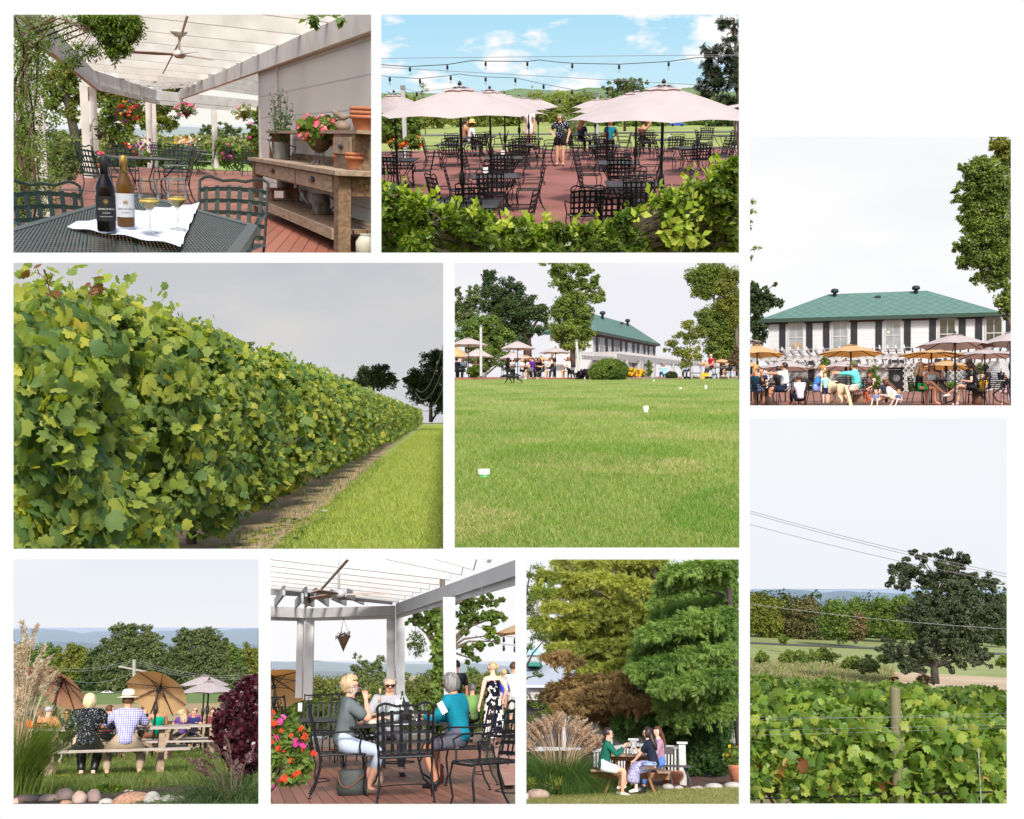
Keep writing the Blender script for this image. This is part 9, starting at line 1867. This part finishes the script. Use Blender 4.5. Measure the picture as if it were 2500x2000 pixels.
 for a,b in((A,B_),(B_,Cn),(Cn,Dn),(Dn,A)):f.beam(a-Vector((0,0,.01)),b-Vector((0,0,.01)),.045,.03)
 part('rim',f,GREEN_IRON,t)
 for c_ in cn:q=c_.lerp((A+Cn)/2,.2);part('leg',MB().tube([q-Vector((0,0,.02)),Vector((q.x,q.y,.4)),Vector((q.x,q.y,0))],.02,7),GREEN_IRON,t)
 # cloth
 CL=mat('white_linen',(.44,.46,.52),c2=(.52,.54,.60),rough=.9,scale=3,bump=.1);cp=[pl.G(x,y,zt) for x,y in((345,1297),(745,1205),(1120,1160),(1060,1300),(1008,1436),(640,1360))]
 ctr=sum(cp,Vector())/6;ctr.z=gz+zt+.020;ring=[Vector((q.x,q.y,gz+zt+.019)) for q in cp];mb=MB();vs=[]
 for j in range(9):
  for i in range(48):
   f=i/48*6;a,b=ring[int(f)],ring[(int(f)+1)%6];q=ctr.lerp(a.lerp(b,f%1),j/8);vs.append(q+Vector((0,0,.006*math.sin(q.x*31+q.y*9)+.004*math.sin(q.y*23))))
 solo('napkin',mb.add(vs,[(j*48+i,j*48+(i+1)%48,(j+1)*48+(i+1)%48,(j+1)*48+i) for j in range(8) for i in range(48)]),CL,'creased white linen cloth spread on the front table','cloth',smooth=True)
 # bottles and glasses
 def stand(zx,yb,d):return pl.G(zx,yb,zt+.026)
 dk=mat('dark_wine_glass',(.004,.002,.002),rough=.12,var=.1,spec=.3);am=mat('amber_bottle',(.07,.028,.004),c2=(.11,.05,.008),rough=.12,spec=.3)
 BL=mat('black_label',(.012,.012,.013),rough=.6);WL=mat('white_label',(.42,.43,.45),c2=(.52,.53,.55),rough=.6,scale=20)
 b1=bottle('dark red wine bottle with black label, left of the two',stand(578,1305,4.33),dk,BL,BL,.315,.039);b2=bottle('amber white wine bottle with gold capsule and white label',stand(690,1278,4.62),am,mat('gold_foil',(.42,.26,.06),rough=.3,metal=.7),WL,.315,.039);b1.scale=b2.scale=(.84,)*3
 for b_,z0,m_ in((b1,.093,C(210,210,205)),(b2,.078,DARK)):
  face_text(b_,'DEFIANCE RIDGE',z0,.0405,.0100,m_);face_text(b_,'vineyards',z0-.015,.0405,.0085,m_)
  if b_ is b1:face_text(b_,'CABERNET SAUVIGNON',z0-.030,.0405,.0052,m_)
  q=MB()
  for k in range(6):a=math.pi*k/6;q.beam((-.011*math.cos(a),-.0412,z0+.034+.011*math.sin(a)),(.011*math.cos(a),-.0412,z0+.034-.011*math.sin(a)),.001,.0014,(0,1,0))
  part('emblem',q,mat('dull_gold',(.4,.3,.1),rough=.4),b_)
 for lb,x,y,d in[('white wine glass left on the cloth, half full',832,1312,4.28),('white wine glass right on the cloth, half full',993,1292,4.46)]:
  g=wine_glass(lb,stand(x,y,d),mat('pale_gold_wine',(.50,.36,.07),rough=.05,c2=(.56,.42,.10)),.233,.043,.38);g.scale=(.84,)*3
  face_text(g,'DEFIANCE RIDGE',.152,.0425,.0075,DARK)
  # chairs
 kc=Kind(lambda lb:lattice_chair(lb,GREEN_IRON));gp='green iron lattice chairs'
 for x,d,rz,sc_,lb in[(305,7.35,205,.88,'green lattice chair at the left behind the front table'),(1245,7.9,158,.93,'green lattice chair at the right behind the front table'),(545,19.9,-60,1.0,'lattice chair left of the middle table'),(960,19.4,78,1.02,'lattice chair right of the middle table, seen from behind'),(665,24,185,1.0,'lattice chair on the far side of the middle table'),(945,23.8,150,1.0,'lattice chair at the far right corner of the middle table'),(905,37,-50,1.0,'lattice chair left of the far table with the flower jars'),(1150,35.4,80,1.0,'lattice chair right of the far table'),(960,34,0,1.0,'lattice chair in front of the far table'),(1095,40,180,1.0,'lattice chair behind the far table'),(1415,36,-10,1.0,'lattice chair near the house corner'),(1335,37,-70,1.0,'second lattice chair near the house corner')]:kc(at(x,d),R(rz),lb,gp,sc_)
 o=square_table('dark square mesh table in the middle of the deck',1.15,2.2,.74,mesh=False,base=False,iron=GREEN_IRON,topm=mat('green_mesh_top',(.03,.035,.03),c2=(.09,.075,.05),rough=.5,scale=50));o.location=at(772,21.6);o.rotation_euler=(0,0,R(10))
 o=square_table('far square table with jars of flowers',1.3,2.2,.74,mesh=False,base=False,iron=GREEN_IRON,topm=mat('green_mesh_top',()));o.location=at(1045,37);
 def vase(lb,p,cols,n,s_):
  t=thing('flower_jar',lb,'vase',p);part('jar',MB().lathe([(.045*s_,0),(.05*s_,.1*s_),(.03*s_,.13*s_),(.035*s_,.15*s_)],12,cap=False),GLASS,t,True);part('stems',MB().tube([(0,0,.01),(0,0,.2*s_)],.012,5),LEAF,t);rng=np.random.default_rng(n)
  for i,c_ in enumerate(cols):Cf=np.array((0,0,.24*s_))+np.array((.09,.09,.06))*s_*rng.normal(size=(n,3));part('blossoms',leaves('blossoms',Cf,.05*s_,VINE_LOW,rng,np.tile((0,-1.,.3),(n,1)),.5),c_,t)
  return t
 vase('jar with purple and white flowers on the middle table',at(773,21.6,.745),[PURPLE_FL,WHITE_FL],30,1.0)
 for i,(x,cl) in enumerate([(1012,[WHITE_FL,YELLOW_FL]),(1035,[flowermat('orange_flower',srgb(240,120,30)),WHITE_FL]),(1062,[WHITE_FL,PURPLE_FL])]):vase(['jar with white and yellow flowers, left of three on the far table','jar with orange flowers, middle of three on the far table','jar with white and purple flowers, right of three on the far table'][i],at(x,36.5+.2*i,.745),cl,18,1.25)
 # plant stand at the post
 t=thing('plant_stand','tall rusty iron plant stand beside the double post','plant stand',at(530,29.4));RI=mat('rusty_iron',(.06,.03,.02),rough=.7)
 for x in(-.16,.16):part('upright',MB().tube([(x,0,0),(x,0,1.4),(x*.5,0,1.52),(0,0,1.46)],.01,5),RI,t)
 for z in(.28,.64,1.0,1.32):part('tray',MB().bb((-.18,-.12,z),(.18,.12,z+.015)),RI,t)
 t=thing('flower_pot','pink flowers in a terracotta pot on the iron stand','flower pot',at(530,29.3,.30));part('pot',MB().lathe([(.08,0),(.12,.13),(.11,.13)],14),TC,t,True);rng=np.random.default_rng(4);Cc,Oc=cloud([((0,0,.26),(.2,.17,.16))],500,rng,.2);part('foliage',leaves('foliage',Cc,.06,DIAMOND,rng,Oc,.4),LEAF,t);Cf,Of=cloud([((0,0,.27),(.21,.18,.17))],260,rng,.15,.85);part('blossoms',leaves('blossoms',Cf,.05,VINE_LOW,rng,Of,.6),PINK_FL,t)
 t=thing('flower_pot','dark urn with small green plant on the iron stand','flower pot',at(530,29.3,1.02));part('urn',MB().lathe([(.05,0),(.03,.03),(.09,.08),(.11,.11)],14),RI,t,True);Cc,Oc=cloud([((0,0,.2),(.16,.14,.09))],200,rng,.2);part('foliage',leaves('foliage',Cc,.05,DIAMOND,rng,Oc,.4),LEAF_OLIVE,t)
 # hanging baskets
 hanging_basket(pl,'hanging basket with red and yellow flowers between the left posts',29,695,605,66,58,478,[(RED_FL,110),(YELLOW_FL,40),(PURPLE_FL,60)],LEAF,(46,24),71,900)
 hanging_basket(pl,'hanging cone basket with pink petunias in the middle opening',40,1042,592,66,36,535,[(PINK_FL,150)],LEAF,(28,48),72,700)
 hanging_basket(pl,'hanging cone basket with pale flowers next to the house wall',40,1380,612,70,40,550,[(WHITE_FL,70),(PINK_FL,30)],LEAF_YEL,(24,40),73,700)
 # planting round the deck
 for lb,d,bl,lm,fl,ft in[('magenta phlox bush by the right post',44,[(1280,850,56,44),(1265,810,50,30)],LEAF,[(MAGENTA_FL,90,.10)],(1280,890)),('yellow-green leafy shrub at the house corner',24,[(1460,690,46,60),(1500,620,40,50),(1450,780,46,50)],LEAF_BRIGHT,[(MAGENTA_FL,24,.06)],(1480,880)),('tall dark leafy plant beside the house corner',23,[(1500,820,56,60),(1530,860,50,40)],LEAF,None,(1510,900)),('red geraniums below the middle of the beam',34,[(700,826,70,26),(640,830,40,24)],LEAF,[(RED_FL,70,.10)],(690,870)),('low green hedge behind the middle table',36,[(620,880,90,30),(760,870,60,20)],LEAF,None,(690,910)),('big-leaved dark shrub left of the double post',23,[(290,880,90,90),(250,780,60,60),(340,940,70,60)],LEAF_OLIVE,None,(300,1020)),('ferny shrub at the lower left behind the post',15,[(60,760,60,80),(90,880,70,70),(40,960,60,60)],LEAF,None,(70,1040)),('small tree-like shrub behind the double post',34,[(600,650,70,70),(640,740,60,60),(560,700,50,60),(610,570,50,50)],LEAF,None,(610,880))]:
  bush(pl,'shrub',lb,d,bl,lm,5.5*d/2500*1.6,1500,None,.8,.2,int(d)+len(lb),'shrub',ft,fl)
 rng=np.random.default_rng(9)
 stuff('ground_cover',leaves('ground_cover',*(lambda C_,O_:(C_,.16,DIAMOND,np.random.default_rng(9),O_))(*cloud([(P(x,878,46),(1.2,.6,.4)) for x in range(200,1560,110)],6000,np.random.default_rng(8),.25,.3))),LEAF_BRIGHT,'sunny low plants along the far edge of the deck','plants')
 # trees
 tree(pl,'tree','big maple with leaning dark trunk and yellow-green crown, left of the double post',54,[(300,400,90,90),(260,520,70,70),(380,340,80,70),(380,480,60,80),(560,520,80,70),(640,500,90,60),(760,560,80,60),(700,680,60,60),(900,560,80,60),(960,500,70,50),(930,670,70,50),(880,620,60,60),(1000,430,80,30),(1060,440,70,40),(950,400,60,30),(780,640,70,60),(350,620,50,50),(660,420,60,30)],[(405,900,50),(390,740,48),(350,560,40),(300,420,28)],leafmat('maple_sunny',[(.09,.13,.02),(.16,.19,.03),(.26,.26,.05),(.36,.30,.06)],.45,clump=(.7,(.05,.08,.015))),.2,100,None,.7,.22,81,px=6.5,cov=5.0,bark=mat('dark_bark',(.045,.035,.028),c2=(.10,.08,.065),rough=1,scale=3,bump=.5))
 YT=leafmat('hazy_treeline',[(.16,.19,.06),(.22,.25,.08),(.30,.30,.11)],.4)
 for i,(x,y,rx,ry,lm,lb) in enumerate([(1245,720,70,46,LEAF_OLIVE,'round tree right of the centre in the valley'),(1340,740,60,36,LEAF_OLIVE,'smaller tree beside the round one in the valley'),(1170,720,50,34,LEAF_OLIVE,'tree left of the round one in the valley'),(1420,760,50,40,YT,'yellow tree by the house corner in the valley'),(1060,760,80,24,YT,'low yellow trees behind the far table'),(920,770,80,26,YT,'low yellow trees left of the far table'),(720,775,90,30,YT,'low sunny trees behind the middle table'),(600,790,70,30,YT,'low sunny trees behind the plant stand'),(330,750,70,36,YT,'hazy tree far left below the maple')]):
  tree(pl,'tree',lb,150,[(x-rx*.4,y+6,rx*.6,ry),(x+rx*.4,y+4,rx*.6,ry),(x,y-ry*.4,rx*.5,ry*.7),(x,y+ry*.8,rx,ry*.6)],[(x,y+90,8),(x,y,5)],lm,.2,100,None,.8,.18,90+i,'trees in the valley',cov=4)
 stuff('valley_scrub',leaves('valley_scrub',*(lambda C_,O_:(C_,.5,DIAMOND,np.random.default_rng(9),O_))(*cloud([(P(x,812,120),(4,2,1.0)) for x in range(150,1600,130)],9000,np.random.default_rng(8),.25,.3))),YT,'sunny scrub in the valley beyond the deck','scrub')
 # vines on the left post and roof
 t=thing('climbing_vine','twisting bare vine stems with leaves climbing the left post','vine',at(120,13.3));o0=at(120,13.3);mb=MB();rng=np.random.default_rng(14);cs=[]
 for k in range(15):
  x=rng.uniform(30,140);pts=[];y=1250;ph=rng.uniform(0,6)
  while y>20:pts.append(P(x+45*math.sin(y/190+ph)+(0 if y>400 else(400-y)*rng.uniform(0,.5)),y,13.1+.35*math.sin(y/150+ph*2))-o0);y-=60
  mb.tube(pts,[.011*rng.uniform(.4,1.2)]*len(pts),5)
  for j in range(120):q=pts[rng.integers(0,len(pts))];cs.append(np.array(q)+np.array((.18,.15,.12))*rng.normal(size=3))
 for k in range(5):
  mb.tube([P(150+40*k,120+20*k,13)-o0,P(300+40*k,60+20*k,12.6)-o0,P(480,110+10*k,12.4)-o0],[.010,.008,.004],5)
 part('stems',mb,mat('vine_bark',(.07,.04,.025),c2=(.15,.095,.06),rough=1,scale=8),t,True);part('leaves',leaves('leaves',np.array(cs),.12,COMPOUND,rng),LEAF,t)
 bl=[(560,70,110,50),(650,100,110,60),(700,60,90,50),(620,180,70,60),(680,200,50,40),(560,150,60,50),(620,280,36,50),(440,240,44,30),(520,240,30,26),(360,300,26,40),(720,120,60,60),(480,60,60,40)]
 bush(pl,'climbing_vine','wisteria foliage hanging from the rafters, upper left',13.5,bl,leafmat('wisteria_leaf',[(.05,.09,.015),(.09,.15,.02),(.18,.24,.03)],.45),.12,1800,COMPOUND,.7,.25,82,'vine',(560,40),hang=.5)
 bush(pl,'climbing_vine','few vine leaves hanging into the top right corner',13,[(1790,70,40,26),(1920,40,30,26)],LEAF,.1,60,DIAMOND,.7,.3,83,'vine',(1800,40),hang=.5)
def face_text(b,s,z,r,size,m):
 """letters wrapped round the front of an upright round thing"""
 cu=D.curves.new('t','FONT');cu.body=s;cu.size=size;cu.align_x='CENTER';cu.extrude=.0001;cu.resolution_u=1
 o=D.objects.new('t',cu);TMP.collection.objects.link(o);me=_evaluated(o);D.objects.remove(o);D.curves.remove(cu);me.materials.clear()
 wmax=max((abs(v.co.x) for v in me.vertices),default=1);k=min(1.0,r*.92/wmax)
 for v in me.vertices:x=v.co.x*k;a=x/r;v.co=(r*math.sin(a),-r*math.cos(a)-v.co.z,z+v.co.y)
 return part('lettering',me,m,b)
PLACES=[picnic_lawn,vine_view,vine_row,lawn_terrace,house_front,tree_table,deck_table,umbrella_patio,pergola_deck]
for f in PLACES:f()
use(None)
D.materials.new('white_sky')
struct('sky',MB().quad((-4e5,4.5e5,-4e5),(4e5,4.5e5,-4e5),(4e5,4.5e5,4e5),(-4e5,4.5e5,4e5)),skymat('gap_white',(1,1,1)))  # added glowing white sheet behind everything, fills the gaps between the places
D.scenes.remove(TMP)
finish()
